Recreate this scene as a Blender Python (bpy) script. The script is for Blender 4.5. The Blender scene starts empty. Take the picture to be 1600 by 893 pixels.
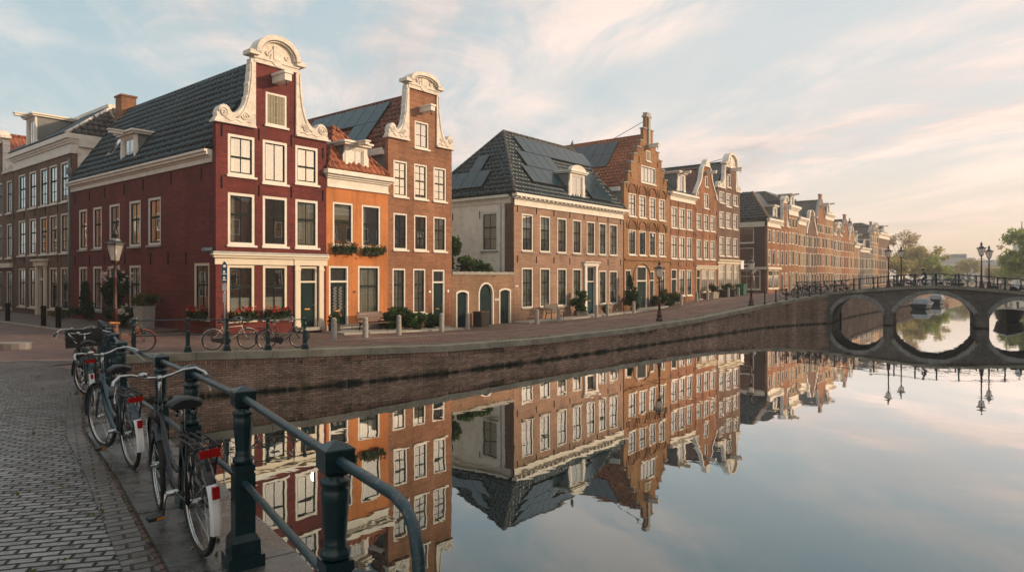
import bpy, math, random
from mathutils import Vector, Matrix, geometry
RND = random.Random(11)
HAZE = .0012
R = math.radians
scene = bpy.context.scene
COL = scene.collection

# ------------------------------------------------------------------ world axes
# water level z=0, eye 3.8 m above it; the terrace of houses runs along D from P0, the water lies along N
P0 = Vector((-12.21, 27.7)); D = Vector((.629, .777)); N = Vector((.777, -.629)); E = -N
ROT_FRONT = math.atan2(.777, .629)
ROT_SIDE = math.atan2(-.629, .777)

def lerp_tab(tab, x):
    if x <= tab[0][0]: return tab[0][1]
    for (a, b), (c, d) in zip(tab, tab[1:]):
        if x <= c: return b + (d - b) * (x - a) / (c - a)
    return tab[-1][1]
FAC = [(-20, 1.4), (0, 1.4), (14, .9), (20, .92), (33.5, 1.0), (42, 1.4), (52, 1.7), (59, 1.85), (75, 1.95), (300, 1.95)]
QUAY = [(-20, 1.38), (-4, 1.36), (-.4, 1.25), (5.2, 1.06), (10.9, .98), (19.2, 1.02), (27.2, 1.2), (37.2, 1.7), (44, 2.25), (47, 2.45), (51, 2.45), (60, 2.05), (75, 1.95), (300, 1.95)]
NEAR = [(-40, 2.0), (0, 2.0), (5, 1.985), (6.6, 1.92), (8.5, 1.86), (10.5, 1.8), (13, 1.72), (16, 1.58), (20, 1.42), (24, 1.4), (400, 1.4)]
def smooth(a, b, x):
    x = max(0, min(1, (x - a) / (b - a))); return x * x * (3 - 2 * x)
def to_tq(x, y):
    a, b = x - P0.x, y - P0.y
    return D.x * a + D.y * b, N.x * a + N.y * b
def pt(t, q): return P0 + D * t + N * q
def gz(x, y):
    t, q = to_tq(x, y)
    w = max(0, min(1, q / 9.0))
    far = lerp_tab(FAC, t) * (1 - w) + lerp_tab(QUAY, t) * w
    k = smooth(-6, -1, t)
    return lerp_tab(NEAR, y) * (1 - k) + far * k
def gp(t, q, dz=0):
    p = pt(t, q); return Vector((p.x, p.y, gz(p.x, p.y) + dz))

# ------------------------------------------------------------------ materials
def new_mat(name):
    m = bpy.data.materials.new(name); m.use_nodes = True
    nt = m.node_tree; b = nt.nodes['Principled BSDF']
    return m, nt, b
def nd(nt, typ, **kw):
    n = nt.nodes.new(typ)
    for k, v in kw.items():
        if k.startswith('i_'):
            key = k[2:]; key = int(key) if key.isdigit() else key.replace('_', ' ')
            n.inputs[key].default_value = v
        else: setattr(n, k, v)
    return n
def lk(nt, a, b): nt.links.new(a, b)
def c4(c): return (c[0], c[1], c[2], 1)
def mixc(nt, fac, a, b, mode='MIX'):
    n = nd(nt, 'ShaderNodeMix', data_type='RGBA', blend_type=mode)
    for sock, v in ((n.inputs[0], fac), (n.inputs[6], a), (n.inputs[7], b)):
        if hasattr(v, 'links'): lk(nt, v, sock)
        elif isinstance(v, (int, float)): sock.default_value = v
        else: sock.default_value = c4(v)
    return n.outputs[2]
def mth(nt, op, a, b=None, clamp=False):
    n = nd(nt, 'ShaderNodeMath', operation=op, use_clamp=clamp)
    for i, v in enumerate((a, b)):
        if v is None: continue
        if hasattr(v, 'links'): lk(nt, v, n.inputs[i])
        else: n.inputs[i].default_value = v
    return n.outputs[0]
def noise(nt, vec, scale, detail=4, rough=.55, dist=0):
    n = nd(nt, 'ShaderNodeTexNoise'); n.inputs['Scale'].default_value = scale
    n.inputs['Detail'].default_value = detail; n.inputs['Roughness'].default_value = rough; n.inputs['Distortion'].default_value = dist
    if vec is not None: lk(nt, vec, n.inputs['Vector'])
    return n.outputs['Fac']
def ramp(nt, fac, stops):
    n = nd(nt, 'ShaderNodeValToRGB'); cr = n.color_ramp
    while len(cr.elements) < len(stops): cr.elements.new(.5)
    for e, (p, c) in zip(cr.elements, stops):
        e.position = p; e.color = c4(c) if not isinstance(c, (int, float)) else (c, c, c, 1)
    lk(nt, fac, n.inputs[0]); return n.outputs[0]
def uvv(nt, sx=1, sy=1, rot=0):
    t = nd(nt, 'ShaderNodeUVMap'); mp = nd(nt, 'ShaderNodeMapping')
    mp.inputs['Scale'].default_value = (sx, sy, 1); mp.inputs['Rotation'].default_value = (0, 0, rot)
    lk(nt, t.outputs[0], mp.inputs[0]); return mp.outputs[0]
def bump(nt, b, h, strength=.5, dist=.01):
    n = nd(nt, 'ShaderNodeBump'); n.inputs['Strength'].default_value = strength; n.inputs['Distance'].default_value = dist
    lk(nt, h, n.inputs['Height']); lk(nt, n.outputs[0], b.inputs['Normal'])

def brick_mat(name, c1, c2, mortar, w=.22, h=.065, ms=.009, rough=.85, weather=(.72, 1.12), rot=0, bstr=.5, patch=None, damp=False):
    m, nt, b = new_mat(name)
    v = uvv(nt, rot=rot)
    nv = nd(nt, 'ShaderNodeTexNoise'); nv.inputs['Scale'].default_value = 1.3; lk(nt, v, nv.inputs['Vector'])
    wob = nd(nt, 'ShaderNodeVectorMath', operation='MULTIPLY_ADD'); wob.inputs[1].default_value = (.03, .012, 0)
    lk(nt, nv.outputs['Color'], wob.inputs[0]); lk(nt, v, wob.inputs[2])
    br = nd(nt, 'ShaderNodeTexBrick'); br.inputs['Scale'].default_value = 1
    for k, val in (('Brick Width', w), ('Row Height', h), ('Mortar Size', ms), ('Mortar Smooth', .3), ('Bias', -.1)): br.inputs[k].default_value = val
    br.inputs['Color1'].default_value = c4(c1); br.inputs['Color2'].default_value = c4(c2); br.inputs['Mortar'].default_value = c4(mortar)
    lk(nt, wob.outputs[0], br.inputs['Vector'])
    n1 = noise(nt, v, .45, 6, .6); n2 = noise(nt, v, 9, 3)
    col = mixc(nt, 1, br.outputs['Color'], ramp(nt, n1, [(.3, weather[0]), (.7, weather[1])]), 'MULTIPLY')
    col = mixc(nt, .5, col, ramp(nt, n2, [(.3, .7), (.7, 1.25)]), 'MULTIPLY')
    st = noise(nt, uvv(nt, 1.1, .12), 1, 5, .6)
    col = mixc(nt, .55, col, ramp(nt, st, [(.36, .62), (.52, 1.0)]), 'MULTIPLY')
    hs = noise(nt, uvv(nt, .5, 8), 1, 4, .6)
    col = mixc(nt, .6, col, ramp(nt, hs, [(.35, .72), (.62, 1.16)]), 'MULTIPLY')
    if patch:
        col = mixc(nt, ramp(nt, noise(nt, v, .9, 6, .65), [(.53, 0.), (.63, .8)]), col, patch)
    if damp:
        sp = nd(nt, 'ShaderNodeSeparateXYZ'); lk(nt, nd(nt, 'ShaderNodeTexCoord').outputs['Object'], sp.inputs[0])
        zz = mth(nt, 'ADD', sp.outputs[2], mth(nt, 'MULTIPLY', noise(nt, uvv(nt, .8, 1.2), 1.3, 6, .65), .62))
        col = mixc(nt, ramp(nt, zz, [(.34, 1.), (.48, 0.)]), col, (.012, .014, .008))
        col = mixc(nt, ramp(nt, noise(nt, uvv(nt, .7, .25), 2.2, 5, .7), [(.54, 0.), (.66, .5)]), col, (.03, .04, .02))
        col = mixc(nt, ramp(nt, noise(nt, uvv(nt, 1.6, .35), 1.4, 6, .7), [(.56, 0.), (.74, .45)]), col, (.45, .39, .33))
    b.inputs['Specular IOR Level'].default_value = .15
    lk(nt, col, b.inputs['Base Color']); b.inputs['Roughness'].default_value = rough
    hgt = mth(nt, 'ADD', mth(nt, 'SUBTRACT', 1, br.outputs['Fac']), mth(nt, 'MULTIPLY', n2, .5))
    bump(nt, b, hgt, bstr, .01)
    return m
def flat_mat(name, c, rough=.6, metal=0, var=.18, scale=3, bstr=.0, spec=.5, dirt=None):
    m, nt, b = new_mat(name)
    v = nd(nt, 'ShaderNodeTexCoord').outputs['Object']
    n1 = noise(nt, v, scale, 5, .6)
    col = mixc(nt, 1, c, ramp(nt, n1, [(.3, 1 - var), (.7, 1 + var)]), 'MULTIPLY')
    if dirt: col = mixc(nt, ramp(nt, noise(nt, v, scale * 2.3, 6, .7), [(.52, 0.), (.68, .75)]), col, dirt)
    lk(nt, col, b.inputs['Base Color'])
    b.inputs['Roughness'].default_value = rough; b.inputs['Metallic'].default_value = metal; b.inputs['Specular IOR Level'].default_value = spec
    if bstr: bump(nt, b, noise(nt, v, scale * 8, 4), bstr, .01)
    return m
def tile_mat(name, c, c2, pu=.24, pv=.33, rough=.45, moss=None, bumpy=True):
    m, nt, b = new_mat(name)
    t = nd(nt, 'ShaderNodeUVMap'); sp = nd(nt, 'ShaderNodeSeparateXYZ'); lk(nt, t.outputs[0], sp.inputs[0])
    u = mth(nt, 'MULTIPLY', sp.outputs[0], 1 / pu); v = mth(nt, 'MULTIPLY', sp.outputs[1], 1 / pv)
    cu = mth(nt, 'FLOOR', u); cv = mth(nt, 'FLOOR', v)
    cb = nd(nt, 'ShaderNodeCombineXYZ'); lk(nt, cu, cb.inputs[0]); lk(nt, cv, cb.inputs[1])
    wn = nd(nt, 'ShaderNodeTexWhiteNoise'); lk(nt, cb.outputs[0], wn.inputs['Vector'])
    fu = mth(nt, 'FRACT', u); fv = mth(nt, 'FRACT', v)
    prof = mth(nt, 'SINE', mth(nt, 'MULTIPLY', fu, 6.2832))
    h = mth(nt, 'ADD', mth(nt, 'MULTIPLY', prof, .5), mth(nt, 'MULTIPLY', mth(nt, 'POWER', mth(nt, 'SUBTRACT', 1, fv), 2), .9))
    col = mixc(nt, mth(nt, 'POWER', wn.outputs[0], 1.2), c, c2)
    ob = nd(nt, 'ShaderNodeTexCoord').outputs['Object']
    col = mixc(nt, 1, col, ramp(nt, noise(nt, ob, .8, 6, .65), [(.3, .6), (.7, 1.25)]), 'MULTIPLY')
    if moss: col = mixc(nt, ramp(nt, noise(nt, ob, 1.6, 6, .7), [(.58, 0.), (.70, .6)]), col, moss)
    lk(nt, col, b.inputs['Base Color']); b.inputs['Roughness'].default_value = rough
    if bumpy: bump(nt, b, h, 1.0, .05)
    return m
def leaf_mat(name, c1, c2, rough=.6):
    m, nt, b = new_mat(name)
    g = nd(nt, 'ShaderNodeNewGeometry')
    col = mixc(nt, g.outputs['Random Per Island'], c1, c2)
    col = mixc(nt, .8, col, ramp(nt, noise(nt, nd(nt, 'ShaderNodeTexCoord').outputs['Object'], 1.3, 3), [(.35, .6), (.65, 1.35)]), 'MULTIPLY')
    lk(nt, col, b.inputs['Base Color']); b.inputs['Roughness'].default_value = rough
    b.inputs['Specular IOR Level'].default_value = .3
    tr = nd(nt, 'ShaderNodeBsdfTranslucent'); lk(nt, col, tr.inputs[0])
    mx = nd(nt, 'ShaderNodeMixShader'); mx.inputs[0].default_value = .5
    lk(nt, b.outputs[0], mx.inputs[1]); lk(nt, tr.outputs[0], mx.inputs[2]); lk(nt, mx.outputs[0], nt.nodes['Material Output'].inputs[0])
    return m
def glass_mat(name, f0=.28, tint=(.75, .8, .78), wav=.06, ro=.0):
    m, nt, b = new_mat(name)
    tr = nd(nt, 'ShaderNodeBsdfTransparent'); tr.inputs[0].default_value = c4(tint)
    gl = nd(nt, 'ShaderNodeBsdfGlossy'); gl.inputs['Roughness'].default_value = ro; gl.inputs[0].default_value = (1, 1, 1, 1)
    bp = nd(nt, 'ShaderNodeBump'); bp.inputs['Strength'].default_value = wav; bp.inputs['Distance'].default_value = .012
    lk(nt, noise(nt, nd(nt, 'ShaderNodeTexCoord').outputs['Object'], 1.7, 1), bp.inputs['Height']); lk(nt, bp.outputs[0], gl.inputs['Normal'])
    lw = nd(nt, 'ShaderNodeFresnel'); lw.inputs[0].default_value = 1.5
    fac = mth(nt, 'ADD', mth(nt, 'MULTIPLY', lw.outputs[0], 1.0), f0, True)
    mx = nd(nt, 'ShaderNodeMixShader'); lk(nt, fac, mx.inputs[0])
    lk(nt, tr.outputs[0], mx.inputs[1]); lk(nt, gl.outputs[0], mx.inputs[2]); lk(nt, mx.outputs[0], nt.nodes['Material Output'].inputs[0])
    return m

MT = {}
MT['red_brick'] = brick_mat('red_painted_brick', (.20, .042, .037), (.135, .032, .030), (.10, .034, .032), ms=.008, rough=.75, weather=(.72, 1.18), bstr=.5)
MT['brown_brick'] = brick_mat('warm_brown_brick', (.37, .165, .09), (.25, .10, .058), (.30, .2, .13))
MT['pink_brick'] = brick_mat('pinkish_brick', (.42, .26, .18), (.33, .19, .13), (.33, .24, .18))
MT['ochre_brick'] = brick_mat('ochre_brick', (.38, .19, .085), (.29, .125, .055), (.34, .23, .14))
MT['rust_brick'] = brick_mat('rust_brick', (.36, .165, .09), (.27, .115, .065), (.3, .17, .1))
MT['plum_brick'] = brick_mat('plum_brick', (.20, .115, .085), (.14, .078, .06), (.22, .16, .12))
MT['tan_brick'] = brick_mat('tan_brick', (.42, .25, .13), (.33, .18, .09), (.38, .28, .18))
MT['grey_brick'] = brick_mat('grey_brick', (.2, .17, .15), (.15, .125, .11), (.25, .22, .19))
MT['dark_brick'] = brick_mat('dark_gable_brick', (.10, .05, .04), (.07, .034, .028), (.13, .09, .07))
MT['herring'] = brick_mat('garden_wall_brick', (.33, .17, .10), (.19, .095, .055), (.36, .27, .18), w=.2, h=.07, ms=.014)
MT['quay_brick'] = brick_mat('quay_brick', (.44, .28, .20), (.23, .14, .105), (.15, .12, .09), w=.24, h=.078, ms=.014, weather=(.6, 1.2), damp=True, rough=.75)
MT['quay_soldier'] = brick_mat('quay_soldier_course', (.42, .24, .17), (.22, .12, .09), (.12, .10, .08), w=.26, h=.078, ms=.013, weather=(.5, 1.2), rot=R(90), rough=.75)
MT['bridge_brick'] = brick_mat('bridge_masonry', (.17, .14, .12), (.10, .083, .075), (.18, .16, .135), weather=(.6, 1.25), damp=True)
def plaster(name, c, wear):
    m, nt, b = new_mat(name); v = uvv(nt)
    n1 = noise(nt, v, .7, 7, .65); n2 = noise(nt, v, 6, 5, .7); st = noise(nt, uvv(nt, 2.6, .16), 1, 6, .65)
    col = mixc(nt, 1, c, ramp(nt, n1, [(.3, .78), (.7, 1.15)]), 'MULTIPLY'); col = mixc(nt, .6, col, ramp(nt, n2, [(.3, .82), (.7, 1.14)]), 'MULTIPLY')
    col = mixc(nt, .8, col, ramp(nt, st, [(.34, .66), (.5, 1.0)]), 'MULTIPLY')
    col = mixc(nt, ramp(nt, noise(nt, v, 1.9, 7, .7), [(.58, 0.), (.72, .55)]), col, wear)
    sp = nd(nt, 'ShaderNodeSeparateXYZ'); lk(nt, nd(nt, 'ShaderNodeTexCoord').outputs['Object'], sp.inputs[0])
    lk(nt, col, b.inputs['Base Color']); b.inputs['Roughness'].default_value = .9; b.inputs['Specular IOR Level'].default_value = .12
    bump(nt, b, mth(nt, 'ADD', n2, mth(nt, 'MULTIPLY', n1, .6)), .3, .012); return m
MT['orange'] = plaster('orange_plaster', (.54, .205, .075), (.50, .25, .125))
MT['white_side'] = flat_mat('offwhite_plaster', (.85, .78, .68), .85, var=.1, scale=.9, bstr=.1, dirt=(.6, .52, .44))
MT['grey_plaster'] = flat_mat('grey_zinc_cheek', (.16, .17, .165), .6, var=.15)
MT['cream'] = flat_mat('cream_paint', (.66, .58, .45), .5, var=.06, scale=2)
MT['white'] = flat_mat('white_paint', (.72, .67, .59), .6, var=.1, scale=2, dirt=(.56, .50, .42))
MT['trim'] = flat_mat('gable_stone_white', (.70, .64, .56), .8, var=.18, scale=3.0, bstr=.35, dirt=(.42, .37, .31))
MT['sash_dark'] = flat_mat('dark_green_sash', (.016, .026, .022), .8, var=.1, spec=.12)
MT['sash_brown'] = flat_mat('brown_sash', (.10, .075, .05), .8, var=.1, spec=.12)
MT['door_green'] = flat_mat('dark_green_door', (.008, .026, .026), .7, var=.15, spec=.15)
MT['door_blue'] = flat_mat('dark_teal_door', (.012, .045, .055), .7, var=.15, spec=.15)
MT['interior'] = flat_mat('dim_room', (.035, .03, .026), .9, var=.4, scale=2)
MT['curtain'] = flat_mat('white_net_curtain', (.78, .74, .66), .9, var=.08)
MT['frosted'] = flat_mat('frosted_lower_glass', (.72, .70, .66), .35, var=.04)
MT['blind'] = flat_mat('roller_blind', (.55, .48, .38), .8, var=.08)
MT['glass'] = glass_mat('window_glass', .40)
MT['fanglass'] = flat_mat('fanlight_glass', (.022, .026, .026), .6, var=.3, scale=5, spec=.12)
def lampglass():
    m, nt, b = new_mat('lantern_glass')
    tr = nd(nt, 'ShaderNodeBsdfTransparent'); df = nd(nt, 'ShaderNodeBsdfTranslucent'); df.inputs[0].default_value = (.9, .87, .8, 1)
    mx = nd(nt, 'ShaderNodeMixShader'); mx.inputs[0].default_value = .28; lk(nt, tr.outputs[0], mx.inputs[1]); lk(nt, df.outputs[0], mx.inputs[2])
    b.inputs['Base Color'].default_value = (.75, .72, .66, 1); b.inputs['Roughness'].default_value = .1
    m2 = nd(nt, 'ShaderNodeMixShader'); m2.inputs[0].default_value = .35; lk(nt, mx.outputs[0], m2.inputs[1]); lk(nt, b.outputs[0], m2.inputs[2]); lk(nt, m2.outputs[0], nt.nodes['Material Output'].inputs[0])
    return m
MT['lampglass'] = lampglass()
MT['stone'] = flat_mat('grey_stone', (.34, .32, .28), .8, var=.2, scale=2.5, bstr=.3, dirt=(.16, .15, .12))
MT['archstone'] = flat_mat('arch_stone', (.26, .245, .22), .8, var=.3, scale=1.6, bstr=.3, dirt=(.12, .12, .10))
MT['coping'] = flat_mat('coping_stone', (.24, .215, .165), .8, var=.35, scale=1.2, bstr=.3, dirt=(.12, .125, .06))
def wetstone():
    m, nt, b = new_mat('wet_edge_stone'); v = nd(nt, 'ShaderNodeTexCoord').outputs['Object']
    n1 = noise(nt, v, 1.1, 6, .7, .4); n2 = noise(nt, v, 9, 6, .7); n3 = noise(nt, v, 60, 3)
    col = mixc(nt, ramp(nt, n1, [(.38, 0.), (.6, 1.)]), (.045, .042, .038), (.13, .13, .12))
    col = mixc(nt, .7, col, ramp(nt, n2, [(.3, .5), (.7, 1.4)]), 'MULTIPLY'); col = mixc(nt, .5, col, ramp(nt, n3, [(.3, .55), (.7, 1.4)]), 'MULTIPLY')
    col = mixc(nt, ramp(nt, noise(nt, v, 3.1, 5, .7), [(.6, 0.), (.7, .6)]), col, (.05, .055, .022))
    lk(nt, col, b.inputs['Base Color']); lk(nt, ramp(nt, n1, [(.4, .10), (.62, .55)]), b.inputs['Roughness'])
    bump(nt, b, mth(nt, 'ADD', n2, mth(nt, 'MULTIPLY', n3, .35)), .45, .012); return m
MT['wetstone'] = wetstone()
MT['tile_dark'] = tile_mat('blue_black_pantile', (.018, .022, .026), (.045, .05, .055), rough=.33)
MT['tile_grey'] = tile_mat('grey_pantile', (.05, .05, .048), (.10, .09, .08), rough=.5, moss=(.08, .07, .04))
MT['tile_orange'] = tile_mat('orange_pantile', (.36, .105, .04), (.22, .06, .025), rough=.6, moss=(.12, .07, .04))
MT['tile_red'] = tile_mat('rust_pantile', (.20, .06, .034), (.12, .04, .026), rough=.55)
for k_ in ('tile_dark', 'tile_orange', 'tile_red', 'tile_grey'): pass
MT['pan_dark'] = tile_mat('blue_black_glazed_pantile', (.008, .026, .036), (.024, .050, .062), .33, .42, .28, (.075, .08, .062), bumpy=False)
MT['pan_orange'] = tile_mat('terracotta_pantile', (.40, .12, .045), (.23, .065, .027), .25, .36, .6, (.12, .07, .04), bumpy=False)
MT['pan_red'] = tile_mat('rusty_pantile', (.22, .07, .04), (.12, .04, .026), .25, .36, .55, bumpy=False)
MT['pan_grey'] = tile_mat('mossy_grey_pantile', (.05, .05, .048), (.10, .09, .08), .25, .36, .5, (.08, .07, .04), bumpy=False)
MT['solar'] = flat_mat('solar_cell', (.008, .035, .05), .22, var=.12, scale=1.2, spec=.35)
MT['solar_rim'] = flat_mat('solar_rim', (.05, .055, .06), .35, metal=.6)
MT['zinc'] = flat_mat('zinc', (.2, .215, .22), .45, metal=.4, var=.15)
MT['iron'] = flat_mat('black_iron', (.010, .009, .009), .85, spec=.2)
MT['rail'] = flat_mat('dark_green_rail_paint', (.005, .024, .028), .26, var=.25, scale=9, bstr=.12, dirt=(.02, .03, .028), spec=.5)
MT['railworn'] = flat_mat('worn_handrail_paint', (.010, .042, .052), .28, var=.3, scale=14, bstr=.3, dirt=(.17, .12, .10))
MT['lamp_red'] = flat_mat('red_brown_lamp_paint', (.05, .014, .012), .45, var=.25, scale=8)
MT['lamp_dark'] = flat_mat('dark_lamp_paint', (.022, .014, .012), .4, var=.2)
MT['chrome'] = flat_mat('worn_chrome', (.42, .42, .41), .25, metal=1, var=.12, scale=20)
MT['tyre'] = flat_mat('rubber', (.014, .014, .014), .75)
MT['bikeblack'] = flat_mat('black_bike_paint', (.008, .011, .014), .22)
MT['bikegreen'] = flat_mat('dark_teal_bike_paint', (.012, .045, .052), .22)
MT['bikeblue'] = flat_mat('blue_grey_bike_paint', (.05, .085, .10), .3, metal=.3)
MT['bikecream'] = flat_mat('cream_bike_paint', (.55, .47, .38), .35)
MT['bikeorange'] = flat_mat('orange_bike_paint', (.55, .13, .04), .35)
MT['redlens'] = flat_mat('red_lens', (.32, .008, .007), .12)
MT['whitepl'] = flat_mat('white_plastic', (.75, .75, .73), .35, var=.05)
MT['leather'] = flat_mat('black_saddle', (.012, .012, .014), .45)
MT['amber'] = flat_mat('amber_reflector', (.6, .2, .02), .2)
MT['blackpl'] = flat_mat('black_plastic', (.016, .015, .015), .55)
MT['wood'] = flat_mat('brown_bench_wood', (.10, .038, .025), .55, var=.3, scale=6)
MT['oldwood'] = flat_mat('weathered_wood', (.13, .11, .09), .8, var=.3, scale=6)
MT['soil'] = flat_mat('dark_planter', (.03, .022, .018), .8, var=.3)
MT['gold'] = flat_mat('brass', (.55, .33, .12), .3, metal=1)
MT['bluesign'] = flat_mat('blue_enamel', (.018, .05, .10), .3, var=.05)
MT['sign_white'] = flat_mat('white_enamel', (.8, .8, .8), .3, var=.03)
MT['steel'] = flat_mat('galvanised_pole', (.33, .34, .34), .4, metal=.5)
MT['shutter'] = flat_mat('olive_shutter', (.22, .19, .12), .6, var=.12)
MT['bin_green'] = flat_mat('green_bin', (.01, .09, .05), .4)
MT['leaf_dark'] = leaf_mat('dark_leaf', (.012, .035, .012), (.04, .085, .025))
MT['leaf_mid'] = leaf_mat('mid_leaf', (.03, .075, .02), (.08, .14, .04))
MT['leaf_olive'] = leaf_mat('olive_leaf', (.09, .10, .02), (.16, .16, .04))
MT['leaf_spring'] = leaf_mat('spring_leaf', (.34, .29, .08), (.46, .38, .13))
MT['leaf_fresh'] = leaf_mat('fresh_leaf', (.24, .31, .07), (.38, .44, .12))
MT['leaf_bare'] = leaf_mat('budding_leaf', (.40, .30, .15), (.5, .38, .2))
MT['bark'] = flat_mat('bark', (.06, .045, .035), .9, var=.3, bstr=.4)
MT['bloom_red'] = leaf_mat('red_petal', (.55, .012, .015), (.75, .05, .03))
MT['bloom_orange'] = leaf_mat('orange_petal', (.75, .2, .06), (.8, .45, .2))
MT['bloom_white'] = leaf_mat('white_petal', (.75, .7, .6), (.7, .55, .48))
MT['bloom_mixed'] = leaf_mat('rust_petal', (.4, .06, .02), (.45, .25, .05))
MT['skin'] = flat_mat('skin', (.45, .27, .19), .6)
MT['coat'] = flat_mat('dark_coat', (.03, .035, .05), .8)
MT['hullwhite'] = flat_mat('white_hull', (.62, .62, .6), .35)
MT['hulldark'] = flat_mat('dark_hull', (.015, .022, .022), .35)
MT['tarp'] = flat_mat('grey_tarp', (.3, .31, .32), .7)
MT['pale_stone'] = flat_mat('pale_facade', (.62, .59, .54), .8, var=.12, scale=.3)
MT['beige_stone'] = flat_mat('beige_facade', (.55, .47, .38), .8, var=.12, scale=.3)
MT['slate'] = flat_mat('slate_roof', (.26, .27, .28), .7, var=.15, scale=.5)

def cobble(name, c1, c2, joint, w, h, rot, rough, wet=True, ms=.012, wobble=1.0):
    m, nt, b = new_mat(name)
    v = uvv(nt, rot=rot)
    nv = nd(nt, 'ShaderNodeTexNoise'); nv.inputs['Scale'].default_value = .7; nv.inputs['Detail'].default_value = 5; lk(nt, v, nv.inputs['Vector'])
    wob = nd(nt, 'ShaderNodeVectorMath', operation='MULTIPLY_ADD'); wob.inputs[1].default_value = (.16*wobble, .12*wobble, 0)
    lk(nt, nv.outputs['Color'], wob.inputs[0]); lk(nt, v, wob.inputs[2])
    br = nd(nt, 'ShaderNodeTexBrick'); br.inputs['Scale'].default_value = 1
    for k, val in (('Brick Width', w), ('Row Height', h), ('Mortar Size', ms), ('Mortar Smooth', .55), ('Bias', 0)): br.inputs[k].default_value = val
    br.inputs['Color1'].default_value = c4(c1); br.inputs['Color2'].default_value = c4(c2); br.inputs['Mortar'].default_value = c4(joint)
    lk(nt, wob.outputs[0], br.inputs['Vector'])
    n1 = noise(nt, v, .5, 6, .65); n2 = noise(nt, v, 30, 4, .7)
    col = mixc(nt, 1, br.outputs['Color'], ramp(nt, n1, [(.3, .7), (.7, 1.3)]), 'MULTIPLY')
    col = mixc(nt, .6, col, ramp(nt, n2, [(.3, .65), (.7, 1.3)]), 'MULTIPLY')
    lk(nt, col, b.inputs['Base Color'])
    if wet:
        rr = ramp(nt, noise(nt, v, .8, 5, .6), [(.35, rough * .7), (.7, rough * 1.35)])
        rm = nd(nt, 'ShaderNodeMix', data_type='FLOAT'); lk(nt, br.outputs['Fac'], rm.inputs[0]); lk(nt, rr, rm.inputs[2]); rm.inputs[3].default_value = .8
        lk(nt, rm.outputs[0], b.inputs['Roughness'])
    else: b.inputs['Roughness'].default_value = rough
    cell = noise(nt, v, 6.5, 2)
    hgt = mth(nt, 'ADD', mth(nt, 'SUBTRACT', 1, br.outputs['Fac']), mth(nt, 'ADD', mth(nt, 'MULTIPLY', cell, 1.7), mth(nt, 'MULTIPLY', n2, .22)))
    bump(nt, b, hgt, .9, .014)
    return m
MT['cobble'] = cobble('wet_grey_clinker', (.235, .215, .195), (.10, .085, .076), (.006, .006, .005), .18, .085, R(-15), .25, ms=.015)
MT['edgebrick'] = cobble('edge_clinker', (.13, .11, .095), (.07, .06, .053), (.03, .03, .02), .2, .1, R(-34), .4, wobble=.3)
MT['street'] = cobble('red_clinker_street', (.22, .125, .098), (.14, .08, .066), (.05, .038, .03), .2, .1, R(-51), .62)
MT['pave'] = cobble('brown_pavement_brick', (.17, .12, .09), (.12, .085, .065), (.06, .05, .035), .2, .1, R(39), .7, False)
MT['gutter'] = flat_mat('pale_gutter_stone', (.27, .25, .23), .7, var=.2, scale=2)
MT['mossy'] = flat_mat('mossy_edge', (.15, .13, .085), .9, var=.3, scale=2, bstr=.4, dirt=(.085, .10, .03))
MT['land'] = flat_mat('ground', (.16, .14, .11), .9, var=.2, scale=.2)

def water_mat():
    m, nt, b = new_mat('canal_water')
    b.inputs['Base Color'].default_value = (.012, .014, .010, 1); b.inputs['Roughness'].default_value = .3; b.inputs['Specular IOR Level'].default_value = 0
    gl = nd(nt, 'ShaderNodeBsdfGlossy'); gl.inputs['Roughness'].default_value = .012; fz_ = nd(nt, 'ShaderNodeFresnel'); fz_.inputs[0].default_value = 2.0; lk(nt, mixc(nt, ramp(nt, fz_.outputs[0], [(.12, 0.), (.42, 1.)]), (.60, .78, .84), (1, 1, 1)), gl.inputs[0])
    ob = nd(nt, 'ShaderNodeTexCoord').outputs['Object']
    h = mth(nt, 'ADD', noise(nt, ob, .55, 2, .5, .4), mth(nt, 'MULTIPLY', noise(nt, ob, 2.6, 2, .5, .3), .13))
    bp = nd(nt, 'ShaderNodeBump'); bp.inputs['Strength'].default_value = 1; bp.inputs['Distance'].default_value = .0042
    lk(nt, h, bp.inputs['Height']); lk(nt, bp.outputs[0], gl.inputs['Normal'])
    fr = nd(nt, 'ShaderNodeFresnel'); fr.inputs[0].default_value = 2.0
    mx = nd(nt, 'ShaderNodeMixShader'); lk(nt, mth(nt, 'ADD', mth(nt, 'MULTIPLY', fr.outputs[0], 2.3), -.14, True), mx.inputs[0])
    lk(nt, b.outputs[0], mx.inputs[1]); lk(nt, gl.outputs[0], mx.inputs[2]); lk(nt, mx.outputs[0], nt.nodes['Material Output'].inputs[0])
    return m
MT['water'] = water_mat()

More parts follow.
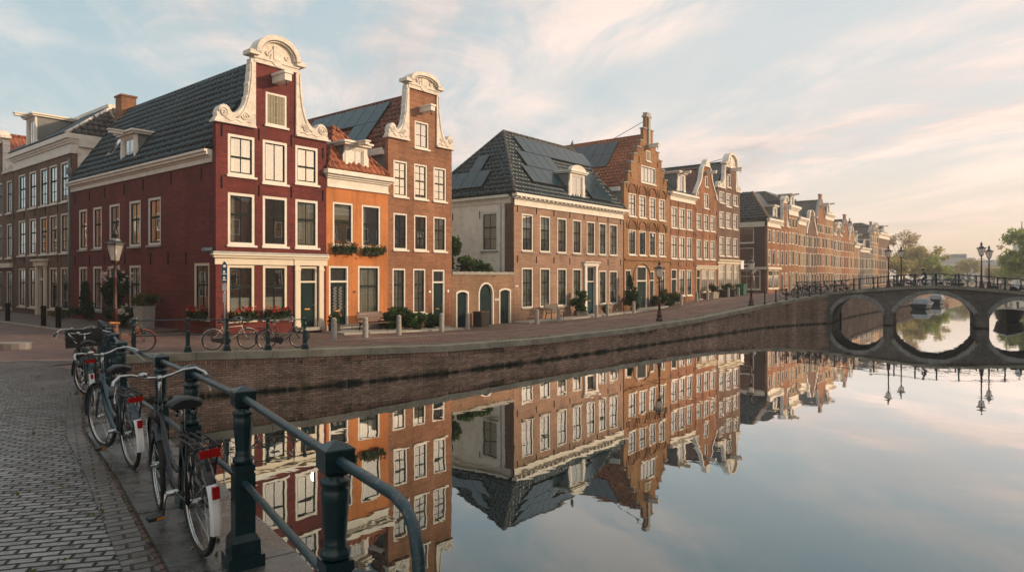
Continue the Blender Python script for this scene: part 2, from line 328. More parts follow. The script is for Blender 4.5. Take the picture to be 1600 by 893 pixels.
# ------------------------------------------------------------------ mesh builder
class MB:
    def __init__(s): s.v = []; s.f = []; s.m = []; s.sm = []
    def poly(s, pts, mi=0, sm=False):
        i = len(s.v); s.v += [Vector(p) for p in pts]; s.f.append(tuple(range(i, i + len(pts)))); s.m.append(mi); s.sm.append(sm)
    def box(s, x0, y0, z0, x1, y1, z1, mi=0):
        i = len(s.v)
        s.v += [Vector(p) for p in ((x0,y0,z0),(x1,y0,z0),(x1,y1,z0),(x0,y1,z0),(x0,y0,z1),(x1,y0,z1),(x1,y1,z1),(x0,y1,z1))]
        for q in ((0,3,2,1),(4,5,6,7),(0,1,5,4),(1,2,6,5),(2,3,7,6),(3,0,4,7)):
            s.f.append(tuple(i + k for k in q)); s.m.append(mi); s.sm.append(False)
    def hexa(s, p, mi=0):     # 4 bottom + 4 top points
        i = len(s.v); s.v += [Vector(q) for q in p]
        for q in ((0,3,2,1),(4,5,6,7),(0,1,5,4),(1,2,6,5),(2,3,7,6),(3,0,4,7)):
            s.f.append(tuple(i + k for k in q)); s.m.append(mi); s.sm.append(False)
    def obox(s, o, U, V, W, mi=0):   # box spanned from corner o by three vectors
        o, U, V, W = map(Vector, (o, U, V, W))
        s.hexa([o, o+U, o+U+V, o+V, o+W, o+U+W, o+U+V+W, o+V+W], mi)
    def tube(s, pts, r, n=8, mi=0, cap=True):
        pts = [Vector(p) for p in pts]; k = len(pts)
        rs = r if isinstance(r, (list, tuple)) else [r] * k
        base = len(s.v); up = None
        for j, p in enumerate(pts):
            t = (pts[min(j+1, k-1)] - pts[max(j-1, 0)]).normalized()
            if up is None:
                up = Vector((0, 0, 1)) if abs(t.z) < .9 else Vector((1, 0, 0))
            a = t.cross(up).normalized(); up = a.cross(t).normalized()
            for q in range(n):
                an = 2 * math.pi * q / n
                s.v.append(p + (a * math.cos(an) + up * math.sin(an)) * rs[j])
        for j in range(k - 1):
            for q in range(n):
                q2 = (q + 1) % n
                s.f.append((base+j*n+q, base+j*n+q2, base+(j+1)*n+q2, base+(j+1)*n+q)); s.m.append(mi); s.sm.append(n > 4)
        if cap:
            s.f.append(tuple(base + q for q in reversed(range(n)))); s.m.append(mi); s.sm.append(False)
            s.f.append(tuple(base + (k-1)*n + q for q in range(n))); s.m.append(mi); s.sm.append(False)
    def lathe(s, prof, c=(0, 0, 0), n=12, mi=0, flat=False, rot=0):
        base = len(s.v); c = Vector(c)
        for r, z in prof:
            for q in range(n):
                an = 2 * math.pi * q / n + rot; s.v.append(c + Vector((r*math.cos(an), r*math.sin(an), z)))
        for j in range(len(prof) - 1):
            for q in range(n):
                q2 = (q + 1) % n
                s.f.append((base+j*n+q, base+j*n+q2, base+(j+1)*n+q2, base+(j+1)*n+q)); s.m.append(mi); s.sm.append(not flat)
        s.f.append(tuple(base + q for q in reversed(range(n)))); s.m.append(mi); s.sm.append(False)
        s.f.append(tuple(base + (len(prof)-1)*n + q for q in range(n))); s.m.append(mi); s.sm.append(False)
    def slab(s, outline, holes, fn, d0, d1, mi=0, back=True, rim=True, reveal=None):
        """polygon with holes in (a,b), front at depth d0, back at d1; fn(a,b,depth)->xyz"""
        loops = [outline] + list(holes); vs = []; es = []
        for lp in loops:
            i = len(vs); vs += [Vector((p[0], p[1])) for p in lp]
            es += [(i+k, i+(k+1) % len(lp)) for k in range(len(lp))]
        ov, oe, of, *_ = geometry.delaunay_2d_cdt(vs, es, [], 0, 1e-5)
        def inside(p, poly):
            c = False; j = len(poly) - 1
            for i in range(len(poly)):
                a, b = poly[i], poly[j]
                if (a[1] > p.y) != (b[1] > p.y) and p.x < (b[0]-a[0]) * (p.y-a[1]) / (b[1]-a[1]) + a[0]: c = not c
                j = i
            return c
        for f in of:
            c = sum((ov[i] for i in f), Vector((0, 0))) / len(f)
            if not inside(c, outline) or any(inside(c, h) for h in holes): continue
            p = [ov[i] for i in f]
            ar = sum(p[i].x * p[(i+1) % len(p)].y - p[(i+1) % len(p)].x * p[i].y for i in range(len(p)))
            if ar < 0: p = p[::-1]
            s.poly([fn(q.x, q.y, d0) for q in p], mi)
            if back: s.poly([fn(q.x, q.y, d1) for q in reversed(p)], mi)
        if rim:
            for li, lp in enumerate(loops):
                if li and reveal is not None: dd = reveal
                else: dd = d1
                for k in range(len(lp)):
                    a, b = lp[k], lp[(k+1) % len(lp)]
                    q = [fn(a[0], a[1], d0), fn(a[0], a[1], dd), fn(b[0], b[1], dd), fn(b[0], b[1], d0)]
                    s.poly(q, mi)
    def leaf(s, p, size, rnd, mi=0):
        u = Vector((rnd.gauss(0,1), rnd.gauss(0,1), rnd.gauss(0,1))).normalized()
        w = u.cross(Vector((rnd.gauss(0,1), rnd.gauss(0,1), rnd.gauss(0,1)))).normalized()
        a = size * 1.35 * rnd.uniform(.6, 1.3); b = a * .6; p = Vector(p)
        s.poly([p - u*a*.5, p + w*b*.5, p + u*a*.5, p - w*b*.5], mi)
    def blob(s, c, r, n, size, rnd, mi=0, shell=.45, lumps=7):
        c = Vector(c); r = Vector(r) if not isinstance(r, (int, float)) else Vector((r, r, r))
        cs = []
        for _ in range(lumps):
            d = Vector((rnd.gauss(0,1), rnd.gauss(0,1), rnd.gauss(0,1))).normalized() * rnd.uniform(.35, .75)
            cs.append((d, rnd.uniform(.28, .55)))
        for _ in range(n):
            d, k = rnd.choice(cs)
            q = Vector((rnd.gauss(0,1), rnd.gauss(0,1), rnd.gauss(0,1))).normalized() * k * (rnd.random() ** shell)
            q = q + d
            s.leaf(c + Vector((q.x*r.x, q.y*r.y, q.z*r.z)), size, rnd, mi)
    def mesh(s, name, mats, off=None, uv=True):
        me = bpy.data.meshes.new(name)
        o = Vector(off) if off else Vector((0, 0, 0))
        me.from_pydata([tuple(v + o) for v in s.v], [], s.f)
        for m in (mats if isinstance(mats, (list, tuple)) else [mats]): me.materials.append(MT[m] if isinstance(m, str) else m)
        me.polygons.foreach_set('material_index', s.m); me.polygons.foreach_set('use_smooth', s.sm)
        if uv:
            ul = me.uv_layers.new(name='UVMap'); dat = [0.0] * (2 * len(me.loops))
            vv = s.v; li = 0
            for f in s.f:
                nx = ny = nz = 0
                for i in range(len(f)):
                    a, b = vv[f[i]], vv[f[(i+1) % len(f)]]
                    nx += (a.y-b.y)*(a.z+b.z); ny += (a.z-b.z)*(a.x+b.x); nz += (a.x-b.x)*(a.y+b.y)
                nn = Vector((nx, ny, nz))
                if nn.length > 0: nn.normalize()
                if abs(nn.z) > .95: U = Vector((1, 0, 0)); V = Vector((0, 1, 0))
                else: U = Vector((-nn.y, nn.x, 0)).normalized(); V = nn.cross(U)
                for i in f:
                    p = vv[i]; dat[li] = p.dot(U); dat[li+1] = p.dot(V); li += 2
            ul.data.foreach_set('uv', dat)
        me.update(); return me
    def build(s, name, mats, parent=None, off=None, loc=None, rot=None, uv=True):
        return put(name, s.mesh(name, mats, off, uv), parent, loc, rot)
def put(name, me, parent=None, loc=None, rot=None):
    o = bpy.data.objects.new(name, me); COL.objects.link(o)
    if parent: o.parent = parent
    if loc is not None: o.location = loc
    if rot is not None: o.rotation_euler = (0, 0, rot) if isinstance(rot, (int, float)) else rot
    return o
def tag(o, label=None, cat=None, group=None, kind=None):
    if label: o['label'] = label
    if cat: o['category'] = cat
    if group: o['group'] = group
    if kind: o['kind'] = kind
    return o
def thing(name, label, cat, loc=(0, 0, 0), rot=0, group=None):
    o = bpy.data.objects.new(name, None); COL.objects.link(o); o.location = loc; o.rotation_euler = (0, 0, rot); o.empty_display_size = .3
    return tag(o, label, cat, group)
def copy_tree(o, parent=None):
    c = o.copy(); COL.objects.link(c)
    if parent: c.parent = parent
    for ch in list(o.children): copy_tree(ch, c)
    return c
def clone(root, loc, rot, label, group=None):
    c = copy_tree(root); c.location = loc; c.rotation_euler = rot if isinstance(rot, tuple) else (0, 0, rot); c['label'] = label
    if group: c['group'] = group
    return c
FR = lambda a, b, d: (a, d, b)            # front wall
def rect(a0, a1, b0, b1): return [(a0, b0), (a1, b0), (a1, b1), (a0, b1)]
def arch_rect(a0, a1, b0, b1, rise, n=8):
    c = (a0 + a1) / 2; hw = (a1 - a0) / 2; R_ = (hw*hw + rise*rise) / (2*rise); zc = b1 - R_
    th = math.asin(min(1, hw / R_))
    if rise > hw: th = math.pi - th
    pts = [(a0, b0), (a1, b0)]
    for i in range(n + 1):
        an = th - 2 * th * i / n; pts.append((c + R_ * math.sin(an), zc + R_ * math.cos(an)))
    return pts

# ------------------------------------------------------------------ windows and doors (local: x right, y inward, z up, origin bottom centre)
CACHE = {}
def win_meshes(w, h, cols, rows, rail, fr, sash, curtain, frame='white', sill=True, deep=True, shut=False):
    key = (round(w, 2), round(h, 2), cols, rows, rail, fr, sash, curtain, frame, sill, deep, shut)
    if key in CACHE: return CACHE[key]
    m = MB(); x0, x1 = -w/2, w/2
    m.box(x0, .02, 0, x0+fr, .16, h, 0); m.box(x1-fr, .02, 0, x1, .16, h, 0)
    m.box(x0+fr, .02, h-fr, x1-fr, .16, h, 0); m.box(x0+fr, .02, 0, x1-fr, .16, fr*.9, 0)
    ix0, ix1, iz0, iz1 = x0+fr, x1-fr, fr*.9, h-fr
    b = .045; zr = iz0 + (iz1 - iz0) * rail if rail else None
    m.box(ix0, .06, iz0, ix0+b, .12, iz1, 1); m.box(ix1-b, .06, iz0, ix1, .12, iz1, 1)
    m.box(ix0+b, .06, iz0, ix1-b, .12, iz0+b*1.2, 1); m.box(ix0+b, .06, iz1-b, ix1-b, .12, iz1, 1)
    if zr: m.box(ix0+b, .05, zr-.04, ix1-b, .115, zr+.04, 1)
    for c in range(1, cols):
        x = ix0 + (ix1-ix0) * c / cols; m.box(x-.015, .07, iz0+b, x+.015, .105, iz1-b, 1)
    for rz in rows:
        z = iz0 + (iz1-iz0) * rz; m.box(ix0+b, .072, z-.014, ix1-b, .103, z+.014, 1)
    if deep:
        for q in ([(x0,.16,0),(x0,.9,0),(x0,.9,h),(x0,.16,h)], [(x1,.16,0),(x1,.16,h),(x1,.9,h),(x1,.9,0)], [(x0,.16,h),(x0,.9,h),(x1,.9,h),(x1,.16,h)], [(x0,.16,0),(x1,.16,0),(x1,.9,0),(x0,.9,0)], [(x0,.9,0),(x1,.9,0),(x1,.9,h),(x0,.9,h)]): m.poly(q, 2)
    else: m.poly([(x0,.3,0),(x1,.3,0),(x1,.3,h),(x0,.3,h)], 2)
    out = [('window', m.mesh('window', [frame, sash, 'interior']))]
    if shut:
        s = MB()
        for k in range(6):
            xa = ix0 + (ix1-ix0)*k/6; xb = ix0 + (ix1-ix0)*(k+1)/6
            s.box(xa+.012, .03, iz0+.01, xb-.006 - (.02 if k == 2 else 0), .06, iz1-.01)
        s.box(ix0+.02, .018, iz0+.25, ix1-.02, .03, iz0+.31); s.box(ix0+.02, .018, iz1-.31, ix1-.02, .03, iz1-.25)
        out.append(('shutter', s.mesh('shutter', 'shutter')))
    else:
        p = MB(); p.poly([(ix0, .09, iz0), (ix1, .09, iz0), (ix1, .09, iz1), (ix0, .09, iz1)])
        out.append(('pane', p.mesh('pane', 'glass')))
    if curtain:
        c = MB(); mat = 'curtain'
        def pleat(a, bb, za, zb, nn=26, y=.24):
            pr = None
            for k in range(nn + 1):
                x = a + (bb-a)*k/nn; yy = y + .03*math.sin(k*1.9) + .012*math.sin(k*4.3)
                if pr: c.poly([(pr[0], pr[1], za), (x, yy, za), (x, yy, zb), (pr[0], pr[1], zb)], 0, True)
                pr = (x, yy)
        if curtain == 'full': pleat(ix0, ix1, iz0, iz1)
        elif curtain == 'sides':
            pleat(ix0, ix0+(ix1-ix0)*.28, iz0, iz1, 10); pleat(ix1-(ix1-ix0)*.28, ix1, iz0, iz1, 10)
        elif curtain == 'left': pleat(ix0, ix0+(ix1-ix0)*.3, iz0, iz1, 10)
        elif curtain == 'half': c.box(ix0, .13, iz0, ix1, .15, iz0+(iz1-iz0)*.40); mat = 'frosted'
        elif curtain == 'blind': c.box(ix0, .15, iz0+(iz1-iz0)*.62, ix1, .17, iz1); mat = 'blind'
        elif curtain == 'upper': pleat(ix0, ix1, iz0+(iz1-iz0)*.35, iz1)
        out.append(('curtain', c.mesh('curtain', mat)))
    if sill:
        s = MB(); s.box(x0-.07, -.09, -.09, x1+.07, .05, -.002); out.append(('sill', s.mesh('sill', 'stone' if sill == 'stone' else frame)))
    CACHE[key] = out; return out
class House:
    def __init__(s, name, label, origin, rot, base, W, Dp, group=None):
        s.e = thing(name, label, 'house', (origin.x, origin.y, base), rot, group); s.b = base; s.W = W; s.D = Dp
        s.holes = {'F': [], 'L': [], 'R': []}
    def part(s, name, m, mat, **k): return m.build(name, mat, s.e, off=(0, 0, -s.b), **k)
    def win(s, a0, a1, z0, z1, face='F', cols=2, rows=(), rail=.55, fr=.11, sash='sash_dark', curtain=None, frame='white', sill=True, deep=True, shut=False, hole=None):
        w, h = a1-a0, z1-z0
        s.holes[face].append(hole or (rect(a0, a1, z0, z1) if face != 'L' else rect(-a1, -a0, z0, z1)))
        loc = {'F': ((a0+a1)/2, 0, z0-s.b), 'L': (0, (a0+a1)/2, z0-s.b), 'R': (s.W, (a0+a1)/2, z0-s.b)}[face]
        rot = {'F': 0, 'L': -math.pi/2, 'R': math.pi/2}[face]
        par = None
        for nm, me in win_meshes(w, h, cols, tuple(rows), rail, fr, sash, curtain, frame, sill, deep, shut):
            if par is None: par = put(nm, me, s.e, loc, rot)
            else: put(nm, me, par)
        return par
    def door(s, a0, a1, z0, z1, ztr, mat='door_green', frame='white', fr=.1, lattice=False, glazed=False):
        s.holes['F'].append(rect(a0, a1, z0, z1)); w, h = a1-a0, z1-z0; lt = ztr - z0
        f = MB(); x0, x1 = -w/2, w/2
        f.box(x0, .02, 0, x0+fr, .2, h); f.box(x1-fr, .02, 0, x1, .2, h); f.box(x0+fr, .02, h-fr, x1-fr, .2, h); f.box(x0+fr, .02, lt, x1-fr, .2, lt+fr*.9)
        f.poly([(x0+fr, .5, lt), (x1-fr, .5, lt), (x1-fr, .5, h), (x0+fr, .5, h)], 1)
        d = MB(); a, b = x0+fr, x1-fr
        d.box(a, .13, .0, b, .18, lt)
        for (u0, u1, v0, v1) in ((.12, .88, .06, .36), (.12, .88, .42, .93)):
            d.box(a+(b-a)*u0, .112, lt*v0, a+(b-a)*u1, .13, lt*v1); d.box(a+(b-a)*(u0+.08), .10, lt*(v0+.03), a+(b-a)*(u1-.08), .112, lt*(v1-.03))
        if lattice:
            for q in (0, 1):
                xa = a+(b-a)*(.18+.34*q); d.box(xa, .09, lt*.42, xa+(b-a)*.26, .10, lt*.92, 1)
                for k in range(14):
                    z = lt*(.43+.035*k); d.box(xa+.02+(k % 2)*.06, .08, z, xa+(b-a)*.26-.02-((k+1) % 2)*.06, .09, z+.03, 2)
        dr = d.build('door', [mat, 'interior', 'tarp'], s.e, loc=((a0+a1)/2, 0, z0-s.b))
        put('door_frame', f.mesh('door_frame', [frame, 'interior']), dr)
        p = MB(); p.poly([(a, .15, lt+fr*.9), (b, .15, lt+fr*.9), (b, .15, h-fr), (a, .15, h-fr)]); p.build('fanlight', 'fanglass', dr)
        g = MB(); g.box((a+b)/2-.14, .085, lt*.39, (a+b)/2+.14, .10, lt*.42); g.build('letter_slot', 'gold', dr)
        k = MB(); k.lathe([(.01, 0), (.03, .01), (.03, .04), (.008, .06)], (b-.08, .09, lt*.48), 8); k.build('handle', 'gold', dr)
        st = MB(); st.box(x0-.1, -.35, -.14, x1+.1, .13, -.002); st.build('doorstep', 'stone', dr)
        return dr
    def wall_front(s, outline, mat, thick=.28, name='wall'):
        m = MB(); m.slab(outline, s.holes['F'], FR, 0, thick, reveal=.17); return s.part(name, m, mat)
    def wall_left(s, outline, mat, thick=.28, name='side_wall'):      # outline in (-y, z)
        m = MB(); m.slab(outline, s.holes['L'], lambda a, b, d: (d, -a, b), 0, thick, reveal=.17); return s.part(name, m, mat)
    def plain_walls(s, zl, zr, zb, mat, left=True):
        m = MB()
        if left: m.box(.0, .285, s.b-.6, .25, s.D, zl)
        m.box(s.W-.25, .285, s.b-.6, s.W, s.D, zr); m.box(.26, s.D-.25, s.b-.6, s.W-.26, s.D, zb)
        return s.part('side_wall', m, mat)
    def anchors(s, pts, h=.5, face='F'):
        for x, z in pts:
            m = MB()
            if face == 'F': m.box(x-.025, -.035, z, x+.025, -.003, z+h)
            else: m.box(-.035, x-.025, z, -.003, x+.025, z+h)
            s.part('wall_anchor', m, 'iron')
    def gable_roof(s, ze, zr, mat, y0=.28, xl=0, xr=None, ov=.12, th=.12, xm=None, ridge='tile_dark', y1=None):
        xr = s.W if xr is None else xr; xm = (xl+xr)/2 if xm is None else xm; y1 = y1 or s.D
        m = MB()
        zl = ze if isinstance(ze, (int, float)) else ze[0]; z_r = ze if isinstance(ze, (int, float)) else ze[1]
        m.hexa([(xl-ov, y0, zl-.12), (xl-ov, y1, zl-.12), (xm, y1, zr-th), (xm, y0, zr-th), (xl-ov, y0, zl+.02), (xl-ov, y1, zl+.02), (xm, y1, zr), (xm, y0, zr)])
        m.hexa([(xm, y0, zr-th), (xm, y1, zr-th), (xr+ov, y1, z_r-.12), (xr+ov, y0, z_r-.12), (xm, y0, zr), (xm, y1, zr), (xr+ov, y1, z_r+.02), (xr+ov, y0, z_r+.02)])
        m.poly([(xl, y1-.02, zl), (xr, y1-.02, z_r), (xm, y1-.02, zr-.05)])
        r = s.part('roof', m, mat)
        c = MB(); k = int((y1-y0)/.36)
        for i in range(k):
            y = y0 + (y1-y0)*i/k; c.tube([(xm, y, zr+.0), (xm, y+(y1-y0)/k*1.08, zr+.03)], [.13, .10], 8)
        o = s.part('ridge_cap', c, mat); o.parent = r; o.location = (0, 0, 0)
        return r
    def tiles(s, O, U, V, ua, ub, mat, p=.33, c=.42, L=None):
        O, U, V = Vector(O), Vector(U).normalized(), Vector(V); L = L or V.length; V = V.normalized(); Nn = U.cross(V)
        if Nn.z < 0: Nn = -Nn
        prof = [(0, .0), (.14, .034), (.3, .05), (.46, .034), (.6, .0), (.8, -.022)]
        m = MB(); j = 0
        while j*c < L-.05:
            v0, v1 = j*c, min(L, j*c+c+.03); vm = min(L, (v0+v1)/2)/L
            a, b = ua(vm), ub(vm); k0, k1 = math.ceil(a/p*6), math.floor(b/p*6); i0 = len(m.v); n = 0; rr = random.Random(j*7+1)
            for k in range(k0, k1+1):
                u = k*p/6; h = prof[k % 6][1] + .005*math.sin(u*9.1+j*2.7) + .018*math.sin(u*.8+1)*math.sin(j*.45)
                if k % 6 == 0: dz = rr.uniform(-.006, .006)
                else: dz = 0
                for vv_, hh in ((v0, h*1.3+.014), (v0-.010+dz, h*1.3+.026), (v1, h*1.3+.018)): m.v.append(O + U*u + V*vv_ + Nn*hh)
                if n:
                    q = i0+(n-1)*3; r_ = i0+n*3
                    m.f += [(q, r_, r_+1, q+1), (q+1, r_+1, r_+2, q+2)]; m.m += [0, 0]; m.sm += [True, True]
                n += 1
            j += 1
        return s.part('roof_tiles', m, mat)
    def cornice(s, x0, x1, z0, z1, out=.35, mat='white', name='cornice', brackets=False, back=.0):
        m = MB(); h = z1-z0
        for za, zb, o in ((0, .08, .10), (.08, .52, .05), (.52, .62, .14), (.62, .74, out*.62), (.74, .93, out), (.93, 1, out*.9)):
            m.box(x0-o*.6, -o, z0+h*za, x1+o*.6, back-.002, z0+h*zb)
        if brackets:
            for k in range(int((x1-x0)/.5)):
                x = x0+.2+k*.5; m.box(x, -out*.9, z0+h*.62, x+.12, -.14, z0+h*.74)
        return s.part(name, m, mat)
    def hoist(s, x, z, ln=1.0, w=.3, h=.32):
        m = MB(); m.box(x-w/2, -ln, z, x+w/2, -.002, z+h*.72); m.box(x-w/2-.05, -ln-.05, z+h*.72, x+w/2+.05, -.003, z+h)
        o = s.part('hoist_beam', m, 'white')
        k = MB(); k.tube([(x, -ln*.85, z), (x, -ln*.85, z-.14)], .015, 6); k.lathe([(.01, -.22), (.04, -.18), (.02, -.13)], (x, -ln*.85, z), 8)
        q = s.part('hook', k, 'iron'); q.parent = o; q.location = (0, 0, 0)
    def dormer(s, loc, rot, w, h, depth, roofmat='zinc', hoist=False, arch=False, sash='white', cheek='grey_plaster'):
        """loc relative, z above water"""
        e = MB(); fr = .22
        e.slab([(-w/2, 0), (w/2, 0), (w/2, h), (-w/2, h)], [rect(-w/2+fr, w/2-fr, .12, h-.12)], FR, 0, .12)
        for sg in (-1, 1):
            e.slab([(sg*w/2, -.02), (sg*w/2+sg*.22, -.02), (sg*w/2+sg*.24, .25), (sg*w/2+sg*.10, .5), (sg*w/2+sg*.12, h*.6), (sg*w/2, h*.8)][::sg], [], FR, .03, .1)
        d = e.build('dormer', 'white', s.e, loc=(loc[0], loc[1], loc[2]-s.b), rot=rot)
        c = MB(); c.box(-w/2+.02, .122, -.3, -w/2+.08, depth, h-.01); c.box(w/2-.08, .122, -.3, w/2-.02, depth, h-.01); c.build('cheek', cheek, d)
        r = MB(); r.box(-w/2-.14, -.16, h, w/2+.14, depth+.1, h+.1); r.box(-w/2-.22, -.24, h+.1, w/2+.22, depth+.1, h+.2); r.build('dormer_cornice', 'white', d)
        if arch:
            a = MB(); a.slab([(-w/2, 0)] + [(-(w/2)*math.cos(math.pi*k/10), .42*math.sin(math.pi*k/10)) for k in range(11)][1:-1] + [(w/2, 0)][::1], [], lambda p, q, dd: (p, dd, q+h+.2), -.12, .2); a.build('dormer_pediment', 'trim', d)
        par = None
        for nm, me in win_meshes(w-2*fr, h-.24, 2, (.5,), None, .05, sash, None, 'white', False, False):
            if par is None: par = put(nm, me, d, (0, .01, .12))
            else: put(nm, me, d, (0, .01, .12))
        if hoist:
            b = MB(); b.box(-.12, -.85, h+.0, .12, -.25, h+.14); b.box(-.17, -.9, h+.14, .17, -.25, h+.205); b.build('hoist_beam', 'white', d)
        return d
    def skylight(s, o, U, V, Nn):
        m = MB(); o, U, V, Nn = map(Vector, (o, U, V, Nn)); m.obox(o+Nn*.02, U, V, Nn*.08, 0); m.obox(o+U*.1+V*.07+Nn*.1, U*.8, V*.86, Nn*.015, 1)
        return s.part('skylight', m, ['zinc', 'glass'])
    def solar(s, o, U, V, cells):
        """o corner on roof plane, U,V unit vectors along and up the slope; cells = (i,j) grid, each 1.0 x 1.6"""
        o, U, V = Vector(o), Vector(U).normalized(), Vector(V).normalized(); Nn = U.cross(V).normalized()
        if Nn.z < 0: Nn = -Nn
        for (i, j) in cells:
            m = MB(); p = o + U*(i*1.02) + V*(j*1.62) + Nn*.17
            m.obox(p, U*1.0, V*1.6, Nn*.035, 1); m.obox(p+U*.02+V*.02+Nn*.036, U*.96, V*1.56, Nn*.004, 0)
            s.part('solar_panel', m, ['solar', 'solar_rim'])
    def chimney(s, x, y, z0, z1, w=.7, d=.7, mat='brown_brick', pots=2, parent=None):
        m = MB(); m.box(x-w/2, y-d/2, z0, x+w/2, y+d/2, z1-.1); m.box(x-w/2-.06, y-d/2-.06, z1-.1, x+w/2+.06, y+d/2+.06, z1)
        o = s.part('chimney', m, mat)
        for k in range(pots):
            p = MB(); p.lathe([(.12, z1), (.1, z1+.45), (.13, z1+.46), (.13, z1+.55)], (x-w/4+w/2*k if pots > 1 else x, y, 0), 8)
            q = s.part('chimney_pot', p, 'tile_grey'); q.parent = o; q.location = (0, 0, 0)
    def relief(s, polys, d0, d1, mat, name): 
        m = MB()
        for p in polys: m.slab(p, [], FR, d0, d1)
        return s.part(name, m, mat)

CLAW = [(1.75, 0), (1.74, .1), (1.68, .14), (1.70, .3), (1.66, .45), (1.56, .6), (1.42, .69), (1.28, .68), (1.17, .6), (1.12, .5), (1.03, .41), (.88, .44), (.75, .55), (.64, .67), (.53, .84), (.45, 1.06), (.46, 1.2), (.38, 1.28), (.36, 1.5), (.34, 1.68), (.37, 1.8), (.31, 1.9), (.30, 2.2), (.26, 2.35), (.27, 2.55), (.24, 2.65), (.22, 2.9)]
def neck_gable(H, x0, x1, zl, n0, n1, zn, ztop, mat, base, curl=True, wmat='trim', scale_w=None, pedw=.38):
    """neck gable: wall outline, two claw pieces, pediment"""
    out = [(x0, base-.6), (x1, base-.6), (x1, zl), (n1, zl), (n1, zn), (n0, zn), (n0, zl), (x0, zl)]
    H.wall_front(out, mat)
    for sg, nx, ed in ((-1, n0, x0), (1, n1, x1)):
        sw = (abs(nx - ed) + .06) / 1.75; sh = (zn - zl) / 2.9
        pl = [(nx + sg*.002, zl)] + [(nx + sg*dx*sw, zl + dz*sh) for dx, dz in CLAW] + [(nx + sg*.002, zn)]
        if sg < 0: pl = pl[::-1]
        m = MB(); m.slab(pl, [], FR, -.09, .26)
        m.box(min(nx, nx+sg*1.82*sw), -.16, zl-.09, max(nx, nx+sg*1.82*sw), .3, zl-.002)
        cx, cz, r0 = nx + sg*1.40*sw, zl + .36*sh, .23*min(sw, sh)   # scroll relief
        sp = [(cx + sg*math.cos(a*.5)*r0*(1-a/26)*1.0, -.10, cz + math.sin(a*.5)*r0*(1-a/26)) for a in range(24)]
        m.tube(sp, .045*min(sw, sh), 6)
        cx, cz, r0 = nx + sg*.5*sw, zl + .34*sh, .2*min(sw, sh)
        sp = [(cx - sg*math.cos(a*.5)*r0*(1-a/26), -.10, cz + math.sin(a*.5)*r0*(1-a/26)) for a in range(24)]
        m.tube(sp, .04*min(sw, sh), 6)
        m.tube([(nx + sg*(.2+.75*(k/8)**2)*sw*.9, -.10, zl + (2.5*(1-k/8)**1.5 + .22)*sh) for k in range(9)], .035, 6)
        m.tube([(nx + sg*(.25+.1*k)*sw, -.10, zl + (.1+.045*math.sin(k*1.3))*sh) for k in range(12)], .03, 6)
        H.part('gable_claw', m, wmat)
    c = (n0+n1)/2; hw = (n1-n0)/2 + pedw
    m = MB(); n = 16; az = zn + .30; ah = ztop - az; aw = hw*.74
    ring = [(c + aw*math.cos(math.pi*k/n), az + ah*math.sin(math.pi*k/n)) for k in range(n+1)]
    m.slab([(n0-.08, zn-.12), (n1+.08, zn-.12), (n1+.08, az)] + ring + [(n0-.08, az)], [], FR, -.12, .3)
    m.box(c-hw, -.3, az-.14, c-aw+.1, .32, az+.04); m.box(c+aw-.1, -.3, az-.14, c+hw, .32, az+.04)
    m.box(n0-.12, -.17, az-.24, n1+.12, -.121, az-.16)
    arch_o = [(c + (aw+.07)*math.cos(math.pi*k/n), az + (ah+.07)*math.sin(math.pi*k/n)) for k in range(n+1)]
    arch_i = [(c + (aw-.14)*math.cos(math.pi*k/n), az + (ah-.14)*math.sin(math.pi*k/n)) for k in range(n+1)]
    m.slab(arch_o + arch_i[::-1], [], FR, -.34, .33)
    for k in range(n*2):
        a = math.pi*(k+.5)/(n*2); m.box(c+(aw-.2)*math.cos(a)-.025, -.26, az+(ah-.2)*math.sin(a)-.025, c+(aw-.2)*math.cos(a)+.025, -.12, az+(ah-.2)*math.sin(a)+.025)
    # cartouche
    s = (n1-n0)/2
    m.slab([(c-.2*s, az-.15), (c+.2*s, az-.15), (c+.2*s, az+ah*.55), (c-.2*s, az+ah*.55)], [], FR, -.19, -.12)
    m.slab([(c+(.34+.05*math.sin(k*2.4))*s*math.sin(2*math.pi*k/20), az+.12+(.42+.05*math.cos(k*3))*s*math.cos(2*math.pi*k/20)-.1) for k in range(20)][::-1], [], FR, -.16, -.12)
    for sg in (-1, 1):
        m.tube([(c+sg*(.35*s+.22*s*k/8), -.14, az+.15-.25*math.sin(k/8*3)*s*.6) for k in range(9)], .05*s, 6)
    H.part('pediment', m, wmat)

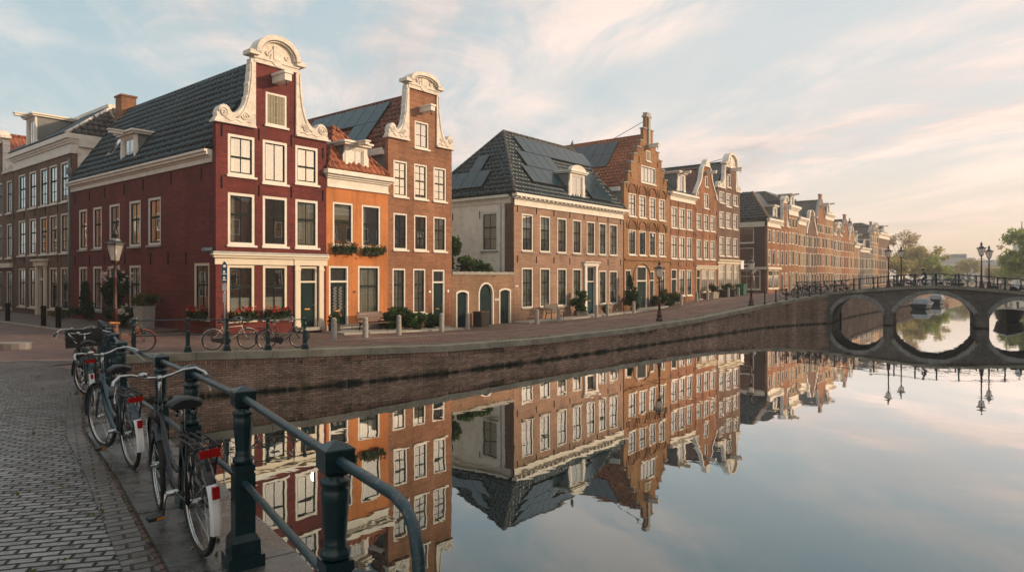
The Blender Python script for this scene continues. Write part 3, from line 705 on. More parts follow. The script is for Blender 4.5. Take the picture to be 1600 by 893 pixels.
# ------------------------------------------------------------------ red corner house
def red_house():
    H = House('canal_house', 'dark red painted corner house with white neck gable and long black tiled roof', pt(0, 0), ROT_FRONT, 1.4, 5.4, 16.2)
    rd = dict(fr=.12, sash='sash_dark')
    for i, (a0, a1) in enumerate(((.52, 1.74), (2.11, 3.32), (3.73, 4.94))):
        H.win(a0, a1, 8.1 if i != 1 else 7.95, 9.83, rail=.45 if i != 1 else None, curtain=('sides', None, 'left')[i], **rd)
        H.win(a0, a1, 5.17, 7.37, rail=.6, curtain=('left', None, 'full')[i], **rd)
    H.win(2.25, 3.3, 10.5, 11.95, shut=True, fr=.1, rail=None)
    for a0, a1 in ((.49, 1.73), (2.12, 3.32)):
        H.win(a0, a1, 1.97, 4.33, rail=.62, curtain='half', **rd, frame='cream')
    H.door(3.93, 4.9, 1.5, 4.3, 3.55, frame='cream', fr=.09)
    for i, (a0, a1) in enumerate(((5.07, 6.42), (7.22, 8.55), (9.67, 11.0), (11.96, 13.18), (13.99, 15.21))):
        H.win(a0, a1, 5.3, 7.52, 'L', rail=.6, curtain=('blind', 'full', 'blind', 'full', 'blind')[i], sill='stone', **rd)
        if i: H.win(a0, a1, 2.02, 4.38, 'L', rail=.62, curtain=(0, 'full', None, 'full', 'blind')[i], sill='stone', **rd)
    H.win(.54, 1.88, 2.05, 4.41, 'L', rail=.62, curtain='half', **rd, frame='cream')
    neck_gable(H, 0, 5.4, 10.3, 1.74, 3.72, 13.2, 14.35, 'red_brick', 1.4)
    H.wall_left([(-16.2, .8), (-.285, .8), (-.285, 9.0), (-16.2, 9.0)], 'red_brick')
    m = MB(); m.box(5.14, .285, .8, 5.395, 16.2, 9.0); m.slab([(0.28, .8), (5.14, .8), (5.14, 9), (2.7, 13.4), (.28, 9)], [], FR, 16.0, 16.2); H.part('back_wall', m, 'dark_brick')
    H.gable_roof((9.05, 9.05), 13.6, 'tile_dark', y0=.3, ov=.22)
    H.tiles((-.26, 0, 9.05), (0, 1, 0), (2.92, 0, 4.53), lambda v: .32, lambda v: 16.2, 'pan_dark')
    m = MB()
    for z0, z1, o in ((8.58, 8.8, .08), (8.8, 8.88, .14), (8.88, 9.0, .26), (9.0, 9.1, .34)): m.box(-o, .29, z0, -.002, 16.3, z1)
    H.part('eaves_cornice', m, 'white')
    m = MB()
    for z0, z1, o in ((4.34, 4.62, .06), (4.62, 4.72, .16), (4.72, 4.78, .24)): m.box(-o, -o, z0, 5.42, -.013, z1)
    m.box(3.62, -.1, 4.34, 5.36, -.062, 4.62)
    H.part('shop_cornice', m, 'cream')
    m = MB(); m.box(-.2, -.2, 4.782, 5.42, -.002, 4.88); H.part('lead_flashing', m, 'zinc')
    for x in (3.67, 4.95):
        m = MB(); m.box(x, -.1, 1.5, x+.24, -.013, 4.335); m.box(x-.03, -.13, 1.36, x+.27, -.0135, 1.75); m.box(x-.03, -.13, 4.1, x+.27, -.101, 4.2); H.part('pilaster', m, 'cream')
    H.hoist(2.73, 12.35, 1.0, .34, .42)
    H.anchors([(.25, 10.5-.85), (1.93, 9.75), (3.52, 9.75), (5.2, 9.4), (.25, 7.5), (1.93, 7.3), (3.52, 7.4), (5.2, 7.4)])
    H.anchors([(1.2, 7.9), (4, 7.95), (6.9, 7.9), (9.1, 7.9), (11.5, 7.9), (13.6, 7.9), (2.6, 4.35), (4.3, 4.4), (6.1, 4.4), (9, 4.45), (11.6, 4.45), (13.6, 4.45), (15.7, 4.45), (15.7, 7.9)], .55, 'L')
    H.chimney(2.7, 15.9, 12.6, 14.5, .8, .9, pots=0)
    # dormer and skylight on the street side slope
    sl = (13.6-9.05)/(2.7+.22); nrm = Vector((-sl, 0, 1)).normalized(); up = Vector((1, 0, sl)).normalized()
    H.dormer((.12, 9.0, 9.2), -math.pi/2, 1.75, 1.65, 1.5, hoist=True)
    for y in (12.2,):
        p = Vector((.55, y+.55, 9.05+.77*sl)); H.skylight(p, Vector((0, -.75, 0)), up*1.2, nrm)
    # street name plate
    m = MB(); m.box(-.03, .22, 4.86, -.004, 1.1, 5.08)
    pl = H.part('street_sign', m, 'bluesign')
    cu = bpy.data.curves.new('letters', 'FONT'); cu.body = 'K. DENAART'; cu.size = .16; cu.align_x = 'CENTER'; cu.align_y = 'CENTER'; cu.extrude = .002
    tmp = bpy.data.objects.new('tmp', cu); COL.objects.link(tmp)
    dg = bpy.context.evaluated_depsgraph_get(); me = bpy.data.meshes.new_from_object(tmp.evaluated_get(dg)); me.materials.clear(); me.materials.append(MT['sign_white'])
    bpy.data.objects.remove(tmp)
    o = put('letters', me, pl); o.location = (-.036, .66, 4.97-1.4); o.rotation_euler = (R(90), 0, R(-90))
    return H
red_house()

# ------------------------------------------------------------------ orange house
def orange_house():
    H = House('canal_house', 'narrow bright orange plastered house with white cornice and terracotta roof', pt(5.4, 0), ROT_FRONT, 1.12, 3.8, 11)
    for a0, a1, c in ((.37, 1.57, 'blind'), (2.1, 3.3, 'left')): H.win(a0, a1, 5.32, 7.43, rail=.55, curtain=c, fr=.1, cols=1)
    H.win(1.87, 3.25, 1.9, 4.37, rail=.6, curtain='full', fr=.1)
    H.door(.15, 1.3, 1.25, 4.35, 3.55, lattice=True, fr=.1)
    H.wall_front([(0.002, .5), (3.798, .5), (3.798, 8.6), (0.002, 8.6)], 'orange')
    m = MB(); m.box(0.01, -.012, .5, 3.79, -.001, 1.5); H.part('plinth', m, 'stone')
    H.cornice(0.06, 3.74, 8.1, 8.93, .38)
    m = MB()   # hipped roof: apex line runs back from y=2.2
    A, B, C, Dd = (-.0, -.2, 8.95), (3.8, -.2, 8.95), (3.8, 11, 8.95), (0, 11, 8.95); P, Q = (1.9, 2.0, 11.5), (1.9, 11, 11.5)
    m.poly([A, B, P]); m.poly([B, C, Q, P]); m.poly([C, Dd, Q]); m.poly([Dd, A, P, Q])
    r = H.part('roof', m, 'tile_orange')
    H.tiles((0, -.2, 8.95), (1, 0, 0), (0, 2.2, 2.55), lambda v: 1.9*v, lambda v: 3.8-1.9*v, 'pan_orange')
    H.tiles((0, 0, 8.95), (0, 1, 0), (1.9, 0, 2.55), lambda v: -.2+2.2*v, lambda v: 11, 'pan_orange')
    c = MB()
    for a, b in ((A, P), (B, P), (P, Q)):
        a, b = Vector(a), Vector(b); k = int((b-a).length/.3)
        for i in range(k): c.tube([a.lerp(b, i/k)+Vector((0, 0, .02)), a.lerp(b, (i+1.1)/k)+Vector((0, 0, .05))], [.12, .09], 8)
    H.part('ridge_cap', c, 'tile_orange')
    H.dormer((1.85, .1, 8.95), 0, 1.35, 1.35, 1.3, hoist=True, sash='white')
    m = MB(); m.box(.12, 10.75, .6, 3.68, 11, 8.9); H.part('back_wall', m, 'dark_brick')
    H.chimney(-.1, 6.2, 9, 12.6, .6, .9, 'dark_brick')
    m = MB(); m.box(1.55, -.03, 3.05, 1.7, -.002, 3.13); H.part('number_plate', m, 'blackpl')
orange_house()

# ------------------------------------------------------------------ brown neck gable house
def brown_house():
    H = House('canal_house', 'tall brown brick neck gable house with solar panels on its rust tiled roof', pt(9.2, 0), ROT_FRONT, .95, 4.72, 12)
    cols = ((.37, 1.33), (1.82, 2.79), (3.27, 4.27))
    for i, (a0, a1) in enumerate(cols):
        H.win(a0, a1, 8.06, 9.95, rail=.52, rows=(.27, .76), sash='sash_brown', fr=.09)
        H.win(a0, a1, 5.26, 7.18, rail=.62, rows=(.32,), fr=.09, curtain=(None, None, 'full')[i])
        if i < 2: H.win(a0-.07, a1-.12, 1.85, 4.27, rail=.66, rows=(.33,), fr=.09, curtain='full')
    H.win(1.86, 2.9, 10.82, 12.28, rail=None, rows=(.5,), sash='sash_brown', fr=.09)
    H.door(3.18, 4.16, 1.05, 4.23, 3.48, fr=.1)
    neck_gable(H, 0, 4.72, 11.15, 1.4, 3.45, 14.05, 14.85, 'brown_brick', .95)
    H.hoist(2.35, 12.75, .9, .3, .34)
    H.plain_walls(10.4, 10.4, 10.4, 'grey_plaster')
    H.gable_roof(10.5, 13.85, 'tile_red', y0=.3)
    H.tiles((-.14, 0, 10.52), (0, 1, 0), (2.48, 0, 3.33), lambda v: .32, lambda v: 12, 'pan_red')
    m = MB(); m.box(-.2, .3, 10.2, -.002, 12, 10.55); H.part('gutter', m, 'white')
    sl = (13.85-10.5)/2.48; o = Vector((.2, 2.05, 10.52+.32*sl)); U = Vector((0, 1, 0)); V = Vector((1, 0, sl))
    H.solar(o, U, V, [(0, 0), (1, 0)] + [(k, 1) for k in range(7)])
    m = MB(); m.box(2.9, -.03, 2.95, 3.05, -.002, 3.07); H.part('number_plate', m, 'sign_white')
    m = MB(); m.box(4.35, -.03, 2.95, 4.47, -.002, 3.1); H.part('number_plate', m, 'sign_white')
    m = MB(); m.tube([(1.6, .4, 13.0), (1.9, 2.4, 12.9)], .02, 5); H.part('tie_rod', m, 'iron')
brown_house()

# ------------------------------------------------------------------ garden wall with three doors
def garden_wall():
    b = .88; o = pt(13.93, 0)
    e = thing('garden_wall', 'low brick garden wall with three dark green arched doors between two houses', 'wall', (o.x, o.y, b), ROT_FRONT)
    W = 5.66; hs = [arch_rect(.34, 1.42, b-.2, 3.05, .12), arch_rect(2.28, 3.68, b-.2, 3.5, .62), arch_rect(4.2, 5.36, b-.2, 3.12, .12)]
    m = MB(); m.slab([(0.005, b-.6), (W, b-.6), (W, 3.95), (0.005, 3.95)], hs, FR, 0, .35); m.build('wall', 'herring', e, off=(0, 0, -b))
    c = MB()
    for k in range(28):
        x = W*k/28; c.box(x+.006, -.06, 3.952, x+W/28-.006, .41, 4.12 + .012*(k % 3))
    c.build('coping', 'stone', e, off=(0, 0, -b))
    for (a0, a1, top, rise) in ((.34, 1.42, 3.05, .12), (2.28, 3.68, 3.5, .62), (4.2, 5.36, 3.12, .12)):
        d = MB(); inner = arch_rect(a0+.1, a1-.1, b, top-.1, rise*.93)
        d.slab(inner, [], FR, .14, .2)
        n = 6
        for k in range(n): 
            x = a0+.13+(a1-a0-.26)*k/n; d.box(x, .12, b+.03, x+(a1-a0-.26)/n-.02, .14, top-.2-rise)
        d.box(a0+.14, .105, b+.9, a1-.14, .12, b+.98)
        dr = d.build('door', 'door_green', e, off=(0, 0, -b))
        f = MB(); f.slab(arch_rect(a0, a1, b, top, rise), [[(x, z) for x, z in arch_rect(a0+.1, a1-.1, b+.002, top-.1, rise*.93)]], FR, -.02, .19)
        fo = f.build('door_frame', 'white', dr, off=(0, 0, -b))
        k = MB(); k.lathe([(.01, 0), (.03, .02), (.02, .05)], (a1-.22, .1, b+1.05), 8); k.build('handle', 'iron', dr, off=(0, 0, -b))
    for x in (3.82, 4.02):
        m = MB(); m.box(x, -.03, 2.35, x+.1, -.002, 2.5); m.build('number_plate', 'sign_white', e, off=(0, 0, -b))
garden_wall()

# ------------------------------------------------------------------ hipped roof house
def hip_house():
    H = House('canal_house', 'broad pink brick house with hipped black roof, solar panels and white side wall', pt(19.6, 0), ROT_FRONT, .95, 13.95, 8.4)
    xs = [(.83, 2.05), (2.81, 4.0), (4.83, 6.0), (6.74, 7.9), (8.6, 9.76), (10.3, 11.4), (11.85, 13.1)]
    for i, (a0, a1) in enumerate(xs):
        H.win(a0, a1, 5.5, 7.95, rail=.62, rows=(.3,) if i > 3 else (), fr=.1, curtain='upper' if i < 4 else 'full', sill='stone')
        if i < 4: H.win(a0, a1, 1.8, 4.43, rail=.64, rows=(.33,), fr=.1, curtain='full', sill='stone')
        if i > 4: H.win(a0, a1, 1.76, 4.32, rail=.64, rows=(.33,), fr=.1, curtain='full', sill='stone')
    H.door(8.62, 9.75, 1.1, 4.62, 3.45, 'door_blue', fr=.08)
    H.win(1.39, 2.75, 5.55, 8.05, 'L', rail=.62, rows=(.3,), fr=.1, curtain='full', sill='stone')
    H.wall_front([(0.0, .4), (13.94, .4), (13.94, 8.6), (0.0, 8.6)], 'pink_brick')
    H.wall_left([(-8.4, .4), (-.285, .4), (-.285, 9.0), (-8.4, 9.0)], 'white_side')
    m = MB(); m.box(-.014, -.01, .4, -.002, .75, 8.55); H.part('corner_brickwork', m, 'plum_brick')
    m = MB(); m.tube([(-.1, 1.0, 1.2), (-.1, 1.0, 8.5)], .05, 8); H.part('drain_pipe', m, 'tarp')
    m = MB(); m.box(13.7, .29, .4, 13.94, 8.4, 9); m.box(.3, 8.15, .4, 13.69, 8.4, 9); H.part('back_wall', m, 'dark_brick')
    H.cornice(0.05, 13.9, 8.42, 9.18, .42, brackets=True)
    m = MB()
    for z0, z1, o in ((8.6, 8.95, .05), (8.95, 9.12, .25)): m.box(-o, .3, z0, -.016, 8.5, z1)
    H.part('eaves_cornice', m, 'white')
    A, B, C, Dd = Vector((-.2, -.25, 9.18)), Vector((13.95, -.25, 9.18)), Vector((13.95, 8.6, 9.18)), Vector((-.2, 8.6, 9.18))
    P, Q = Vector((3.9, 4.1, 14.3)), Vector((12.8, 4.1, 14.3))
    m = MB(); m.poly([A, B, Q, P]); m.poly([B, C, Q]); m.poly([C, Dd, P, Q]); m.poly([Dd, A, P]); H.part('roof', m, 'tile_dark')
    H.tiles((0, -.25, 9.18), (1, 0, 0), (0, 4.35, 5.12), lambda v: -.2+4.1*v, lambda v: 13.95-1.15*v, 'pan_dark')
    H.tiles((-.2, 0, 9.18), (0, 1, 0), (4.1, 0, 5.12), lambda v: -.25+4.35*v, lambda v: 8.6-4.5*v, 'pan_dark')
    c = MB()
    for a, b in ((A, P), (Dd, P), (P, Q), (B, Q)):
        k = int((b-a).length/.36)
        for i in range(k): c.tube([a.lerp(b, i/k)+Vector((0, 0, .02)), a.lerp(b, (i+1.1)/k)+Vector((0, 0, .05))], [.14, .11], 8)
    H.part('ridge_cap', c, 'tile_grey')
    m = MB(); m.lathe([(.06, 0), (.05, .3), (.14, .4), (.16, .5), (.08, .62), (.02, .8)], tuple(Q), 8); H.part('finial', m, 'zinc')
    H.dormer((7.5, .1, 9.3), 0, 1.9, 2.0, 2.2, arch=True)
    up = (P - Vector((3.9, -.25, 9.18)))
    upn = up.normalized(); U = Vector((1, 0, 0))
    H.solar(Vector((3.4, -.25, 9.18)) + upn*4.55, U, up, [(i, 0) for i in range(1, 10)])
    H.solar(Vector((3.4, -.25, 9.18)) + upn*2.9, U, up, [(i, 0) for i in range(0, 4)])
    H.solar(Vector((2.6, -.25, 9.18)) + upn*1.25, U, up, [(i, 0) for i in range(0, 4)])
    H.solar(Vector((9.3, -.25, 9.18)) + upn*.5, U, up, [(i, j) for i in range(3) for j in range(2)])
    upl = (P - Vector((-.2, 4.1, 9.18)))
    H.solar(Vector((-.2, 6.9, 9.18)) + upl.normalized()*.7, (0, -1, 0), upl, [(0, 0), (1, 0), (2, 0), (3, 0), (2, 1)])
    for x in (8.3, 9.8):
        m = MB(); m.box(x-.13, -.14, 1.1, x+.13, -.002, 4.62); H.part('pilaster', m, 'white')
    m = MB()
    for z0, z1, o in ((4.63, 4.88, .16), (4.88, 4.95, .3)): m.box(8.1-o*.4, -o, z0, 10.0+o*.4, -.002, z1)
    H.part('door_canopy', m, 'white')
    H.anchors([(x, z) for x in (.35, 2.4, 4.4, 6.35, 8.2, 10.0, 11.6, 13.5) for z in (4.75, 8.0) if not (z < 5 and 8 < x < 10.2)], .45)
    H.anchors([(.6, 7.6), (2.9, 7.7), (4.9, 6.2), (5.4, 7.7)], .5, 'L')
    m = MB(); m.box(.15, -.03, 3.2, .4, -.002, 3.28); H.part('number_plate', m, 'sign_white')
hip_house()
def flat_annex():
    o = pt(17.2, -7)
    e = thing('flat_roofed_annex', 'pale flat roofed annex seen behind the garden wall gap', 'building', (o.x, o.y, .9), ROT_FRONT)
    m = MB(); m.box(-2, 0, 0, 2.0, 3, 9.9); m.build('wall', 'white_side', e)
    m = MB(); m.box(-2.1, -.1, 9.9, 2.1, 3.1, 10.15); m.build('roof', 'white', e)
    m = MB(); m.tube([(.6, .5, 10.15), (.6, .5, 10.8)], .03, 6); m.tube([(.3, .5, 10.6), (.9, .5, 10.75)], .03, 6); m.build('antenna', 'steel', e)

flat_annex()
# ------------------------------------------------------------------ step gable house
def step_house():
    H = House('canal_house', 'ochre brick step gable house with arched reliefs over its windows', pt(33.6, 0), ROT_FRONT, 1.15, 8.2, 13)
    cx = 4.2
    xs = [(.85, 2.07), (2.6, 3.84), (4.42, 5.6), (6.2, 7.4)]
    for i, (a0, a1) in enumerate(xs):
        H.win(a0, a1, 8.78, 10.65, rail=.58, rows=(.3, .8), sash='sash_brown', fr=.09)
        H.win(a0, a1, 5.64, 7.68, rail=.58, rows=(.3,), fr=.09, curtain=('full', None, 'full', 'sides')[i])
    H.win(.3, 1.3, 1.9, 4.42, rail=.62, rows=(.3,), fr=.09, curtain='sides')
    H.win(6.3, 7.4, 2.0, 4.4, rail=.62, rows=(.3,), fr=.09, curtain='full')
    H.door(2.2, 4.0, 1.25, 4.75, 3.45, fr=.12)
    H.door(4.45, 5.35, 1.3, 4.35, 3.5, fr=.09)
    H.win(2.95, 5.55, 11.75, 13.2, rail=None, cols=4, fr=.09, sash='sash_brown', curtain='full')
    H.win(3.85, 4.65, 13.65, 14.55, rail=None, cols=1, fr=.08, shut=True)
    st = [(4.1, 11.4), (3.5, 12.35), (3.0, 13.2), (2.5, 13.95), (1.95, 14.6), (1.4, 15.2), (.85, 16.3), (.42, 17.35)]
    right = []; left = []
    for i, (hw, z) in enumerate(st):
        right += [(cx+hw, z)] + ([(cx+st[i+1][0], z)] if i+1 < len(st) else [])
        left += [(cx-hw, z)] + ([(cx-st[i+1][0], z)] if i+1 < len(st) else [])
    H.wall_front([(0.1, .6), (8.3, .6)] + right + left[::-1], 'ochre_brick')
    m = MB()
    for hw, z in st[:-1]:
        for sg in (-1, 1):
            x = cx+sg*(hw-.25); m.box(x-.32, -.08, z+.002, x+.32, .34, z+.09)
    m.box(cx-.5, -.1, 17.352, cx+.5, .36, 17.48); m.box(cx-.34, -.06, 17.482, cx+.34, .33, 17.75)
    m.box(cx-.16, -.14, 14.7, cx+.16, -.002, 17.3)
    H.part('step_coping', m, 'stone')
    for zt, z0 in ((11.45, 10.7), (8.5, 7.75)):
        for a0, a1 in xs:
            c = (a0+a1)/2; m = MB()
            arc = [(c-.68*math.cos(math.pi*k/10), z0+.75*math.sin(math.pi*k/10)) for k in range(11)]
            m.tube([(x, -.04, z) for x, z in arc], .07, 6)
            m.slab([(c+.55*math.cos(math.pi*k/10), z0+.02+.6*math.sin(math.pi*k/10)) for k in range(11)], [], FR, -.012, -.002, 1)
            for k in range(5): m.box(c-.4+.18*k, -.03, z0+.1, c-.33+.18*k, -.013, z0+.25+.2*math.sin(math.pi*(k+.5)/5))
            H.part('arch_relief', m, ['ochre_brick', 'rust_brick'])
    m = MB(); m.box(.1, -.12, 5.2, 8.3, -.002, 5.32); H.part('string_course', m, 'ochre_brick')
    m = MB()
    arc = [(3.1-1.5*math.cos(math.pi*k/14), 3.6+1.4*math.sin(math.pi*k/14)) for k in range(15)]
    m.tube([(x, -.03, z) for x, z in arc], .09, 6); H.part('door_arch', m, 'tan_brick')
    H.hoist(4.2, 14.75, 1.0, .3, .32)
    H.anchors([(.5, 11.0), (2.3, 10.9), (4.12, 10.9), (5.9, 10.9), (7.7, 10.9), (1.2, 12.0), (2.6, 13.3), (7.1, 12.0), (5.9, 13.3), (.5, 7.8), (2.3, 7.9), (4.12, 7.9), (5.9, 7.9), (7.7, 7.8)], .55)
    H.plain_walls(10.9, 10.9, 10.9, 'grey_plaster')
    H.gable_roof(11.1, 15.9, 'tile_orange', y0=.3, xl=.1, xr=8.3, xm=4.2)
    H.tiles((-.04, 0, 11.12), (0, 1, 0), (4.22, 0, 4.78), lambda v: .34, lambda v: 13, 'pan_orange')
    m = MB(); m.box(-.15, .3, 10.75, .09, 13, 11.1); H.part('gutter', m, 'white')
    sl = (15.9-11.1)/4.2; V = Vector((1, 0, sl)); vn = V.normalized(); nrm = Vector((-sl, 0, 1)).normalized()
    H.solar(Vector((.1, 2.6, 11.1))+vn*2.6, (0, 1, 0), V, [(i, j) for i in range(8) for j in range(2)])
    H.skylight(Vector((.1, 4.0, 11.1))+vn*1.05, Vector((0, -1.0, 0)), vn*1.0, nrm)
    m = MB(); m.tube([(4.0, .4, 17.0), (4.2, 3.6, 15.9)], .025, 5); H.part('tie_rod', m, 'iron')
step_house()

# ------------------------------------------------------------------ three houses right of the step gable
def white_cornice_house():
    H = House('canal_house', 'narrow rust brick house with white cornice and dormer right of the step gable', pt(41.92, 0), ROT_FRONT, 1.5, 5.4, 11)
    xs = [(.3, 1.55), (1.92, 3.2), (3.6, 4.75)]
    for i, (a0, a1) in enumerate(xs):
        H.win(a0, a1, 8.28, 10.2, rail=.6, rows=(.3,), fr=.09, curtain='sides', sash='sash_brown')
        H.win(a0, a1, 5.5, 7.55, rail=.62, fr=.09, curtain='full' if i == 1 else None)
        if i: H.win(a0, a1, 2.1, 4.5, rail=.62, fr=.09, curtain='full')
    H.door(.3, 1.5, 1.6, 4.55, 3.6)
    H.wall_front([(0, 1), (5.4, 1), (5.4, 11), (0, 11)], 'rust_brick')
    H.cornice(0.04, 5.36, 10.75, 11.5, .38)
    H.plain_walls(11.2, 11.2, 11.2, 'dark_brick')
    m = MB(); A, B, P, Q = (0, -.2, 11.5), (5.4, -.2, 11.5), (5.4, 3.2, 14.3), (0, 3.2, 14.3)
    m.poly([A, B, P, Q]); m.poly([Q, P, (5.4, 11, 14.3), (0, 11, 14.3)]); m.poly([A, Q, (0, 11, 14.3), (0, 11, 11.2)]); m.poly([B, (5.4, 11, 11.2), (5.4, 11, 14.3), P]); H.part('roof', m, 'tile_dark')
    H.dormer((2.7, .1, 11.5), 0, 1.5, 1.9, 1.6, hoist=True)
    H.chimney(.6, 3.6, 14.2, 15.2, .5, .5, pots=1)
    H.anchors([(x, z) for x in (.15, 1.74, 3.4, 5.1) for z in (4.8, 7.7, 10.25)], .4)
white_cornice_house()
def bell_house():
    H = House('canal_house', 'narrow orange brick bell gable house with white scrolls and glazed ground floor', pt(47.4, 0), ROT_FRONT, 1.65, 5.3, 12)
    xs = [(.3, 1.45), (2.05, 3.2), (3.65, 4.85)]
    for i, (a0, a1) in enumerate(xs):
        H.win(a0, a1, 8.4, 10.0, rail=.55, rows=(.3,), fr=.09, sash='sash_brown')
        H.win(a0, a1, 5.58, 7.48, rail=.6, fr=.09, curtain='sides' if i else None)
    H.win(2.1, 3.2, 10.6, 12.1, rail=None, rows=(.5,), fr=.09, sash='sash_brown'); H.win(2.3, 3.0, 12.75, 13.8, rail=None, cols=1, fr=.08, sash='sash_brown')
    H.door(.3, 1.25, 1.75, 4.6, 3.7, frame='cream')
    H.win(1.5, 3.1, 2.3, 4.55, rail=.62, cols=3, fr=.08, frame='cream', sash='cream', curtain='blind'); H.win(3.25, 4.95, 2.3, 4.55, rail=.62, cols=3, fr=.08, frame='cream', sash='cream', curtain='blind')
    bell = [(2.65, 0), (2.62, .3), (2.25, .75), (1.85, 1.15), (1.5, 1.6), (1.28, 2.1), (1.15, 2.6), (1.0, 2.95), (.7, 3.2), (.35, 3.4)]
    zl = 11.6
    r = [(2.65+a, zl+b) for a, b in bell]; l = [(2.65-a, zl+b) for a, b in bell]
    H.wall_front([(0, 1.1), (5.3, 1.1)] + r + l[::-1], 'rust_brick')
    for sg in (-1, 1):
        o = [(2.65+sg*(a+.06), zl+b) for a, b in bell]; i_ = [(2.65+sg*max(.02, a-.14), zl+b-(0 if k else 0)) for k, (a, b) in enumerate(bell)]
        pl = o + i_[::-1]
        if sg < 0: pl = pl[::-1]
        m = MB(); m.slab(pl, [], FR, -.1, .32)
        m.tube([(2.65+sg*(2.3+.22*math.cos(k*.6)*(1-k/20)), -.11, zl+.28+.22*math.sin(k*.6)*(1-k/20)) for k in range(16)], .05, 6)
        H.part('gable_claw', m, 'trim')
    m = MB(); m.slab([(2.0, zl+3.1), (3.3, zl+3.1), (3.15, zl+3.4), (2.95, zl+3.75), (2.65, zl+3.9), (2.35, zl+3.75), (2.15, zl+3.4)], [], FR, -.16, .34); H.part('pediment', m, 'trim')
    H.cornice(0.05, 5.25, 4.62, 4.95, .22, 'cream', 'shop_cornice')
    H.hoist(2.65, 14.0, 1.0, .26, .28)
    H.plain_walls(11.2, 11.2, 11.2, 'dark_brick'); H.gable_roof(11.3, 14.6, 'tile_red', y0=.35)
    H.anchors([(x, z) for x in (.12, 1.75, 3.42, 5.1) for z in (7.65, 10.1)], .4)
bell_house()
def neck_house():
    H = House('canal_house', 'tall plum brown neck gable house at the end of the near row', pt(52.75, 0), ROT_FRONT, 1.78, 6.35, 13)
    xs = [(.6, 1.9), (2.45, 3.85), (4.45, 5.7)]
    for i, (a0, a1) in enumerate(xs):
        H.win(a0, a1, 11.5 if i != 1 else 11.25, 12.68, rail=.5, rows=(.75,), fr=.09, sash='sash_brown')
        H.win(a0, a1, 8.95, 10.62, rail=.55, rows=(.3,), fr=.09, sash='sash_brown', curtain='sides')
        H.win(a0, a1, 6.02, 8.02, rail=.6, rows=(.3,), fr=.09, curtain='full' if i != 1 else None)
    H.win(2.6, 3.7, 13.3, 14.7, rail=None, rows=(.5,), fr=.09, sash='sash_brown')
    for a0, a1 in ((.35, 2.2), (2.5, 4.3), (4.6, 6.0)): H.win(a0, a1, 2.6, 5.15, rail=.7, cols=3, fr=.1, frame='cream', sash='cream', curtain='upper')
    neck_gable(H, 0.05, 6.35, 13.1, 2.1, 5.0, 15.5, 16.9, 'plum_brick', 1.78)
    H.cornice(0.1, 6.3, 5.2, 5.65, .28, 'cream', 'shop_cornice')
    H.hoist(3.5, 15.0, 1.3, .3, .34)
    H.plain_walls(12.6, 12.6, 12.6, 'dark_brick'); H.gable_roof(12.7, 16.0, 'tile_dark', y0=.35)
    m = MB(); m.tube([(3.4, .4, 16.5), (3.2, 3.2, 16.0)], .03, 5); H.part('tie_rod', m, 'iron')
    # hanging shop sign on the corner
    m = MB(); m.box(6.36, -.1, 4.7, 7.3, -.04, 5.6); m.box(6.36, -.12, 5.6, 7.4, -.02, 5.66)
    H.part('hanging_sign', m, 'sign_white')
neck_house()

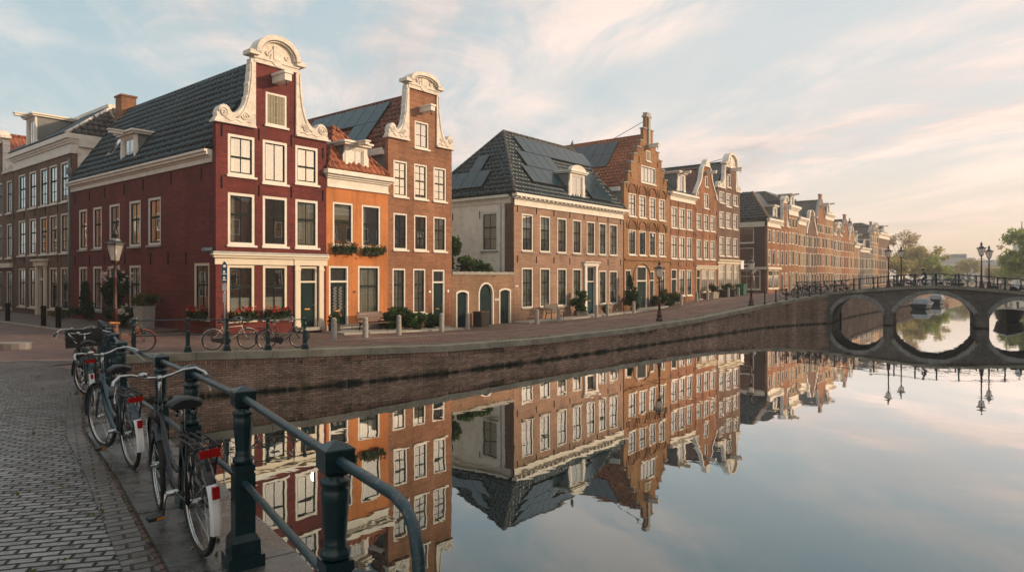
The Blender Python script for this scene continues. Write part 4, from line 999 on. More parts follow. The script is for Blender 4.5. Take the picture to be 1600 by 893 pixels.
# ------------------------------------------------------------------ brown house on the side street and its neighbour
def left_house():
    o = P0 + E*26.8
    H = House('canal_house', 'dull brown brick house with white cornice and hoist dormer left of the red house', o, ROT_SIDE, 1.4, 10.58, 10)
    for i, s in enumerate(((24.49, 25.8), (22.39, 23.66), (20.41, 21.6), (18.7, 19.96), (16.9, 18.05))):
        a0, a1 = 26.8-s[1]-.05, 26.8-s[0]+.05
        H.win(a0, a1, 8.14, 10.44, rail=.6, rows=(.3,), fr=.1, curtain='blind' if i % 2 else None)
        H.win(a0, a1, 5.2, 7.48, rail=.62, fr=.1, curtain='blind', rows=(.3,))
        if i != 2: H.win(a0, a1, 1.92, 4.38, rail=.63, fr=.1, frame='cream', curtain='full' if i % 2 else 'sides')
    H.door(4.9, 6.2, 1.45, 4.5, 3.6, frame='cream', fr=.14)
    for x in (4.78, 6.3):
        m = MB(); m.box(x-.14, -.12, 1.45, x+.14, -.002, 4.5); H.part('pilaster', m, 'cream')
    m = MB(); m.box(4.5, -.18, 4.5, 6.6, -.002, 4.8); m.box(4.35, -.3, 4.8, 6.75, -.002, 4.9); H.part('door_canopy', m, 'cream')
    H.wall_front([(0, .8), (10.56, .8), (10.56, 10.79), (0, 10.79)], 'plum_brick')
    H.cornice(0.03, 10.55, 10.8, 11.9, .34, back=.3)
    H.plain_walls(11.4, 11.4, 11.4, 'white_side')
    m = MB(); A, B, C, Dd = (0, -.3, 11.9), (10.6, -.3, 11.9), (10.6, 10, 11.9), (0, 10, 11.9)
    P, Q, S, T = (1.2, 2.6, 14.1), (9.0, 2.6, 14.1), (9.0, 9, 14.1), (1.2, 9, 14.1)
    m.poly([A, B, Q, P]); m.poly([B, C, S, Q]); m.poly([C, Dd, T, S]); m.poly([Dd, A, P, T]); m.poly([P, Q, S, T]); H.part('roof', m, 'tile_grey')
    H.tiles((0, -.3, 11.9), (1, 0, 0), (0, 2.9, 2.2), lambda v: 1.2*v, lambda v: 10.6-1.6*v, 'pan_dark')
    H.tiles((10.6, 0, 11.9), (0, 1, 0), (-1.6, 0, 2.2), lambda v: -.3+2.9*v, lambda v: 10-v, 'pan_grey')
    m = MB(); m.tube([B, Q], .10, 6); m.box(1.1, 2.4, 14.1, 9.1, 2.62, 14.3); m.box(8.88, 2.63, 14.1, 9.1, 9, 14.3); m.box(10.5, .3, 11.2, 10.75, 10, 11.9); H.part('roof_edge', m, 'white')
    H.dormer((3.4, .0, 11.95), 0, 1.7, 1.9, 2.3, hoist=True)
    m = MB(); m.tube([(10.5, -.12, 1.5), (10.5, -.12, 10.5)], .06, 8); m.box(10.38, -.28, 9.6, 10.62, -.02, 9.95); H.part('drain_pipe', m, 'zinc')
    H.anchors([(x, z) for x in (.2, 2.2, 4.3, 6.2, 8.3) for z in (7.6, 4.7)], .4)
left_house()
def far_left_house():
    o = P0 + E*33.0
    H = House('canal_house', 'brown gabled house with orange tiled roof at the left edge of the photo', o, ROT_SIDE, 1.4, 6.1, 10)
    for a0, a1 in ((.5, 1.5), (2.6, 3.6), (4.6, 5.7)):
        H.win(a0, a1, 8.1, 10.3, rail=.6, fr=.1); H.win(a0, a1, 5.1, 7.4, rail=.6, fr=.1, curtain='blind')
        H.win(a0, a1, 1.7, 4.2, rail=.6, fr=.1, frame='cream', curtain='sides')
    neck_gable(H, 0, 6.05, 10.9, 2.0, 4.1, 13.1, 13.9, 'plum_brick', 1.4)
    m = MB(); m.box(0.05, -.18, 4.45, 6.0, -.002, 4.75); H.part('shop_cornice', m, 'cream')
    H.plain_walls(10.8, 10.8, 10.8, 'plum_brick'); H.gable_roof(11.0, 13.7, 'tile_orange', y0=.3)
far_left_house()

# ------------------------------------------------------------------ the far row beyond the side street
def far_row():
    spec = [  # t0, t1, eave, top, kind, wall, roof, label
        (68.1, 73.0, 10.0, 10.9, 'corner', 'rust_brick', 'tile_dark', 'far corner house with dark side wall, black hipped roof and cream shopfront'),
        (73.05, 76.3, 10.3, 14.1, 'neck', 'rust_brick', 'tile_dark', 'narrow neck gable house next to the far corner house'),
        (76.35, 80.5, 12.0, 13.2, 'cornice', 'ochre_brick', 'tile_grey', 'brown house with heavy curved cornice in the far row'),
        (80.55, 84.2, 11.0, 11.9, 'cornice', 'tan_brick', 'tile_grey', 'lower tan house with white cornice in the far row'),
        (84.25, 89.6, 9.9, 13.3, 'bell', 'plum_brick', 'tile_grey', 'darker bell gable house with grey lower windows in the far row'),
        (89.7, 94.0, 12.5, 15.9, 'spout', 'rust_brick', 'tile_grey', 'tallest pointed gable house in the far row'),
        (94.05, 99.0, 12.6, 13.5, 'cornice', 'tan_brick', 'tile_red', 'tan cornice house beside the tallest far gable'),
        (99.05, 104.3, 10.4, 12.5, 'neck', 'pink_brick', 'tile_red', 'pale stepped neck gable house in the far row'),
        (104.35, 108.8, 11.0, 14.0, 'spout', 'rust_brick', 'tile_red', 'reddish house with tall spout gable in the far row'),
        (108.85, 112.9, 10.0, 12.5, 'bell', 'tan_brick', 'tile_red', 'tan bell gable house near the end of the far row'),
        (113, 117.3, 9.0, 9.7, 'cornice', 'pink_brick', 'tile_dark', 'low pink cornice house near the end of the far row'),
        (117.35, 125, 8.4, 9.1, 'cornice', 'grey_brick', 'tile_dark', 'low grey house with dark roof near the end of the far row'),
        (125.05, 128.5, 12.0, 14.1, 'spout', 'grey_brick', 'tile_dark', 'slim grey gabled house at the end of the far row'),
        (128.55, 133.2, 12.2, 14.3, 'neck', 'tan_brick', 'tile_dark', 'slim tan gabled house second from the end of the far row'),
        (133.3, 144.0, 11.6, 12.6, 'cornice', 'plum_brick', 'tile_grey', 'dark block closing the far row beside the trees')]
    for (t0, t1, ze, zt, kind, wm, rm, lab) in spec:
        W = t1-t0; b = 1.93
        H = House('canal_house', lab, pt(t0, 0), ROT_FRONT, b, W, 11, 'houses of the far row')
        n = max(2, round(W/1.45)); g = W/n
        rows = [(2.4, 4.4), (5.3, 7.2), (8.0, 9.6)] if ze < 11.9 else [(2.4, 4.5), (5.4, 7.3), (8.1, 9.7), (10.3, 11.6)]
        for ri, (z0, z1) in enumerate(rows):
            if z1 > ze-.3: continue
            if kind == 'corner' and ri == 0: continue
            for k in range(n):
                x = g*(k+.5); w = min(.95, g*.62)
                if ri == 0 and k == 0: H.door(x-w/2, x+w/2, b+.05, z1, b+2.2, fr=.08)
                else: H.win(x-w/2, x+w/2, z0, z1, rail=.6, fr=.1, deep=False, curtain=RND.choice(('full', 'sides', 'blind', None)), sash=RND.choice(('sash_dark', 'cream')), sill=False)
        c = W/2
        if kind == 'corner':
            H.win(.4, 2.3, 2.4, 4.7, cols=2, rail=.7, fr=.1, frame='cream', sash='cream', deep=False); H.win(2.5, 4.5, 2.4, 4.7, cols=3, rail=.7, fr=.1, frame='cream', sash='cream', deep=False)
            H.win(1.6, 3.6, 8.0, 9.8, 'L', rail=.5, rows=(.25, .75), fr=.1, cols=3, sash='sash_brown', curtain='blind'); H.win(1.6, 3.6, 5.4, 7.4, 'L', rail=None, cols=1, fr=.1)
            H.win(.8, 3.4, 2.3, 4.7, 'L', cols=3, rail=.7, fr=.12, frame='cream', sash='cream')
            H.wall_front([(0, 1.4), (W, 1.4), (W, ze), (0, ze)], wm); H.wall_left([(-10.9, 1.4), (-.285, 1.4), (-.285, ze), (-10.9, ze)], 'dark_brick')
            H.cornice(0, W, ze-.1, zt, .4)
            m = MB(); m.box(-.25, .3, ze-.1, -.002, 11, ze+.5); H.part('eaves_cornice', m, 'cream'); m = MB(); m.box(-.2, -.2, 4.75, W, -.002, 5.05); m.box(-.2, -.0015, 4.75, -.002, 4.4, 5.05); H.part('shop_cornice', m, 'cream')
            A, B, C, Dd = (-.2, -.2, zt), (W, -.2, zt), (W, 11, zt), (-.2, 11, zt); P, Q = (2.4, 2.6, zt+3.6), (2.4, 11, zt+3.6)
            m = MB(); m.poly([A, B, (W, 2.6, zt+3.6), P]); m.poly([Dd, A, P, Q]); m.poly([P, (W, 2.6, zt+3.6), (W, 11, zt+3.6), Q]); H.part('roof', m, rm)
            H.tiles((-.2, 0, zt), (0, 1, 0), (2.6, 0, 3.6), lambda v: -.2+2.8*v, lambda v: 11, 'pan_dark')
            m = MB(); m.tube([A, P], .13, 6); H.part('ridge_cap', m, 'ochre_brick')
            H.skylight((.9, 6.6, zt+1.6), (0, -.9, 0), (.55, 0, .76), (-.8, 0, .58)); H.dormer((3.3, .1, zt), 0, 1.4, 1.6, 1.8)
            H.plain_walls(1.5, ze, ze, 'dark_brick', left=False)
            continue
        if kind == 'cornice':
            H.wall_front([(0, 1.4), (W, 1.4), (W, ze), (0, ze)], wm); H.cornice(.03, W-.03, ze-.1, zt, .4)
            m = MB(); m.poly([(0, -.2, zt), (W, -.2, zt), (W, 3, zt+2), (0, 3, zt+2)]); m.poly([(0, 3, zt+2), (W, 3, zt+2), (W, 11, zt+2), (0, 11, zt+2)]); m.poly([(0, -.2, zt), (0, 3, zt+2), (0, 11, zt+2), (0, 11, ze)]); m.poly([(W, -.2, zt), (W, 11, ze), (W, 11, zt+2), (W, 3, zt+2)]); H.part('roof', m, rm)
            if W > 4: H.dormer((c, .1, zt), 0, 1.4, 1.4, 1.6, hoist=True)
            H.plain_walls(ze, ze, ze, wm)
        elif kind == 'neck':
            neck_gable(H, 0, W, ze, W*.28, W*.72, zt-.75, zt, wm, b, pedw=.2); H.plain_walls(ze-.3, ze-.3, ze-.3, wm); H.gable_roof(ze-.2, zt-.5, rm, y0=.35); H.hoist(c, zt-1.6, .9)
        elif kind == 'bell':
            prof = [(1, 0), (.9, .2), (.66, .42), (.5, .62), (.44, .8), (.36, .93), (.14, 1)]
            r = [(c+a*W/2, ze+(zt-ze)*q) for a, q in prof]; l = [(c-a*W/2, ze+(zt-ze)*q) for a, q in prof]
            H.wall_front([(0, 1.4), (W, 1.4)] + r + l[::-1], wm)
            for sg in (-1, 1):
                o = [(c+sg*(a*W/2+.1), ze+(zt-ze)*q) for a, q in prof]; i_ = [(c+sg*max(.02, a*W/2-.3), ze+(zt-ze)*q) for a, q in prof]
                pl = o+i_[::-1]; m = MB(); m.slab(pl if sg > 0 else pl[::-1], [], FR, -.1, .32); H.part('gable_claw', m, 'trim')
            H.plain_walls(ze-.3, ze-.3, ze-.3, wm); H.gable_roof(ze-.2, zt-.6, rm, y0=.35); H.hoist(c, zt-1.2, .8)
        else:
            hw = W/2
            H.wall_front([(0, 1.4), (W, 1.4), (W, ze), (c+.45, zt-.9), (c+.45, zt), (c-.45, zt), (c-.45, zt-.9), (0, ze)], wm)
            m = MB(); m.box(c-.55, -.08, zt+.002, c+.55, .34, zt+.14)
            for sg in (-1, 1):
                pl = [(c+sg*(hw+.05), ze), (c+sg*.45, zt-.85), (c+sg*.45, zt-.6), (c+sg*(hw+.08), ze+.28)]; m.slab(pl if sg < 0 else pl[::-1], [], FR, -.08, .34)
            H.part('gable_coping', m, 'stone'); H.plain_walls(ze-.3, ze-.3, ze-.3, wm); H.gable_roof(ze-.1, zt-.75, rm, y0=.35); H.hoist(c, zt-1.7, 1.1)
        if RND.random() < .5: H.chimney(W*.8, 4, ze, zt+1.4 if kind == 'cornice' else ze+2.6, .6, .6, pots=1)
far_row()

# ------------------------------------------------------------------ ground
def offset_line(pts, d):
    out = []
    for i, p in enumerate(pts):
        a = Vector(pts[max(0, i-1)]); b = Vector(pts[min(len(pts)-1, i+1)]); t = (b-a).normalized(); n = Vector((t.y, -t.x))
        out.append(Vector(p) + n*d)
    return out
def yline(y):
    return lerp_tab([(-14, 12.0), (2.74, -.72), (4.15, -1.66), (5.25, -2.49), (6.47, -3.38), (8.5, -4.94), (19.8, -12.15)], y)
NEARP = [(yline(y), y) for y in (-14, -8, -3, 0, 2.0, 2.74, 4.15, 5.25, 6.47, 8.5, 10.4, 12.3, 14.2, 16.1, 18.0, 19.8)]
NEAREDGE = offset_line(NEARP, .28)
WE = [(-11.75, 20.15), (-10, 21.3), (-7.03, 23.06), (-5.19, 24.5), (-2.53, 26.7), (1.46, 30.7), (7.03, 36.9), (12.26, 42.9), (18.8, 50.3), (22.5, 53.2), (26.2, 55.5), (29.6, 60.4)]
WE = [Vector(p) for p in WE]
BEYOND = [pt(t, 11.6) for t in (58, 75, 100, 130, 160, 200)] + [pt(230, 8), pt(262, 0)]
def ground(name, poly, mat, dz, step, fn=gz, inner=None, kind='structure'):
    xs = [p[0] for p in poly]; ys = [p[1] for p in poly]; vs = [Vector((p[0], p[1])) for p in poly]; es = [(i, (i+1) % len(vs)) for i in range(len(vs))]
    bx = inner or (min(xs), max(xs), min(ys), max(ys))
    def inside(x, y):
        c = False; j = len(poly)-1
        for i in range(len(poly)):
            a, b = poly[i], poly[j]
            if (a[1] > y) != (b[1] > y) and x < (b[0]-a[0])*(y-a[1])/(b[1]-a[1])+a[0]: c = not c
            j = i
        return c
    if step:
        x = bx[0]
        while x < bx[1]:
            y = bx[2]
            while y < bx[3]:
                if inside(x, y): vs.append(Vector((x, y)))
                y += step
            x += step
    ov, oe, of, *_ = geometry.delaunay_2d_cdt(vs, es, [], 0, 1e-4)
    m = MB(); m.v = [Vector((p.x, p.y, fn(p.x, p.y)+dz)) for p in ov]
    for f in of:
        c = sum((ov[i] for i in f), Vector((0, 0)))/len(f)
        if not inside(c.x, c.y): continue
        p = [ov[i] for i in f]; ar = sum(p[i].x*p[(i+1) % len(p)].y-p[(i+1) % len(p)].x*p[i].y for i in range(len(p)))
        m.f.append(tuple(f) if ar > 0 else tuple(reversed(f))); m.m.append(0); m.sm.append(True)
    o = m.build(name, mat); 
    if kind: tag(o, kind=kind)
    return o
def fz(x, y):
    return gz(x, y) if abs(x) < 400 and y < 400 else 1.9
land = [tuple(p) for p in NEAREDGE] + [tuple(p) for p in WE[1:]] + [tuple(p) for p in BEYOND] + [(300, 420), (900, 900), (-900, 900), (-900, -900), (30, -900)]
ground('street', land, 'street', 0, 1.5, fz, (-45, 60, -10, 90))
# right bank across the canal
RB = [(NEAREDGE[0].x+6, NEAREDGE[0].y), (4.6, -2.2), (20, 20.2), (40.5, 48.6), (46, 57)] + [tuple(pt(t, 26.5)) for t in (72, 100, 130)] + [tuple(pt(t, q)) for t, q in ((170, 24), (210, 17), (245, 10))]
ground('right_bank_street', RB + [(330, 300), (900, 890), (900, -900), (31, -900)], 'street', 0, None, lambda x, y: 1.6 if y < 30 else (2.45 if 44 < y < 60 else 1.9))
w = MB(); w.poly([(-60, -60, 0), (500, -60, 0), (500, 500, 0), (-60, 500, 0)]); tag(w.build('water', 'water'), kind='structure')
# near clinker pavement, drawn over the street sheet
inner = offset_line(NEARP, -.42)
ARC = [(-11.7, 17.0), (-11.5, 18.0), (-12.0, 18.6), (-13.5, 18.6), (-17.0, 17.6), (-22, 16.6), (-32, 15.6)]
cob = [tuple(p) for p in inner if p.y < 16.9] + ARC + [(-32, -12)]
ground('cobbled_pavement', cob, 'cobble', .022, .8, gz, (-14, 8, -4, 19))
def strip(name, pts_a, pts_b, mat, dz, thick=None, kind='structure', fn=gz):
    m = MB()
    for i in range(len(pts_a)-1):
        a, b, c, d = pts_a[i], pts_a[i+1], pts_b[i+1], pts_b[i]
        q = [(p[0], p[1], fn(p[0], p[1])+dz) for p in (a, b, c, d)]
        if thick: m.hexa([(x, y, z-thick) for x, y, z in q] + q)
        else: m.poly(q)
    o = m.build(name, mat); 
    if kind: tag(o, kind=kind)
    return o
# edge row of bricks and the arc kerb
strip('edge_bricks', inner[:-3], offset_line(NEARP, -.60)[:-3], 'edgebrick', .030)
strip('kerb_line', [Vector(p) for p in ARC[2:]], offset_line([Vector(p) for p in ARC[2:]], -.16), 'gutter', .030)
# pavements along the facades
TS = [t*1.0 for t in range(-3, 60)]
strip('pavement', [pt(t, 2.2) for t in TS[3:]], [pt(t, .0) for t in TS[3:]], 'pave', .006)
strip('gutter_strip', [pt(t, 4.15) for t in TS[5:]], [pt(t, 3.92) for t in TS[5:]], 'gutter', .010)
strip('stoep', [pt(t, 1.75) for t in TS[22:42]], [pt(t, .4) for t in TS[22:42]], 'stone', .10, .3)
strip('stoep', [pt(t, 1.9) for t in TS[8:17]], [pt(t, .4) for t in TS[8:17]], 'stone', .09, .3)
SS = [s*1.0 for s in range(3, 40)]
strip('side_pavement', [P0+E*s-D*3.25 for s in SS], [P0+E*s-D*.0 for s in SS], 'pave', .10, .4)
strip('kerb', [P0+E*s-D*3.42 for s in SS], [P0+E*s-D*3.25 for s in SS], 'stone', .105, .4)
# traffic island tip at the left edge
m = MB(); tip = pt(-6.9, -.2); isl = [(tip.x+.6*math.cos(a)*(2.2 if math.cos(a) < 0 else 1), tip.y+.38*math.sin(a)) for a in [2*math.pi*k/16 for k in range(16)]]
m.slab([(x, y) for x, y in isl], [], lambda a, b, d: (a, b, d), 1.62, 1.3); tag(m.build('kerb_island', 'gutter'), kind='structure')

# quay walls (brick below, stone coping on top)
def quay(label, edge, wmat, cmat, cw, over=.05, ct=.24, top=.03):
    e = thing('quay_wall', label, 'wall', (edge[0][0], edge[0][1], 0))
    o0 = Vector((edge[0][0], edge[0][1], 0))
    m = MB(); dist = 0
    for i in range(len(edge)-1):
        a, b = Vector(edge[i]), Vector(edge[i+1]); k = max(1, int((b-a).length/2))
        for j in range(k):
            p, q = a.lerp(b, j/k), a.lerp(b, (j+1)/k); zp, zq = gz(*p)-.15, gz(*q)-.15
            m.poly([(p.x, p.y, -1.2), (q.x, q.y, -1.2), (q.x, q.y, zq), (p.x, p.y, zp)])
    wl = m.build('wall', wmat, e, off=-o0)
    sc = MB(); eo = offset_line(edge, .008)
    for i in range(len(edge)-1):
        a, b = eo[i], eo[i+1]; k = max(1, int((b-a).length/2))
        for j in range(k):
            p, q = a.lerp(b, j/k), a.lerp(b, (j+1)/k); zp, zq = gz(*p)-.16, gz(*q)-.16
            sc.poly([(p.x, p.y, zp-.24), (q.x, q.y, zq-.24), (q.x, q.y, zq), (p.x, p.y, zp)])
    sc.build('soldier_course', 'quay_soldier', e, off=-o0)
    c = MB(); oo = offset_line(edge, over); ii = offset_line(edge, -cw); 
    for i in range(len(edge)-1):
        L = (Vector(edge[i+1])-Vector(edge[i])).length; k = max(1, round(L/1.25))
        for j in range(k):
            f0, f1 = j/k+.006/L, (j+1)/k-.006/L
            a, b = oo[i].lerp(oo[i+1], f0), oo[i].lerp(oo[i+1], f1); d_, c_ = ii[i].lerp(ii[i+1], f0), ii[i].lerp(ii[i+1], f1)
            z = [gz(p.x, p.y)+top+RND.uniform(-.006, .006) for p in (a, b, c_, d_)]
            P_ = (a, b, c_, d_)
            c.hexa([(P_[n].x, P_[n].y, z[n]-ct) for n in range(4)] + [(P_[n].x, P_[n].y, z[n]) for n in range(4)])
    c.build('coping', cmat, e, off=-o0)
    return e
quay('near brick quay wall with wet dark edge stones under the bicycles', NEAREDGE, 'quay_brick', 'wetstone', .66, top=.046)
quay('long weathered brick quay wall with pale coping below the houses', WE[:-1], 'quay_brick', 'coping', .5)
strip('mossy_verge', offset_line(WE[1:-2], -.52), offset_line(WE[1:-2], -1.15), 'mossy', .014)
quay('brick quay wall on the left seen through the bridge arch', [WE[-1]] + BEYOND[:-1], 'quay_brick', 'coping', .5)
rbw = thing('quay_wall', 'brick quay wall of the right bank', 'wall', (0, 0, 0))
m = MB()
for a, b in zip(RB[1:], RB[2:]):
    k = 6
    for j in range(k):
        p, q = Vector(a).lerp(Vector(b), j/k), Vector(a).lerp(Vector(b), (j+1)/k); m.poly([(q.x, q.y, -1), (p.x, p.y, -1), (p.x, p.y, 1.9 if p.y > 30 else 1.6), (q.x, q.y, 1.9 if q.y > 30 else 1.6)])
m.build('wall', 'quay_brick', rbw)

# ------------------------------------------------------------------ bridge
BO = Vector((26.2, 55.4)); BA = Vector((.853, -.521)).normalized(); BB = Vector((-BA.y, BA.x))   # along the bridge, and away from the camera
BW = 6.0
def bp(s, d, z): p = BO + BA*s + BB*d; return Vector((p.x, p.y, z))
def deck(s): return 2.42 + .72*math.exp(-((s-7.3)/6.0)**2) 
def bridge():
    o = bp(7, 0, 0)
    e = thing('bridge', 'dark brick canal bridge with three arches and pale stone coping', 'bridge', o)
    arches = [(0.15, 3.85, .75, 2.12), (4.6, 9.85, .95, 2.52), (10.75, 14.5, .75, 2.12)]
    top = [(s, deck(s)-.2) for s in [(-3.5 + k*.75) for k in range(31)]]
    face = [(-3.5, -.8), (19, -.8)] + [(s, z) for s, z in reversed(top)]
    face = [(-3.5, -.8), (top[-1][0], -.8)] + [(s, z) for s, z in reversed(top)]
    def arc(s0, s1, zs, zc, n=18):
        c = (s0+s1)/2; hw = (s1-s0)/2; h = zc-zs; Rr = (hw*hw+h*h)/(2*h); z0 = zc-Rr; th = math.asin(hw/Rr)
        return [(c+Rr*math.sin(-th+2*th*k/n), z0+Rr*math.cos(-th+2*th*k/n)) for k in range(n+1)]
    holes = [[(a[1], -.7), (a[0], -.7)][::-1] + arc(*a)[::-1] for a in arches]
    m = MB()
    fn = lambda a, b, d: tuple(bp(a, d, b)-o)
    m.slab(face, holes, fn, 0, BW)
    m.build('masonry', 'bridge_brick', e)
    for a in arches:
        A = arc(*a); c = (a[0]+a[1])/2
        Bq = arc(a[0]-.0, a[1]+.0, a[2], a[3])
        outer = []
        for (s, z) in A:
            v = Vector((s-c, (z-(a[2]-1.0)))).normalized(); outer.append((s+v.x*.30, z+v.y*.30))
        for d0, d1 in ((-.05, -.002), (BW+.002, BW+.05)):
            r = MB()
            for k in range(len(A)-1):
                q = [A[k], A[k+1], outer[k+1], outer[k]]; g = .012
                r.hexa([fn(q[0][0]+g, q[0][1], d0), fn(q[1][0]-g, q[1][1], d0), fn(q[1][0]-g, q[1][1], d1), fn(q[0][0]+g, q[0][1], d1), fn(q[3][0]+g, q[3][1], d0), fn(q[2][0]-g, q[2][1], d0), fn(q[2][0]-g, q[2][1], d1), fn(q[3][0]+g, q[3][1], d1)])
            r.build('arch_ring', 'archstone', e)
        
    for s0, s1 in ((3.95, 4.5), (9.95, 10.65), (-.75, .0)):
        p = MB(); p.box(0, 0, 0, 0, 0, 0)
        p = MB(); c = (s0+s1)/2
        q = [fn(s0, -1.2, -.003), fn(s1, -1.2, -.003), fn(s1, -1.2, -.28), fn(s0, -1.2, -.28)]; t = [fn(s0, 1.02, -.003), fn(s1, 1.02, -.003), fn(s1, 1.02, -.28), fn(s0, 1.02, -.28)]
        p.hexa(q[::-1]+t[::-1])
        q = [fn(s0-.06, 1.022, -.003), fn(s1+.06, 1.022, -.003), fn(s1+.06, 1.022, -.34), fn(s0-.06, 1.022, -.34)]; t = [fn(s0-.06, 1.14, -.003), fn(s1+.06, 1.14, -.003), fn(s1+.06, 1.14, -.34), fn(s0-.06, 1.14, -.34)]
        p.hexa(q[::-1]+t[::-1]); p.build('pier', 'bridge_brick', e)
    for d0, d1 in ((-.12, .35), (BW-.35, BW+.12)):
        c = MB()
        for (s0, z0), (s1, z1) in zip(top, top[1:]):
            q = [fn(s0+.01, z0+.002, d0), fn(s1, z1+.002, d0), fn(s1, z1+.002, d1), fn(s0+.01, z0+.002, d1)]; c.hexa(q + [(x, y, z+.22) for x, y, z in q])
        c.build('coping', 'coping', e)
    c = MB()
    for (s0, z0), (s1, z1) in zip(top, top[1:]):
        c.poly([fn(s0, z0+.06, .35), fn(s1, z1+.06, .35), fn(s1, z1+.06, BW-.35), fn(s0, z0+.06, BW-.35)])
    c.build('deck', 'street', e)
bridge()

# ------------------------------------------------------------------ railings
def rail_post_mesh(h=1.1, ornate=True):
    key = ('post', h, ornate)
    if key in CACHE: return CACHE[key]
    m = MB(); k = h/1.1
    def sq(w, z0, z1, w1=None):
        w1 = w1 or w; m.hexa([(-w/2, -w/2, z0*k), (w/2, -w/2, z0*k), (w/2, w/2, z0*k), (-w/2, w/2, z0*k), (-w1/2, -w1/2, z1*k), (w1/2, -w1/2, z1*k), (w1/2, w1/2, z1*k), (-w1/2, w1/2, z1*k)])
    if ornate:
        sq(.21, 0, .075); sq(.17, .075, .16, .165); sq(.165, .16, .2, .12); sq(.118, .2, .565); sq(.105, .565, .58); sq(.118, .58, .62, .115)
        m.lathe([(.05, .62*k), (.062, .635*k), (.062, .655*k), (.045, .67*k), (.05, .68*k), (.044, .69*k), (.046, .72*k), (.056, .86*k), (.058, .9*k), (.05, .912*k), (.062, .925*k), (.06, .945*k), (.042, .955*k), (.042, .965*k), (.055, .985*k)], (0, 0, 0), 20)
        sq(.09, .965, .985, .118); sq(.122, .985, 1.065); sq(.128, 1.065, 1.072, .122); sq(.122, 1.072, 1.1, .01)
    else:
        m.lathe([(.1, 0), (.1, .1*k), (.065, .16*k), (.05, .2*k), (.05, .55*k), (.065, .57*k), (.065, .61*k), (.05, .63*k), (.055, .8*k), (.06, .84*k), (.045, .88*k), (.06, .92*k), (.065, 1.0*k), (.065, 1.05*k), (.02, 1.1*k)], (0, 0, 0), 10)
    CACHE[key] = m.mesh('post', 'rail'); return CACHE[key]
def railing(label, posts, h, ornate=True, lower=.51, r=.022, group=None, end=None, rails=None):
    o = Vector(posts[0]); e = thing('canal_railing', label, 'railing', o, 0, group)
    for i, p in enumerate(posts):
        a, b = Vector(posts[max(0, i-1)]), Vector(posts[min(len(posts)-1, i+1)]); d = b-a
        put('post', rail_post_mesh(h, ornate), e, Vector(p)-o, math.atan2(d.y, d.x))
    up = Vector((0, 0, 1))
    for zf in (1.025*h/1.1, lower*h/1.1):
        pts = [Vector(p)-o+up*zf for p in posts]
        if end: pts = [Vector(q)+up*(zf if zf > .8 else zf)-o if isinstance(q, tuple) else q for q in end[0 if zf > .8 else 1]] + pts
        m = MB(); m.tube(pts, r, 12); m.build('rail', 'railworn' if ornate else 'rail', e)
    return e
def np_(y): return (yline(y), y, gz(yline(y), y)+.046)
ny = [2.74, 4.15, 5.3, 6.47, 8.5, 10.4, 12.3, 14.2, 16.1, 18.0]
z0 = gz(-.3, 2.2)
e_top = [(-.16, 2.02, z0-1.0), (-.16, 2.02, z0-.5), (-.165, 2.03, z0-.22), (-.2, 2.07, z0-.08), (-.26, 2.14, z0-.02), (-.36, 2.26, z0+.01)]
e_low = [(-.16, 2.02, z0-.40), (-.3, 2.18, z0-.02), (-.36, 2.26, z0+.005)]
def shift(l, z): return [Vector((x, y, zz)) for x, y, zz in l]
def near_rail():
    posts = [np_(y) for y in ny] + [(-12.12, 19.75, gz(-12.1, 19.8)+.03)]
    o = Vector(posts[0]); e = thing('canal_railing', 'dark green cast iron railing along the near quay with bicycles leaning on it', 'railing', o)
    for i, p in enumerate(posts):
        a, b = Vector(posts[max(0, i-1)]), Vector(posts[min(len(posts)-1, i+1)]); d = b-a
        put('post', rail_post_mesh(1.1, True), e, Vector(p)-o, math.atan2(d.y, d.x))
    zb = gz(-.3, 2.2)
    # the rails run past the nearest post and turn down to the stone
    top = [(-.285, 2.085, zb), (-.285, 2.085, zb+.5), (-.285, 2.085, zb+.82), (-.292, 2.10, zb+.93), (-.312, 2.14, zb+1.01), (-.345, 2.20, zb+1.05), (-.40, 2.29, zb+1.066)]
    low = [(-.288, 2.09, zb+.53), (-.40, 2.29, zb+.55)]
    m = MB(); m.tube([Vector(q)-o for q in top] + [Vector(p)-o+Vector((0, 0, 1.025)) for p in posts], .021, 14); m.build('rail', 'railworn', e)
    m = MB(); m.tube([Vector(q)-o for q in low] + [Vector(p)-o+Vector((0, 0, .51)) for p in posts], .02, 12); m.build('rail', 'railworn', e)
near_rail()
fe = offset_line(WE, -.22)
far_posts = [(-11.6, 20.6), (-10.35, 21.45), (-9.35, 22.05), (-8.25, 22.7), (-7.2, 23.35)]
railing('dark green railing on the far quay corner in front of two parked bicycles', [(x, y, gz(x, y)+.03) for x, y in far_posts], 1.1, True, .55, .018)
# bridge railings
BP = [-2.5 + 1.42*k for k in range(15)]
def brail(d, label):
    posts = [tuple(bp(s, d, deck(s)+.03)) for s in BP]
    return railing(label, posts, .95, False, .48, .022, 'bridge railings')
brail(.1, 'dark railing on the near edge of the bridge'); brail(BW-.1, 'dark railing on the far edge of the bridge')
qp = [WE[8].lerp(WE[9], .15), WE[8].lerp(WE[9], .48), WE[8].lerp(WE[9], .8), WE[9].lerp(WE[10], .15), WE[9].lerp(WE[10], .5), WE[9].lerp(WE[10], .85)]
off = (WE[9]-WE[8]).normalized(); nn_ = Vector((-off.y, off.x))*.3
for k in range(3):
    p = qp[k]+nn_; o = put('bollard', rail_post_mesh(.95, False), None, (p.x, p.y, gz(p.x, p.y)+.03))
    tag(o, ('black iron quay post nearest the second lamp', 'black iron quay post in the middle of three before the bridge', 'black iron quay post closest to the bridge railing')[k], 'post', 'iron posts at the quay edge')
